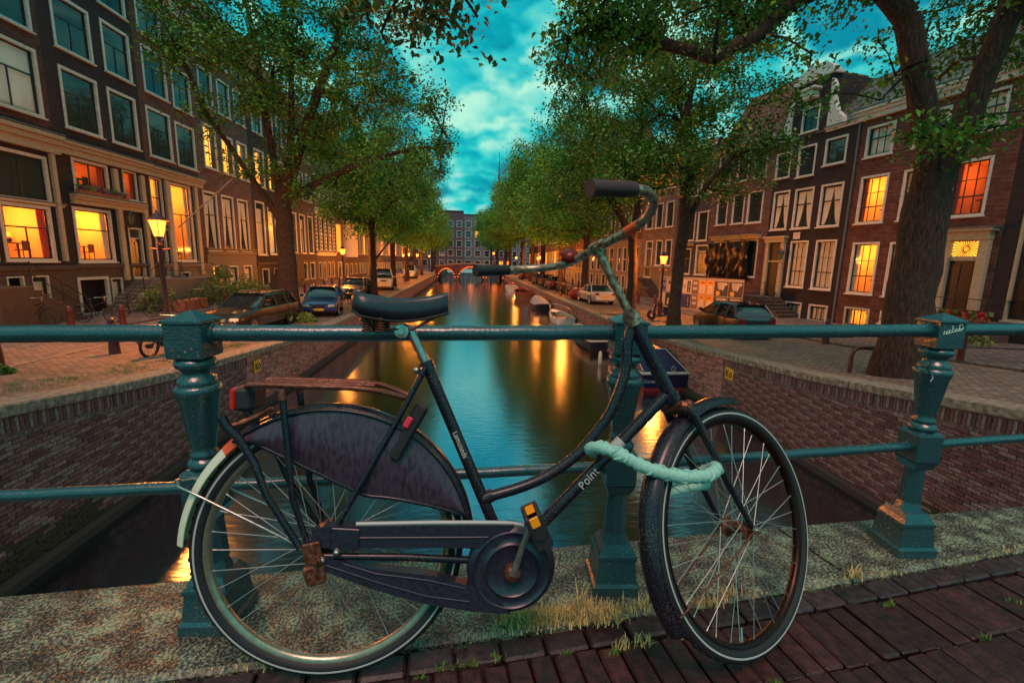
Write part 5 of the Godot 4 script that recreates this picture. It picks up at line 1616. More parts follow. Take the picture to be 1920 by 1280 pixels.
	# tree whose crown hangs in from outside, top left
	tree("tree outside the left edge whose leafy boughs hang into the top of the view", Vector3(-9.3, -0.6, -2.0), [Vector3(0, 0, 0), Vector3(0.1, 2.4, 0), Vector3(0.2, 4.6, 0)], 0.36,
		[[2, Vector3(1.2, 6.4, -1.6), Vector3(2.2, 7.6, -4.0), Vector3(2.8, 8.2, -6.5)], [2, Vector3(2.6, 6.0, -0.9), Vector3(4.6, 6.2, -2.4), Vector3(6.4, 5.9, -3.6), Vector3(7.9, 5.45, -4.4), Vector3(8.8, 5.1, -4.8)]],
		[[Vector3(0.5, 9.0, -4.0), Vector3(4.6, 2.8, 5.4), 1.0], [Vector3(0.4, 9.0, -7.0), Vector3(2.6, 1.4, 2.6), 0.25], [Vector3(8.6, 4.9, -4.9), Vector3(0.9, 0.5, 0.7), 0.05], [Vector3(7.4, 5.6, -4.4), Vector3(0.8, 0.35, 0.6), 0.035]], 330, 79, lf_near, 8, Color(0.075, 0.13, 0.014), 0)
	# rows that recede
	var protos := []
	for i in 3:
		protos.append(tree(["tree on the left quay by the white off-road car", "tree on the left quay by the pale van", "tree on the left quay among the cluster of lamps"][i], Vector3(-7.8 - 0.1 * i, -1.97, [-51.0, -63.0, -74.0][i]), [Vector3(0, 0, 0), Vector3(0.03, 2.4, 0), Vector3(0, 5.0, 0)], 0.27,
			[[2, Vector3(0.2, 8.4, 0), Vector3(-0.2, 11.5, 0)], [2, Vector3(1.4, 7.0, 0.4), Vector3(2.4, 9.0, 0.5)], [2, Vector3(-1.3, 7.0, -0.4), Vector3(-2.2, 9.2, -0.5)]],
			[[Vector3(0, 9.4, 0), Vector3(5.0, 5.0, 5.0), 1.0], [Vector3(2.6, 7.2, 0), Vector3(2.6, 2.6, 2.6), 0.25]], 260, 90 + i, lf_far, 8, Color(0.09, 0.28, 0.016), 2))
	var more := [[1, -8.0, -85.0, "tree at the near foot of the far bridge, left bank"], [2, -7.6, -106.0, "tree beyond the far bridge, left bank"], [0, 9.7, -37.5, "tree behind the silver car, right bank"], [2, 9.6, -47.0, "tree with a lit trunk beside the red moped, right bank"], [1, 9.5, -58.0, "tree by the parked dark cars, right bank"], [0, 9.7, -69.0, "tall tree left of the orange roof, right bank"], [2, 9.6, -80.0, "tree nearest the far bridge, right bank"], [1, 9.4, -101.0, "tree just past the far bridge, right bank"], [0, 9.6, -114.0, "farther tree past the far bridge, right bank"], [2, 8.4, -128.0, "tree in front of the church spire, right bank"], [1, -8.5, -128.0, "tree farthest along the left bank"], [0, 7.5, -141.0, "tree farthest along the right bank"]]
	for i in more.size():
		var m = more[i]
		var o := dup(protos[m[0]], Vector3(m[1], -1.97, m[2]), 1.3 * i, m[3])
		var k := 1.22 if m[2] < -55.0 and m[1] > 0 else 1.0
		o.scale = Vector3(k, k * (1.0 + 0.04 * (i % 3)), k)

func lamp_post(at: Vector3, h: float, label: String, energy: float) -> void:
	var t := thing("street_lamp", label, "street lamp", at, 0.0, "lit street lamps on the quays")
	var b := MB.new()
	b.lathe([[0.0, 0.0], [0.17, 0.0], [0.17, 0.12], [0.145, 0.16], [0.13, 0.75], [0.145, 0.80], [0.10, 0.86], [0.072, 1.0], [0.055, h - 0.95], [0.075, h - 0.90], [0.05, h - 0.84], [0.05, h - 0.72], [0.09, h - 0.68], [0.0, h - 0.68]], 16)
	for s in [-1.0, 1.0]: b.tube([Vector3(0.05 * s, h - 1.05, 0), Vector3(0.26 * s, h - 1.02, 0)], 0.016, 6)
	obj("post", b, M.maroon, t)
	b = MB.new()
	b.lathe([[0.12, h - 0.68], [0.235, h - 0.25]], 6, Transform3D(), false)
	b.lathe([[0.0, h - 0.68], [0.12, h - 0.68]], 6)
	obj("lantern_glass", b, M.lampglass, t)
	b = MB.new()
	for k in 6:
		var a := TAU * k / 6.0
		b.tube([Vector3(cos(a) * 0.125, h - 0.70, sin(a) * 0.125), Vector3(cos(a) * 0.242, h - 0.245, sin(a) * 0.242)], 0.010, 5)
	b.lathe([[0.25, h - 0.25], [0.27, h - 0.23], [0.14, h - 0.12], [0.09, h - 0.06], [0.05, h - 0.04], [0.035, h], [0.0, h + 0.06]], 12)
	obj("lantern_cap", b, M.maroon, t)
	var l := OmniLight3D.new()
	l.light_energy = energy; l.light_color = Color(1.0, 0.55, 0.20); l.light_size = 0.16; l.shadow_enabled = true; l.omni_range = 80.0; l.omni_attenuation = 2.0
	l.position = Vector3(0, h - 0.44, 0)
	t.add_child(l)

func lamps() -> void:
	lamp_post(Vector3(-8.76, ys(14.45), -14.45), 3.86, "maroon lamp post before the tall amber windows, largest lit lantern", LAMP_E)
	lamp_post(Vector3(-10.0, -1.97, -39.3), 3.88, "lit lamp post between the striped house and the white off-road car", LAMP_E)
	lamp_post(Vector3(-8.1, -1.97, -53.5), 3.88, "lit lamp post right of the second tree trunk, left bank", LAMP_E)
	lamp_post(Vector3(-8.2, -1.97, -68.0), 3.95, "lit lamp post beside the pale van, left bank", LAMP_E)
	lamp_post(Vector3(-8.4, -1.97, -82.0), 3.95, "lit lamp post at the left foot of the far bridge", LAMP_E)
	lamp_post(Vector3(-8.4, -1.97, -108.0), 3.95, "lit lamp post beyond the far bridge, left bank", LAMP_E)
	lamp_post(Vector3(11.4, -1.97, -26.2), 3.75, "lit lamp post beside the poster hoarding, right bank", LAMP_E)
	lamp_post(Vector3(9.3, -1.97, -43.6), 3.85, "lit lamp post hidden behind the bicycle bell, right bank", LAMP_E)
	lamp_post(Vector3(10.2, -1.97, -64.0), 3.95, "lit lamp post right of the bicycle's far grip", LAMP_E)
	lamp_post(Vector3(9.8, -1.97, -92.0), 3.95, "lit lamp post at the right foot of the far bridge", LAMP_E)
	lamp_post(Vector3(-11.8, -1.97, -60.0), 3.9, "lit lamp post by the pale bay house, close to the facades", LAMP_E)
	lamp_post(Vector3(-11.6, -1.97, -88.0), 3.9, "lit lamp post before the plum house near the far bridge, left bank", LAMP_E)
	lamp_post(Vector3(12.0, -1.97, -78.0), 3.9, "added lit lamp post by the red house near the far bridge, right bank", LAMP_E)  # added for more warm glimmer far along this bank
	lamp_post(Vector3(5.6, -0.4, -96.5), 3.2, "pale lamp post standing on the far bridge", 2.0)
	# wall lanterns
	for q in [[Vector3(fl(26.55) + 0.55, 2.75, -26.55), M.deadglass, "black unlit wall lantern beside the dark red door, left bank", 0.0], [Vector3(fl(45.8) + 0.55, 3.55, -45.8), M.lampglass, "lit wall lantern beside the yellow doorway, left bank", 5.0], [Vector3(fr(27.0) - 0.55, 1.75, -27.0), M.deadglass, "green glazed unlit wall lantern beside the white door case, right bank", 0.0]]:
		var t := thing("wall_lantern", q[2], "lantern", q[0])
		var b := MB.new()
		b.lathe([[0.0, -0.25], [0.09, -0.25], [0.17, 0.16]], 6, Transform3D(), false)
		obj("lantern_glass", b, q[1], t)
		b = MB.new()
		b.lathe([[0.20, 0.16], [0.2, 0.19], [0.05, 0.34], [0.03, 0.44], [0.0, 0.46]], 8)
		b.tube([Vector3(0, -0.25, 0), Vector3(0, -0.42, 0), Vector3(-0.3 if q[0].x < 0 else 0.3, -0.5, 0), Vector3(-0.62 if q[0].x < 0 else 0.62, -0.3, 0)], 0.02, 6)
		obj("bracket", b, M.iron, t)
		if q[3] > 0.0:
			var l := OmniLight3D.new()
			l.light_energy = q[3]; l.light_color = Color(1.0, 0.62, 0.16); l.light_size = 0.12; l.shadow_enabled = true; l.omni_range = 60.0; l.omni_attenuation = 2.0
			t.add_child(l)

func bollards() -> void:
	var b := MB.new()
	b.lathe([[0.0, -0.1], [0.15, -0.1], [0.13, 0.0], [0.085, 0.74], [0.098, 0.76], [0.098, 0.785], [0.075, 0.80], [0.085, 0.86], [0.06, 0.92], [0.0, 0.94]], 14)
	var m := b.mesh()
	var spots := [[-9.27, 9.9, "maroon bollard nearest the railing's left end, weeds at its foot"], [-14.2, 18.0, "maroon bollard in front of the dark garage opening"], [-13.15, 19.0, "maroon bollard at the foot of the stone stoop"], [-9.0, 12.6, "maroon bollard left of the parked moped, half behind the rail"], [-15.0, 15.0, "maroon bollard by the steps at the left edge"]]
	for q in spots:
		var o := obj("bollard", m, M.maroon)
		o.position = Vector3(q[0], ys(q[1]), -q[1])
		tag(o, q[2], "bollard", "maroon street bollards")
	for i in 14:
		var s := 27.0 + i * 2.5
		var o := obj("bollard", m, M.maroon)
		o.position = Vector3(-13.3 + 0.03 * i, ys(s), -s)
		tag(o, "maroon bollard, %s along the left pavement counting from the stoop" % ORD[i], "bollard", "left pavement bollard row")
	for i in 9:
		var s := 31.0 + i * 3.2
		var o := obj("bollard", m, M.maroon)
		o.position = Vector3(13.1, ys(s), -s)
		tag(o, "maroon bollard, %s of the right pavement row counting from the hoarding" % ORD[i], "bollard", "right pavement bollard row")
	var o := obj("bollard", m, M.maroon)
	o.position = Vector3(13.4, ys(15.8), -15.8)
	tag(o, "maroon bollard under the rail before the red-brown house, right bank", "bollard", "maroon street bollards")
	# bent tube guard beside the thick tree
	b = MB.new()
	b.tube([Vector3(-0.35, -0.1, 0), Vector3(-0.35, 0.42, 0), Vector3(-0.30, 0.53, 0), Vector3(-0.2, 0.58, 0), Vector3(0.9, 0.58, 0), Vector3(1.0, 0.53, 0), Vector3(1.05, 0.42, 0), Vector3(1.05, -0.1, 0)], 0.045, 10)
	o = obj("tree_guard", b, M.maroon)
	o.position = Vector3(9.3, ys(9.7), -9.75); o.rotation.y = 0.1
	tag(o, "bent maroon tube guard left of the thick tree's foot", "guard rail")
	# low railing on the right pavement
	var t := thing("street_railing", "dark iron railing with maroon posts below the planter, right edge", "railing", Vector3(14.9, 0, -11.3))
	for i in 4:
		b = MB.new(); b.lathe([[0.0, -0.1], [0.09, -0.1], [0.075, 1.0], [0.09, 1.04], [0.0, 1.08]], 10, Transform3D(Basis(), Vector3(-1.2 + i * 1.6, ys(11.3 - i * 0.8), i * 0.8)))
		obj("post", b, M.maroon, t)
	b = MB.new()
	for y in [0.45, 0.9]: b.tube([Vector3(-1.2, ys(11.3) + y, 0), Vector3(3.6, ys(8.9) + y, 2.4)], 0.022, 6)
	obj("rail", b, M.iron, t)

# length along x, front at +x
func car(called: String, label: String, at: Vector3, turn: float, p: Dictionary, body: Material) -> Node3D:
	var t := thing(called, label, "car", at, turn, "parked cars")
	var a: float = p.L / 2; var w: float = p.W / 2
	var bl: float = p.belt
	var st := [[-a, p.tail - 0.12, 0.84, 0.34], [-a + 0.06, p.tail, 0.93, 0.26], [p.rb - 0.05, p.tail + 0.02, 0.985, 0.2], [p.rb + 0.25, bl, 1.0, 0.2], [0.0, bl, 1.0, 0.2], [p.wb, bl - 0.01, 1.0, 0.2], [p.wb + 0.15, p.hb, 0.99, 0.2], [a - 0.55, p.hf + 0.03, 0.97, 0.2], [a - 0.12, p.hf - 0.04, 0.90, 0.24], [a, p.hf - 0.2, 0.78, 0.34]]
	var rings := []
	for s in st:
		var hw: float = w * s[2]; var yb: float = s[3]; var yt: float = s[1]
		var half := [[hw * 0.9, yb], [hw * 0.985, yb + 0.10], [hw, yb + (yt - yb) * 0.5], [hw * 0.985, yt - 0.09], [hw * 0.95, yt - 0.025], [hw * 0.86, yt], [hw * 0.4, yt + 0.018]]
		var ring := []
		for q in half: ring.append(Vector3(s[0], q[1], q[0]))
		for k in range(half.size() - 1, -1, -1): ring.append(Vector3(s[0], half[k][1], -half[k][0]))
		rings.append(ring)
	var b := MB.new(); b.loft(rings, true, -1.0)
	if b.n.size() > 0 and b.n[0].dot(b.v[0] - Vector3(0, 0.5, 0)) < 0:
		b = MB.new(); b.loft(rings, true, 1.0)
	obj("body", b, body, t)
	# greenhouse
	var gs := [[p.rb - 0.02, bl - 0.02, bl + 0.02, 0.95, 0.92], [p.re, bl - 0.02, p.H - 0.04, 0.955, 0.74], [(p.re + p.ws) / 2, bl - 0.02, p.H, 0.96, 0.76], [p.ws, bl - 0.02, p.H - 0.03, 0.955, 0.73], [p.wb + 0.10, bl - 0.05, bl + 0.0, 0.93, 0.88]]
	rings = []; var roof := []
	for s in gs:
		var ring := []
		var half := [[w * s[3], s[1]], [w * lerpf(s[3], s[4], 0.85), lerpf(s[1], s[2], 0.86)], [w * s[4] * 0.94, s[2] - 0.012], [w * s[4] * 0.5, s[2] + 0.01]]
		for q in half: ring.append(Vector3(s[0], q[1], q[0]))
		for k in range(3, -1, -1): ring.append(Vector3(s[0], half[k][1], -half[k][0]))
		rings.append(ring)
	b = MB.new(); b.loft(rings, true, 1.0, false)
	if b.n[6].dot(b.v[6] - Vector3(0, bl, 0)) < 0:
		b = MB.new(); b.loft(rings, true, -1.0, false)
	obj("window_glass", b, M.carglass, t)
	var rr := []
	for i in [1, 2, 3]:
		var s = gs[i]
		var ring := []
		for z in [-1.0, -0.96, -0.8, -0.4, 0.0, 0.4, 0.8, 0.96, 1.0]:
			ring.append(Vector3(s[0] + (0.06 if i == 3 else (-0.04 if i == 1 else 0.0)), s[2] + 0.022 - (0.10 if absf(z) == 1.0 else (0.035 if absf(z) > 0.9 else 0.0)), z * w * (s[4] * 0.985 + (0.02 if absf(z) == 1.0 else 0.0))))
		rr.append(ring)
	b = MB.new(); b.loft(rr, false, 1.0)
	if b.n[0].y < 0: b = MB.new(); b.loft(rr, false, -1.0)
	for s in [-1.0, 1.0]:
		# pillars
		b.tube([Vector3(p.wb + 0.08, bl - 0.02, s * w * 0.925), Vector3(p.ws, p.H - 0.05, s * w * 0.725)], 0.035, 6)
		b.tube([Vector3(p.rb + 0.02, bl, s * w * 0.94), Vector3(p.re, p.H - 0.06, s * w * 0.745)], 0.05, 6)
		for x in p.pillars: b.tube([Vector3(x, bl - 0.02, s * w * 0.962), Vector3(x, p.H - 0.06, s * w * 0.765)], 0.04, 6)
	obj("roof", b, body, t)
	for x in [a - p.fo, -a + p.ro]:
		for s in [-1.0, 1.0]:
			var wr: float = p.wr
			b = MB.new()
			var xf := Transform3D(Basis(Vector3.RIGHT, PI / 2), Vector3(x, wr, s * (w - 0.085)))
			b.lathe([[wr * 0.66, -0.09], [wr * 0.92, -0.095], [wr, -0.06], [wr, 0.06], [wr * 0.92, 0.095], [wr * 0.66, 0.09]], 24, xf)
			var wh := obj("wheel", b, M.rubber, t)
			b = MB.new()
			b.lathe([[0.0, -0.055], [wr * 0.2, -0.065], [wr * 0.3, -0.05], [wr * 0.62, -0.075], [wr * 0.67, -0.09]] if s < 0 else [[0.0, 0.055], [wr * 0.2, 0.065], [wr * 0.3, 0.05], [wr * 0.62, 0.075], [wr * 0.67, 0.09]], 20, Transform3D(Basis(Vector3.RIGHT, PI / 2), Vector3(x, wr, s * (w - 0.085))))
			obj("rim", b, M.steel, wh)
			b = MB.new()
			b.lathe([[wr * 1.0, 0.0], [wr * 1.16, 0.0]], 24, Transform3D(Basis(Vector3.RIGHT, PI / 2), Vector3(x, wr, s * (w + 0.004))))
			obj("wheel_arch", b, M.rubber, t)
	for s in [-1.0, 1.0]:
		b = MB.new(); b.cbox(Vector3(a - 0.09, p.hf - 0.16, s * w * 0.66), Vector3(0.16, 0.13, w * 0.36), 0.03, Basis(Vector3.UP, -s * 0.3))
		obj("headlight", b, M.lens, t)
		b = MB.new(); b.cbox(Vector3(-a + 0.03, p.tail - 0.16, s * w * 0.72), Vector3(0.1, p.tl, w * 0.34), 0.02, Basis(Vector3.UP, s * 0.15))
		obj("tail_light", b, M.taillens, t)
		b = MB.new(); b.cbox(Vector3(p.wb - 0.18, bl + 0.09, s * (w + 0.10)), Vector3(0.10, 0.13, 0.18), 0.03)
		obj("mirror", b, body, t)
		b = MB.new(); b.box(Vector3((p.rb + p.wb) * 0.5, bl * 0.62, s * (w + 0.003)), Vector3(p.L * 0.42, 0.035, 0.012))
		for x in p.pillars: b.box(Vector3(x, bl * 0.68, s * w * 0.999), Vector3(0.012, bl * 0.5, 0.012))
		obj("door_trim", b, M.rubber, t)
	b = MB.new(); b.cbox(Vector3(a - 0.01, p.hf - 0.17, 0), Vector3(0.08, 0.13, w * 0.66), 0.015)
	for q in 4: b.box(Vector3(a + 0.033, p.hf - 0.215 + q * 0.03, 0), Vector3(0.006, 0.008, w * 0.62))
	obj("grille", b, M.steel if p.get("chrome", false) else M.rubber, t)
	b = MB.new(); b.cbox(Vector3(a - 0.03, 0.42, 0), Vector3(0.18, 0.15, w * 1.66), 0.05); b.cbox(Vector3(-a + 0.03, 0.44, 0), Vector3(0.18, 0.16, w * 1.72), 0.05)
	obj("bumper", b, body if not p.get("chrome", false) else M.rubber, t)
	b = MB.new(); b.box(Vector3(a + 0.065, 0.43, 0), Vector3(0.012, 0.11, 0.50)); b.box(Vector3(-a - 0.065, 0.62 if p.tail > 0.9 else 0.55, 0), Vector3(0.012, 0.11, 0.50))
	obj("number_plate", b, M.plate, t)
	if p.get("rails", false):
		for s in [-1.0, 1.0]:
			b = MB.new(); b.tube([Vector3(p.ws - 0.3, p.H - 0.01, s * w * 0.68), Vector3(p.ws - 0.4, p.H + 0.05, s * w * 0.68), Vector3(p.re + 0.3, p.H + 0.05, s * w * 0.68), Vector3(p.re + 0.2, p.H - 0.01, s * w * 0.68)], 0.014, 6)
			obj("roof_rail", b, M.steel, t)
	return t

func cars() -> void:
	var wagon := {"L": 4.7, "W": 1.76, "H": 1.44, "belt": 0.93, "hb": 0.93, "hf": 0.76, "tail": 0.95, "wb": 0.85, "ws": 0.15, "re": -1.75, "rb": -2.15, "pillars": [-0.35, -1.25], "fo": 0.86, "ro": 0.98, "wr": 0.315, "tl": 0.5, "chrome": true, "rails": true}
	var sedan := {"L": 4.6, "W": 1.74, "H": 1.40, "belt": 0.92, "hb": 0.92, "hf": 0.74, "tail": 0.96, "wb": 0.95, "ws": 0.3, "re": -0.95, "rb": -1.55, "pillars": [-0.3], "fo": 0.86, "ro": 1.0, "wr": 0.315, "tl": 0.16}
	var hatch := {"L": 3.9, "W": 1.68, "H": 1.47, "belt": 0.96, "hb": 0.96, "hf": 0.78, "tail": 0.98, "wb": 1.0, "ws": 0.25, "re": -1.35, "rb": -1.8, "pillars": [-0.25, -1.05], "fo": 0.75, "ro": 0.72, "wr": 0.31, "tl": 0.22}
	var jeep := {"L": 4.3, "W": 1.75, "H": 2.0, "belt": 1.15, "hb": 1.12, "hf": 1.08, "tail": 1.15, "wb": 0.72, "ws": 0.5, "re": -2.0, "rb": -2.08, "pillars": [-0.2, -1.0], "fo": 0.65, "ro": 0.9, "wr": 0.4, "tl": 0.2}
	var van := {"L": 4.6, "W": 1.78, "H": 1.98, "belt": 1.15, "hb": 1.14, "hf": 0.95, "tail": 1.15, "wb": 1.35, "ws": 0.85, "re": -2.1, "rb": -2.22, "pillars": [0.1, -1.0], "fo": 0.8, "ro": 0.8, "wr": 0.33, "tl": 0.4}
	var wag2 := wagon.duplicate(); wag2["chrome"] = false
	car("parked_car", "black estate car with chrome grille facing the railing, left bank", Vector3(-8.75, ys(19.6), -19.9), -PI / 2 - 0.10, wagon, paint(0.012, 0.010, 0.010))
	car("parked_car", "bright blue estate car facing us behind the first big tree", Vector3(-7.75, ys(26), -26.1), -PI / 2 + 0.18, wag2, paint(0.012, 0.025, 0.16))
	car("parked_car", "dark grey estate car behind the blue one, left bank", Vector3(-8.6, -1.97, -37.2), -PI / 2 + 0.05, wag2, paint(0.03, 0.036, 0.04))
	car("off_road_car", "white boxy off-road car on the left quay", Vector3(-8.0, -1.97, -46.4), -PI / 2 + 0.16, jeep, paint(0.62, 0.60, 0.52))
	car("parked_van", "pale blue-white van far along the left quay", Vector3(-8.6, -1.97, -73.5), -PI / 2, van, paint(0.42, 0.55, 0.58))
	car("parked_car", "silver saloon seen from behind on the right quay", Vector3(9.9, -1.97, -34.9), PI / 2 + 0.06, sedan, paint(0.52, 0.47, 0.42))
	car("parked_car", "black hatchback half hidden by the rail, in front of the posters", Vector3(11.3, ys(18.7) - 0.02, -18.7), PI / 2 - 0.02, hatch, paint(0.010, 0.010, 0.011))
	car("parked_car", "dark estate car behind the cluster of bicycles, right bank", Vector3(9.9, -1.97, -51.5), PI / 2, wag2, paint(0.02, 0.022, 0.026))
	car("parked_car", "dark red hatchback next in the row beyond the bicycles, right bank", Vector3(9.9, -1.97, -57.0), PI / 2, hatch, paint(0.07, 0.012, 0.012))
	car("parked_car", "dark blue hatchback farther in the row, right bank", Vector3(9.9, -1.97, -62.0), PI / 2, hatch, paint(0.015, 0.018, 0.04))
	car("parked_car", "red car far along the right quay before the bridge", Vector3(9.8, -1.97, -78.0), PI / 2, sedan, paint(0.18, 0.014, 0.012))

func boat(called: String, label: String, at: Vector3, turn: float, L: float, B: float, free: float, hull: Material, inner: Material, cover: Material, cover_h: float, stripe: Material) -> Node3D:
	var t := thing(called, label, "boat", at, turn, "boats moored on the right side")
	# bow at -z, stern at +z; waterline at y 0
	var rings := []; var rim := []
	var n := 14
	for i in n + 1:
		var f := float(i) / n      # 0 bow, 1 stern
		var bb := B * 0.5 * pow(sin(clampf(f * 1.25 + 0.02, 0, 1) * PI * 0.5), 0.72) * (1.0 - 0.14 * smoothstep(0.7, 1.0, f))
		var sh := free * (1.0 + 0.45 * pow(1.0 - f, 2.2))
		var z := (f - 0.5) * L
		var rake := -0.35 * (1.0 - smoothstep(0.0, 0.2, f))
		rings.append([Vector3(0, -0.25, z - rake), Vector3(bb * 0.62, -0.2, z - rake), Vector3(bb * 0.9, 0.12, z - rake * 0.6), Vector3(bb * 0.97, sh * 0.6, z - rake * 0.3), Vector3(bb, sh, z), Vector3(-bb, sh, z), Vector3(-bb * 0.97, sh * 0.6, z - rake * 0.3), Vector3(-bb * 0.9, 0.12, z - rake * 0.6), Vector3(-bb * 0.62, -0.2, z - rake)])
		rim.append([bb, sh, z])
	var b := MB.new()
	for i in n:
		for j in 9:
			if j == 4: continue
			var q := (j + 1) % 9
			b.flat(rings[i][j], rings[i][q], rings[i + 1][q], rings[i + 1][j], Vector3(0, 0.15, rings[i][j].z))
	# transom
	var c := Vector3(0, free * 0.4, L * 0.5)
	for j in 9: b.tri(c, rings[n][j], rings[n][(j + 1) % 9], Vector3.BACK, Vector3.BACK, Vector3.BACK)
	obj("hull", b, hull, t)
	if stripe:
		b = MB.new()
		for i in n:
			for s in [0, 1]:
				var j0 := 2 if s == 0 else 7
				var p0: Vector3 = rings[i][j0]; var p1: Vector3 = rings[i + 1][j0]
				var o := Vector3(0.012 if s == 0 else -0.012, 0, 0)
				b.flat(p0 + o + Vector3(0, -0.14, 0), p1 + o + Vector3(0, -0.14, 0), p1 + o + Vector3(0, 0.02, 0), p0 + o + Vector3(0, 0.02, 0), Vector3(0, 0, p0.z))
		b.box(Vector3(0, 0.06, L * 0.5 + 0.012), Vector3(B * 0.76, 0.14, 0.012))
		obj("waterline_stripe", b, stripe, t)
	var left := []; var right := []
	for q in rim:
		left.append(Vector3(-q[0], q[1] + 0.02, q[2])); right.append(Vector3(q[0], q[1] + 0.02, q[2]))
	b = MB.new(); b.tube(left, 0.045, 7); b.tube(right, 0.045, 7); b.tube([left[n], right[n]], 0.045, 7)
	obj("gunwale", b, inner, t)
	b = MB.new()
	if cover:
		var rr := []
		for i in range(1, n + 1):
			var f := float(i) / n
			var hgt: float = cover_h * sin(PI * clampf(f * 0.92 + 0.06, 0, 1)) ** 0.7
			var ring := []
			for k in 11:
				var u := -1.0 + 0.2 * k
				ring.append(Vector3(rim[i][0] * u * 1.02, rim[i][1] + 0.05 + hgt * (1.0 - pow(absf(u), 2.4)) + 0.015 * sin(k * 2.0 + i * 1.7), rim[i][2]))
			rr.append(ring)
		b.loft(rr, false, 1.0)
		if b.n[30].y < 0: b = MB.new(); b.loft(rr, false, -1.0)
		obj("cover", b, cover, t)
	else:
		for i in range(1, n):
			b.flat(Vector3(-rim[i][0] * 0.92, free * 0.35, rim[i][2]), Vector3(rim[i][0] * 0.92, free * 0.35, rim[i][2]), Vector3(rim[i + 1][0] * 0.92, free * 0.35, rim[i + 1][2]), Vector3(-rim[i + 1][0] * 0.92, free * 0.35, rim[i + 1][2]), Vector3(0, -5, 0))
		obj("floor", b, inner, t)
		for q in [0.36, 0.6, 0.84]:
			var i := int(q * n)
			b = MB.new(); b.cbox(Vector3(0, free * 0.75, rim[i][2]), Vector3(rim[i][0] * 1.86, 0.05, 0.28), 0.01)
			obj("thwart", b, M.boat_wood, t)
		b = MB.new()
		for i in 3: b.flat(Vector3(-rim[i][0], rim[i][1], rim[i][2]), Vector3(rim[i][0], rim[i][1], rim[i][2]), Vector3(rim[i + 1][0], rim[i + 1][1], rim[i + 1][2]), Vector3(-rim[i + 1][0], rim[i + 1][1], rim[i + 1][2]), Vector3(0, -5, 0))
		obj("foredeck", b, inner, t)
	return t

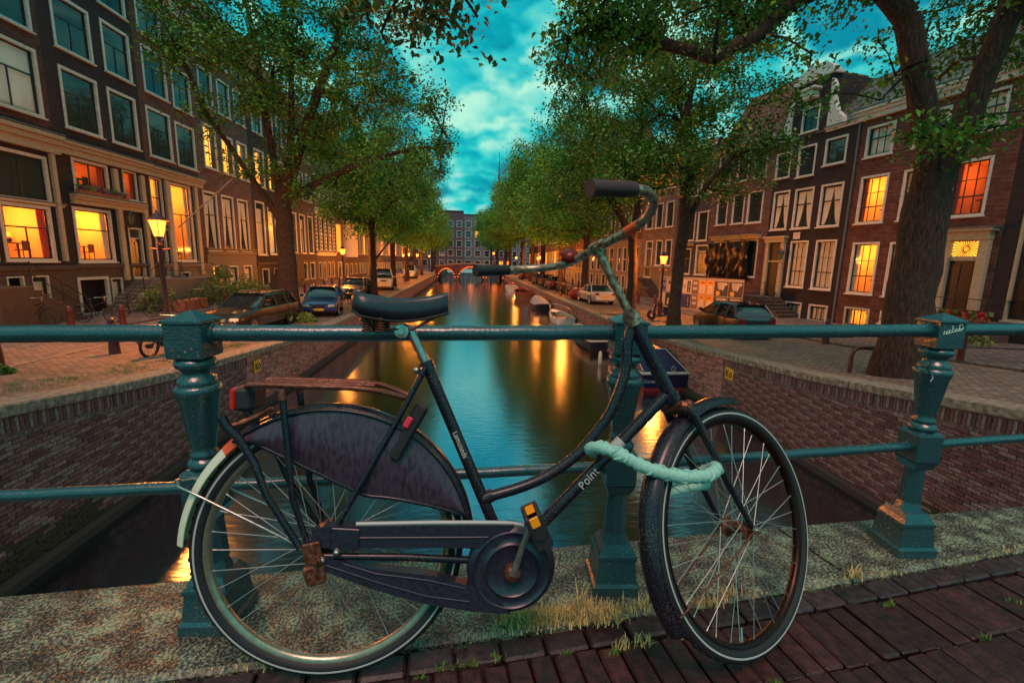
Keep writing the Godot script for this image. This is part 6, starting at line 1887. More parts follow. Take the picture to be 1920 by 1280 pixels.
func boats() -> void:
	var y := -3.3
	# covered launch nearest, stern towards the bridge
	var t := boat("covered_launch", "dark blue launch under a blue and mauve canvas cover, nearest boat by the right wall", Vector3(6.88, y, -17.9), 0.03, 5.7, 1.95, 0.62, M.hull_blue, M.boat_cream, null, 0.0, M.boat_red)
	# pitched canvas: blue aft panel, mauve roof
	var b := MB.new()
	b.flat(Vector3(-0.80, 0.70, 2.75), Vector3(0.80, 0.70, 2.75), Vector3(0.62, 1.22, 1.35), Vector3(-0.62, 1.22, 1.35), Vector3(0, 0, 0))
	b.flat(Vector3(-0.80, 0.70, 2.75), Vector3(-0.62, 1.22, 1.35), Vector3(-0.62, 1.22, -0.9), Vector3(-0.9, 0.7, -0.9), Vector3(0, 0, 0))
	b.flat(Vector3(0.80, 0.70, 2.75), Vector3(0.62, 1.22, 1.35), Vector3(0.62, 1.22, -0.9), Vector3(0.9, 0.7, -0.9), Vector3(0, 0, 0))
	b.flat(Vector3(-0.62, 1.22, -0.9), Vector3(0.62, 1.22, -0.9), Vector3(0.7, 0.75, -2.0), Vector3(-0.7, 0.75, -2.0), Vector3(0, 0, 0))
	obj("canvas_cover", b, M.tarp_blue, t)
	b = MB.new()
	b.flat(Vector3(-0.62, 1.22, 1.35), Vector3(0.62, 1.22, 1.35), Vector3(0.62, 1.22, -0.9), Vector3(-0.62, 1.22, -0.9), Vector3(0, 0, 0))
	obj("canvas_roof", b, M.tarp_mauve, t).position.y = 0.012
	b = MB.new()
	b.tube([Vector3(-0.81, 0.71, 2.76), Vector3(-0.63, 1.235, 1.35), Vector3(0.63, 1.235, 1.35), Vector3(0.81, 0.71, 2.76)], 0.014, 5)
	obj("cover_piping", b, M.boat_white, t)
	b = MB.new(); b.cbox(Vector3(0, 0.66, 2.83), Vector3(1.72, 0.05, 0.14), 0.01)
	obj("stern_trim", b, M.boat_white, t)
	b = MB.new()
	var ring := []
	for k in 17: ring.append(Vector3(0.28 + cos(TAU * k / 16.0) * 0.07, 0.80 + sin(TAU * k / 16.0) * 0.09, 2.80))
	b.tube(ring, 0.014, 5)
	obj("mooring_ring", b, M.steel, t)
	var nm := text_obj("boat_name", "Cornelisten", 0.15, M.lettering, t)
	nm.position = Vector3(-0.40, 0.36, 2.858)
	b = MB.new(); b.lathe([[0.0, -0.32], [0.07, -0.28], [0.09, -0.1], [0.09, 0.1], [0.07, 0.28], [0.02, 0.34], [0.0, 0.36]], 10)
	for q in [0.7, -1.3]:
		var o := obj("fender", b, M.boat_cream, t); o.position = Vector3(-1.02, 0.28, q)
	boat("open_boat", "cream decked open boat with a dark hull, behind the middle railing post", Vector3(6.75, y, -24.6), 0.06, 4.9, 1.75, 0.50, M.boat_dark, M.boat_cream, null, 0.0, null)
	t = boat("open_boat", "grey open dinghy with a tubular rail around its bow", Vector3(6.85, y, -33.4), 0.02, 4.2, 1.6, 0.48, M.boat_white, M.boat_white, null, 0.0, null)
	b = MB.new(); b.tube([Vector3(-0.75, 0.55, 0.9), Vector3(-0.78, 0.95, 0.5), Vector3(-0.5, 1.1, -1.2), Vector3(0, 1.15, -1.9), Vector3(0.5, 1.1, -1.2), Vector3(0.78, 0.95, 0.5), Vector3(0.75, 0.55, 0.9)], 0.022, 6)
	obj("rail", b, M.steel, t)
	boat("covered_boat", "small boat under a wrinkled grey tarpaulin", Vector3(6.75, y, -42.9), 0.05, 4.4, 1.7, 0.5, M.boat_dark, M.boat_dark, M.tarp_grey, 0.55, null)
	boat("wooden_boat", "dark red wooden boat beyond the grey tarpaulin", Vector3(6.6, y, -54.5), 0.0, 6.0, 2.1, 0.75, M.boat_wood, M.boat_red, null, 0.0, null)
	t = boat("open_boat", "white boat with a red cushion moored farthest off", Vector3(6.5, y, -67.0), 0.0, 5.2, 1.9, 0.6, M.boat_white, M.boat_white, M.tarp_grey, 0.25, null)
	b = MB.new(); b.cbox(Vector3(0, 1.0, -0.2), Vector3(0.9, 0.35, 0.8), 0.08)
	obj("cushion", b, M.boat_red, t)

func text_obj(called: String, s: String, size: float, m: Material, parent: Node, font := "Droid Sans") -> MeshInstance3D:
	var tm := TextMesh.new()
	var f := SystemFont.new(); f.font_names = PackedStringArray([font])
	tm.font = f
	tm.text = s
	tm.font_size = 64
	tm.pixel_size = size / 64.0
	tm.depth = size * 0.05
	return obj(called, tm, m, parent)

func small_bike(label: String, at: Vector3, turn: float, group := "bicycles parked in the street") -> Node3D:
	var t := thing("bicycle", label, "bicycle", at, turn, group)
	for x in [-0.55, 0.55]:
		var b := MB.new(); var pts := []
		for k in 25: pts.append(Vector3(x + cos(TAU * k / 24.0) * 0.33, 0.35 + sin(TAU * k / 24.0) * 0.33, 0))
		b.tube(pts, 0.02, 6)
		for k in 9: b.tube([Vector3(x, 0.35, 0), Vector3(x + cos(TAU * k / 9.0) * 0.33, 0.35 + sin(TAU * k / 9.0) * 0.33, 0)], 0.003, 3)
		obj("wheel", b, M.rubber, t)
	var b := MB.new()
	for q in [[Vector3(-0.55, 0.35, 0), Vector3(-0.05, 0.30, 0)], [Vector3(-0.55, 0.35, 0), Vector3(-0.2, 0.84, 0)], [Vector3(-0.05, 0.30, 0), Vector3(-0.22, 0.90, 0)], [Vector3(-0.05, 0.30, 0), Vector3(0.36, 0.78, 0)], [Vector3(-0.18, 0.66, 0), Vector3(0.34, 0.88, 0)], [Vector3(0.33, 0.95, 0), Vector3(0.47, 0.6, 0), Vector3(0.55, 0.35, 0)]]:
		b.tube(q, 0.017, 6)
	obj("frame", b, M.iron, t)
	b = MB.new(); b.ball(Vector3(-0.23, 0.95, 0), Vector3(0.13, 0.04, 0.08), 10)
	obj("saddle", b, M.rubber, t)
	b = MB.new(); b.tube([Vector3(0.12, 1.06, -0.28), Vector3(0.28, 1.08, -0.24), Vector3(0.31, 1.05, 0), Vector3(0.28, 1.08, 0.24), Vector3(0.12, 1.06, 0.28)], 0.013, 6); b.tube([Vector3(0.31, 1.05, 0), Vector3(0.33, 0.9, 0)], 0.014, 6)
	obj("handlebar", b, M.steel, t)
	b = MB.new(); b.cbox(Vector3(-0.6, 0.74, 0), Vector3(0.36, 0.02, 0.13), 0.005)
	obj("carrier", b, M.iron, t)
	return t

func bush(label: String, at: Vector3, r: Vector3, n: int, sd: int, m: Material, category := "bush") -> void:
	var t := thing("bush", label, category, at)
	var rg := RandomNumberGenerator.new(); rg.seed = sd
	var b := MB.new(); var st := MB.new()
	for i in n:
		var d := Vector3(rg.randfn(0, 1), absf(rg.randfn(0, 1)), rg.randfn(0, 1)).normalized() * pow(rg.randf(), 0.4)
		var p := d * r
		var bs := Basis(Vector3(rg.randf() - 0.5, rg.randf() - 0.5, rg.randf() - 0.5).normalized(), rg.randf() * TAU)
		var e := rg.randf_range(0.05, 0.10)
		b.quad(p - bs.x * e, p + bs.y * e * 0.5, p + bs.x * e, p - bs.y * e * 0.5, bs.z)
		if i % 14 == 0: st.tube([Vector3(d.x * r.x * 0.2, 0, d.z * r.z * 0.2), p], 0.008, 3, false)
	obj("leaves", b, m, t).set_meta("kind", "stuff")
	obj("stems", st, M.twig, t).set_meta("kind", "stuff")

func street_things() -> void:
	# hoarding with posters
	var hA := Vector3(13.7, -1.97, -31.9); var hB := Vector3(16.5, -1.97, -26.2)
	var d := (hB - hA); var hl := d.length(); d = d.normalized()
	var hb := Basis(d, Vector3.UP, d.cross(Vector3.UP))
	var t := thing("poster_hoarding", "pale board fence plastered with rows of posters, right bank", "hoarding", hA)
	t.basis = hb
	var n := 5
	for i in n:
		var b := MB.new(); b.cbox(Vector3((i + 0.5) * hl / n, 1.12, 0), Vector3(hl / n - 0.012, 2.24, 0.05), 0.004)
		obj("board", b, M.board, t)
	var cols := [[0.08, 0.06, 0.34], [0.62, 0.55, 0.50], [0.78, 0.74, 0.68], [0.80, 0.76, 0.70], [0.25, 0.17, 0.14], [0.85, 0.40, 0.05], [0.85, 0.40, 0.05], [0.06, 0.055, 0.07], [0.06, 0.055, 0.07]]
	var xw := [0.5, 0.55, 0.75, 0.75, 0.5, 0.55, 0.55, 0.95, 0.95]
	for row in 2:
		var x := 0.12
		for i in cols.size():
			var y := 1.62 if row == 0 else 0.66
			var w: float = xw[i] - 0.02
			var c: Array = cols[i] if row == 0 else cols[(i * 5 + 3) % 9] if i < 4 else cols[i]
			var b := MB.new(); b.box(Vector3(x + w / 2, y, 0.029), Vector3(w, 0.90, 0.003))
			var p := obj("poster", b, mat(lin(c[0] * 0.55, c[1] * 0.55, c[2] * 0.55), 0.7), t)
			# flat print on the sheet
			var kinds := {"dark": MB.new(), "light": MB.new(), "warm": MB.new()}
			var zf := 0.0325
			if i == 0:
				kinds.light.box(Vector3(x + w * 0.5, y + 0.36, zf), Vector3(w * 0.7, 0.06, 0.002)); kinds.light.box(Vector3(x + w * 0.35, y, zf), Vector3(w * 0.32, 0.36, 0.002), Basis(Vector3.BACK, -0.35)); kinds.light.box(Vector3(x + w * 0.5, y - 0.36, zf), Vector3(w * 0.8, 0.04, 0.002))
				for q in 2: kinds.light.box(Vector3(x + w * 0.8, y + 0.1 - q * 0.16, zf), Vector3(w * 0.22, 0.08, 0.002))
			elif i == 1:
				kinds.dark.prism(PackedVector2Array([Vector2(x + w * 0.3, y + 0.1), Vector2(x + w * 0.7, y + 0.1), Vector2(x + w * 0.5, y + 0.44)]), zf - 0.001, zf + 0.001)
				kinds.light.prism(PackedVector2Array([Vector2(x + w * 0.25, y - 0.35), Vector2(x + w * 0.8, y - 0.35), Vector2(x + w * 0.6, y + 0.08), Vector2(x + w * 0.35, y + 0.08)]), zf - 0.001, zf + 0.001)
				kinds.warm.box(Vector3(x + w * 0.85, y - 0.2, zf), Vector3(w * 0.2, 0.3, 0.002))
			elif i == 2 or i == 3:
				kinds.dark.box(Vector3(x + w * 0.72, y, zf), Vector3(w * 0.36, 0.74, 0.002))
				for q in 3: kinds.dark.box(Vector3(x + w * 0.24, y + 0.12 - q * 0.1, zf), Vector3(w * 0.3, 0.04, 0.002))
				for q in 5: kinds.light.box(Vector3(x + w * 0.72, y + 0.26 - q * 0.13, zf + 0.002), Vector3(w * (0.1 + 0.06 * (q % 3)), 0.05, 0.002))
			elif i == 4:
				for q in 4: kinds.light.prism(circle(Vector2(x + w * (0.35 + 0.3 * (q % 2)), y + 0.25 - 0.35 * int(q / 2)), 0.09), zf - 0.001, zf + 0.001)
			elif i < 7:
				kinds.light.prism(PackedVector2Array([Vector2(x + w * 0.12, y - 0.4), Vector2(x + w * 0.88, y - 0.36), Vector2(x + w * 0.8, y + 0.18), Vector2(x + w * 0.2, y + 0.14)]), zf - 0.001, zf + 0.001)
				for q in 3: kinds.warm.box(Vector3(x + w * 0.5, y - 0.05 - q * 0.12, zf + 0.002), Vector3(w * 0.4, 0.03, 0.002))
				kinds.dark.box(Vector3(x + w * 0.5, y + 0.32, zf), Vector3(w * 0.5, 0.05, 0.002))
			else:
				for q in 7: kinds.light.prism(PackedVector2Array([Vector2(x + w * (0.2 + 0.09 * q), y + 0.40), Vector2(x + w * (0.26 + 0.09 * q), y + 0.38), Vector2(x + w * (0.32 + 0.06 * q), y - 0.05 - 0.05 * (q % 3)), Vector2(x + w * (0.28 + 0.06 * q), y - 0.02)]), zf - 0.001, zf + 0.001)
				kinds.warm.prism(circle(Vector2(x + w * 0.28, y - 0.28), 0.15), zf - 0.001, zf + 0.001)
				kinds.light.prism(circle(Vector2(x + w * 0.84, y + 0.3), 0.08), zf - 0.001, zf + 0.001)
			for k in kinds:
				if kinds[k].v.size() > 0: obj("print", kinds[k], {"dark": M.ink, "light": mat(lin(0.4, 0.38, 0.35), 0.7), "warm": mat(lin(0.45, 0.27, 0.04), 0.7)}[k], p).set_meta("kind", "stuff")
			x += xw[i] + 0.02
	# black plastic taped over the window front
	for q in [[32.2, 34.0, 0.25, 2.7, "glossy black plastic sheet crumpled over the left window of the house under repair"], [29.8, 32.1, 0.2, 2.75, "matt black plastic sheet over the right windows of the house under repair"]]:
		var b := MB.new(); var rows := []
		var rg := RandomNumberGenerator.new(); rg.seed = 7
		for i in 9:
			var row := []
			for j in 15:
				var s: float = lerpf(q[1], q[0], j / 14.0)
				row.append(Vector3(fr(s) - 0.35 - 0.5 * sin(PI * i / 10.0) * 0.4 + rg.randf_range(-0.13, 0.13), lerpf(q[2], q[3], i / 8.0) + rg.randf_range(-0.05, 0.05), -s + rg.randf_range(-0.04, 0.04)))
			rows.append(row)
		b.loft(rows, false)
		var o := obj("plastic_sheet", b, M.plastic)
		tag(o, q[4], "plastic sheet")
	# yellow plates on the quay walls
	for q in [[Vector3(-5.965, -2.05, -13.6), PI / 2, "yellow mooring plate on the left quay wall"], [Vector3(7.765, -2.05, -12.6), -PI / 2, "yellow mooring plate on the right quay wall"]]:
		var p := thing("mooring_plate", q[2], "sign", q[0], q[1])
		var b := MB.new(); b.cbox(Vector3.ZERO, Vector3(0.42, 0.34, 0.02), 0.004)
		obj("plate", b, M.yellow, p)
		text_obj("lettering", "Ko", 0.3, M.ink, p).position.z = 0.014
	# moped and bikes
	var mp := thing("moped", "dark moped with chrome lamp and a lime saddle cover, behind the left post", "moped", Vector3(-7.78, ys(12.7), -12.75), 1.42)
	for x in [-0.6, 0.6]:
		var b := MB.new(); var pts := []
		for k in 25: pts.append(Vector3(x + cos(TAU * k / 24.0) * 0.27, 0.30 + sin(TAU * k / 24.0) * 0.27, 0))
		b.tube(pts, 0.035, 8); b.tube([Vector3(x, 0.30, -0.06), Vector3(x, 0.30, 0.06)], 0.06, 10)
		for k in 10: b.tube([Vector3(x, 0.3, 0), Vector3(x + cos(TAU * k / 10.0) * 0.26, 0.3 + sin(TAU * k / 10.0) * 0.26, 0)], 0.004, 3)
		obj("wheel", b, M.rubber, mp)
		b = MB.new(); pts = []
		for k in 9: pts.append(Vector3(x + cos(PI * (0.1 + 0.1 * k)) * 0.32, 0.30 + sin(PI * (0.1 + 0.1 * k)) * 0.32, 0))
		b.tube(pts, 0.045, 6)
		obj("mudguard", b, M.maroon, mp)
	var b := MB.new(); b.tube([Vector3(-0.6, 0.3, 0), Vector3(-0.25, 0.45, 0), Vector3(0.2, 0.4, 0), Vector3(0.42, 0.75, 0), Vector3(0.36, 0.92, 0)], 0.035, 8); b.cbox(Vector3(-0.05, 0.34, 0), Vector3(0.36, 0.24, 0.2), 0.04); b.tube([Vector3(0.6, 0.3, 0.07), Vector3(0.40, 0.8, 0.05)], 0.02, 6); b.tube([Vector3(0.6, 0.3, -0.07), Vector3(0.40, 0.8, -0.05)], 0.02, 6)
	obj("frame", b, M.iron, mp)
	b = MB.new(); b.cbox(Vector3(-0.3, 0.72, 0), Vector3(0.5, 0.10, 0.22), 0.04)
	obj("saddle", b, M.lime, mp)
	b = MB.new(); b.tube([Vector3(0.2, 0.98, -0.32), Vector3(0.36, 0.95, -0.1), Vector3(0.36, 0.95, 0.1), Vector3(0.2, 0.98, 0.32)], 0.016, 6); b.ball(Vector3(0.50, 0.84, 0), Vector3(0.09, 0.08, 0.08), 10)
	obj("handlebar", b, M.steel, mp)
	b = MB.new(); b.cbox(Vector3(-0.72, 0.70, 0), Vector3(0.34, 0.03, 0.2), 0.01); b.ball(Vector3(-0.9, 0.62, 0), Vector3(0.03, 0.04, 0.05), 8)
	obj("carrier", b, M.iron, mp)
	var sb := small_bike("dark bicycle leaning before the garage opening, left bank", Vector3(-16.6, ys(19.0) + 0.06, -19.4), 0.25)
	var list := [[-15.2, 20.6, 0.1, "bicycle parked against the stone stoop, left bank"], [-14.6, 26.6, 1.2, "bicycle with an orange lit wheel by the planted bushes, left bank"], [-15.0, 22.6, 0.5, "second bicycle against the stone stoop, left bank"], [-14.8, 24.4, 0.9, "bicycle between the stoop and the potted shrub, left bank"], [-14.7, 29.0, 1.3, "bicycle before the green bushes, left bank"], [-7.7, 30.2, 0.8, "bicycle leaning between the blue and the dark grey car"], [-7.4, 31.4, 1.1, "bicycle just behind the blue car's tail"], [-7.6, 50.5, 1.3, "bicycle behind the white off-road car"], [-13.9, 42.0, 0.3, "bicycle before the dark doorway past the stoop, left bank"], [8.7, 38.6, 1.2, "first bicycle of the cluster behind the silver car"], [8.9, 39.8, 1.0, "second bicycle of the cluster behind the silver car"], [8.6, 41.2, 1.3, "third bicycle of the cluster behind the silver car"], [9.0, 42.4, 0.9, "fourth bicycle of the cluster behind the silver car"], [8.7, 43.8, 1.2, "last bicycle of the cluster behind the silver car"], [14.4, 36.5, 0.2, "bicycle against the house wall beyond the hoarding, right bank"]]
	for q in list:
		dup(sb, Vector3(q[0], ys(q[1]) + (0.06 if absf(q[0]) > 13.6 else 0.0), -q[1]), q[2], q[3])
	# red tarpaulin moped, scooter
	var sc := thing("scooter", "dark blue motor scooter at the foot of the lamp, right bank", "scooter", Vector3(10.6, ys(24), -24.0), 2.4)
	for x in [-0.55, 0.6]:
		b = MB.new(); b.lathe([[0.12, -0.05], [0.24, -0.05], [0.26, 0.0], [0.24, 0.05], [0.12, 0.05]], 18, Transform3D(Basis(Vector3.RIGHT, PI / 2), Vector3(x, 0.26, 0)))
		obj("wheel", b, M.rubber, sc)
	b = MB.new(); b.cbox(Vector3(-0.4, 0.52, 0), Vector3(0.75, 0.34, 0.36), 0.1); b.cbox(Vector3(0.05, 0.30, 0), Vector3(0.6, 0.08, 0.34), 0.03); b.cbox(Vector3(0.42, 0.62, 0), Vector3(0.14, 0.66, 0.42), 0.06, Basis(Vector3.BACK, 0.2)); b.cbox(Vector3(0.6, 0.5, 0), Vector3(0.36, 0.06, 0.16), 0.02)
	obj("body", b, paint(0.01, 0.015, 0.08), sc)
	b = MB.new(); b.cbox(Vector3(-0.35, 0.74, 0), Vector3(0.66, 0.10, 0.28), 0.04)
	obj("saddle", b, M.rubber, sc)
	b = MB.new(); b.tube([Vector3(0.25, 1.06, -0.34), Vector3(0.34, 1.03, 0), Vector3(0.25, 1.06, 0.34)], 0.02, 6)
	obj("handlebar", b, M.rubber, sc)
	b = MB.new(); b.cbox(Vector3(-0.79, 0.55, 0), Vector3(0.04, 0.08, 0.16), 0.01)
	obj("tail_light", b, M.taillens, sc)
	b = MB.new(); b.ball(Vector3(0, 0.45, 0), Vector3(0.75, 0.5, 0.4), 14)
	var o := obj("covered_moped", b, M.boat_red)
	o.position = Vector3(9.1, -1.97, -37.4)
	tag(o, "low vehicle under a bright red cover beside the silver car", "covered moped")
	# small orange sign on a pole, far right bank
	var sg := thing("street_sign", "small orange lit square sign on a pole far along the right quay", "sign", Vector3(10.6, -1.97, -70.0))
	b = MB.new(); b.tube([Vector3(0, 0, 0), Vector3(0, 2.2, 0)], 0.03, 6)
	obj("pole", b, M.iron, sg)
	b = MB.new(); b.cbox(Vector3(0, 2.0, 0.05), Vector3(0.55, 0.7, 0.03), 0.01)
	obj("sign_face", b, M.amber, sg)
	# plants before the houses
	bush("green bushes in front of the mauve house, left bank", Vector3(-15.6, -1.9, -31.0), Vector3(1.2, 1.5, 3.0), 1500, 3, M.greengrass)
	bush("potted shrub with white flowers by the amber windowed house, left bank", Vector3(-15.8, -1.9, -25.6), Vector3(0.9, 1.4, 1.2), 700, 4, M.greengrass)
	bush("bright green shrub between black and blue car at the big tree's foot", Vector3(-7.3, -1.95, -21.9), Vector3(0.5, 0.5, 0.5), 300, 5, M.greengrass)
	bush("leafy plants in pots on the stoop of the red-brown house, left bank", Vector3(-15.9, -0.5, -32.2), Vector3(0.7, 0.9, 0.9), 420, 13, M.greengrass)
	bush("tall grassy plants before the mauve house's cellar, left bank", Vector3(-15.5, -1.9, -34.4), Vector3(0.8, 1.7, 1.6), 700, 14, M.greengrass)
	bush("leafy hedge plants before the stoop of the dark house, left bank", Vector3(-16.0, -1.95, -37.0), Vector3(0.9, 1.2, 2.4), 900, 6, M.greengrass)
	bush("dark shrubs under the planter at the right edge", Vector3(19.0, -1.9, -16.0), Vector3(1.0, 0.9, 1.4), 700, 8, M.greengrass)
	bush("weeds at the foot of the nearest bollard", Vector3(-9.0, ys(9.6), -9.6), Vector3(0.22, 0.22, 0.22), 130, 9, M.greengrass, "weeds")
	b = MB.new()
	for q in [[-14.9, 26.0], [-14.9, 27.2]]:
		b.cbox(Vector3(q[0], ys(q[1]) + 0.3, -q[1]), Vector3(0.7, 0.6, 0.9), 0.02)
	tag(obj("planter_box", b, M.terracotta), "wooden planter boxes under the potted shrub, left bank", "planter")

func circle(c: Vector2, r: float) -> PackedVector2Array:
	var p := PackedVector2Array()
	for i in 14: p.append(c + Vector2(cos(TAU * i / 14.0), sin(TAU * i / 14.0)) * r)
	return p

func blades(mb: MB, at: Vector3, n: int, r: float, h: float, rg: RandomNumberGenerator) -> void:
	for i in n:
		var p := at + Vector3(rg.randfn(0, r), 0, rg.randfn(0, r * 0.5))
		var yaw := rg.randf() * TAU
		var d := Vector3(cos(yaw), 0, sin(yaw))
		var hh := h * rg.randf_range(0.35, 1.2)
		var lean := rg.randf_range(0.1, 0.9) * hh
		var w := Vector3(-d.z, 0, d.x) * rg.randf_range(0.0012, 0.0024)
		var m := p + d * lean * 0.35 + Vector3(0, hh * 0.65, 0); var e := p + d * lean + Vector3(0, hh, 0)
		var nn := (m - p).cross(w).normalized()
		mb.tri(p - w, p + w, m + w, nn, nn, nn); mb.tri(p - w, m + w, m - w, nn, nn, nn); mb.tri(m - w, m + w, e, nn, nn, nn)

func grass() -> void:
	var rg := RandomNumberGenerator.new(); rg.seed = 40
	var dry := MB.new(); var green := MB.new()
	var x := -1.3
	while x < 2.4:
		if sin(x * 7.0) + sin(x * 17.0) > -0.6: blades(dry, Vector3(x, 0.0, deck_z(x) + 0.004), 5, 0.02, 0.008 + 0.008 * maxf(0.0, sin(x * 9.0)), rg)
		x += 0.02
	# the big dry tuft between the wheels
	for i in 40: blades(dry, Vector3(rg.randf_range(0.12, 0.46), 0.0, deck_z(0.3) - rg.randf_range(-0.005, 0.05)), 44, 0.022, 0.034, rg)
	blades(dry, Vector3(0.36, 0, deck_z(0.36) - 0.03), 60, 0.02, 0.085, rg)
	blades(dry, Vector3(0.24, 0, deck_z(0.24) - 0.02), 30, 0.03, 0.06, rg)
	for q in [[0.52, 0.0], [0.60, 0.0], [0.80, 0.02], [0.90, 0.0], [1.42, 0.0]]:
		blades(dry, Vector3(q[0], 0, deck_z(q[0]) - 0.01 + q[1]), 60, 0.022, 0.035, rg)
	for q in [[-0.12, 0.10], [-0.02, 0.085], [-0.06, 0.08], [0.02, 0.085], [0.10, 0.075], [0.30, 0.10], [0.44, 0.12], [0.0, 0.02], [1.45, 0.12], [1.9, 0.2], [1.62, 0.3], [0.86, 0.30]]:
		blades(green, Vector3(q[0], -0.02, deck_z(q[0]) + q[1]), 26, 0.010, 0.022, rg)
	for q in [[0.47, 0.10], [0.53, 0.095], [0.66, 0.1]]:
		blades(dry, Vector3(q[0], -0.02, deck_z(q[0]) + q[1]), 40, 0.018, 0.03, rg)
	var o := obj("dry_grass", dry, M.drygrass); o.set_meta("kind", "stuff"); tag(o, "dry yellow grass growing in the joint between slab and pavers", "grass")
	o = obj("green_grass", green, M.greengrass); o.set_meta("kind", "stuff"); tag(o, "fresh green shoots in the paving joints", "grass")
	# moss and grass along the quay
	var q := MB.new()
	for i in 260:
		var s := rg.randf_range(7.0, 15.0)
		blades(q, Vector3(-6.75 - rg.randf_range(0.0, 0.9) * (0.4 + 0.6 * sin(s * 1.3) ** 2), ys(s), -s), 14, 0.07, 0.06, rg)
	for i in 160:
		var s := rg.randf_range(16.0, 34.0)
		blades(q, Vector3(-6.9 - rg.randf_range(0.0, 0.8), ys(s), -s), 12, 0.1, 0.07, rg)
	for i in 200:
		var s := rg.randf_range(9.0, 22.0)
		blades(q, Vector3(9.2 + rg.randf_range(0.0, 1.4), ys(s), -s), 12, 0.1, 0.05, rg)
	o = obj("quay_grass", q, M.greengrass); o.set_meta("kind", "stuff"); tag(o, "grass growing among the stones along the quay edges", "grass")

func wheel(parent: Node3D, hub: Vector3, dark_rim: bool) -> Node3D:
	var w := sub("wheel", parent)
	w.position = hub
	var xf := Transform3D(Basis(Vector3.RIGHT, PI / 2), Vector3.ZERO)
	var pr := []
	for i in 15:
		var t := -2.55 + 5.1 * i / 14.0
		pr.append([0.3325 + 0.0215 * cos(t), 0.0205 * sin(t)])
	var b := MB.new(); b.lathe(pr, 96, xf)
	# shallow tread blocks
	for k in 120:
		var a := TAU * k / 120.0
		b.box(Vector3(cos(a) * 0.3526, sin(a) * 0.3526, 0.005 * (1 if k % 2 else -1)), Vector3(0.003, 0.008, 0.012), Basis(Vector3.BACK, a))
	obj("tyre", b, M.rubber, w)
	for s in [-1.0, 1.0]:
		b = MB.new(); b.lathe([[0.3325, s * 0.0214], [0.335, s * 0.0222], [0.3375, s * 0.0214]], 96, xf)
		obj("reflex_stripe", b, M.reflex, w)
	b = MB.new()
	b.lathe([[0.318, -0.0165], [0.3195, -0.013], [0.310, -0.0135], [0.3015, -0.006], [0.3005, 0.0], [0.3015, 0.006], [0.310, 0.0135], [0.3195, 0.013], [0.318, 0.0165]], 96, xf)
	obj("rim", b, M.darkrim if dark_rim else M.rim, w)
	b = MB.new()
	b.lathe([[0.0, -0.055], [0.010, -0.055], [0.010, -0.040], [0.030, -0.036], [0.031, -0.030], [0.020, -0.024], [0.018, 0.0], [0.020, 0.024], [0.031, 0.030], [0.030, 0.036], [0.010, 0.040], [0.010, 0.055], [0.0, 0.055]], 20, xf)
	obj("hub", b, M.rusty, w)
	for k in 36:
		var s := 1.0 if k % 2 else -1.0
		var a := TAU * k / 36.0
		var off := (1.15 if (k / 2) % 2 else -1.15)
		var p := Vector3(cos(a + off) * 0.029, sin(a + off) * 0.029, s * 0.033); var q := Vector3(cos(a) * 0.3015, sin(a) * 0.3015, s * 0.004)
		b = MB.new(); b.tube([p, q], 0.00125, 5, false); b.tube([q.lerp(p, 0.035), q], 0.0022, 5, false)
		obj("spoke", b, M.steel, w)
	b = MB.new(); b.tube([Vector3(-0.05, -0.30, 0), Vector3(-0.043, -0.262, 0)], [0.004, 0.003], 6)
	obj("valve", b, M.steel, w)
	return w

func fender(parent: Node3D, hub: Vector3, r: float, a0: float, a1: float, hw: float, m: Material, n := 34) -> void:
	var rows := []; var inner := []
	for i in n + 1:
		var a := lerpf(a0, a1, float(i) / n)
		var row := []; var ri := []
		for k in 11:
			var u := -1.0 + 0.2 * k
			var rr := r - 0.020 * pow(absf(u), 2.6) - (0.004 if k == 0 or k == 10 else 0.0)
			row.append(hub + Vector3(cos(a) * rr, sin(a) * rr, u * hw)); ri.append(hub + Vector3(cos(a) * (rr - 0.0018), sin(a) * (rr - 0.0018), u * hw * 0.985))
		rows.append(row); inner.append(ri)
	var b := MB.new()
	b.loft(rows, false, 1.0)
	if b.n[0].dot(b.v[0] - hub) < 0: b = MB.new(); b.loft(rows, false, -1.0)
	b.loft(inner, false, 1.0)
	for s in [0, 10]:
		var e := []
		for row in rows: e.append(row[s])
		b.tube(e, 0.0024, 6)
	obj("mudguard", b, m, parent)

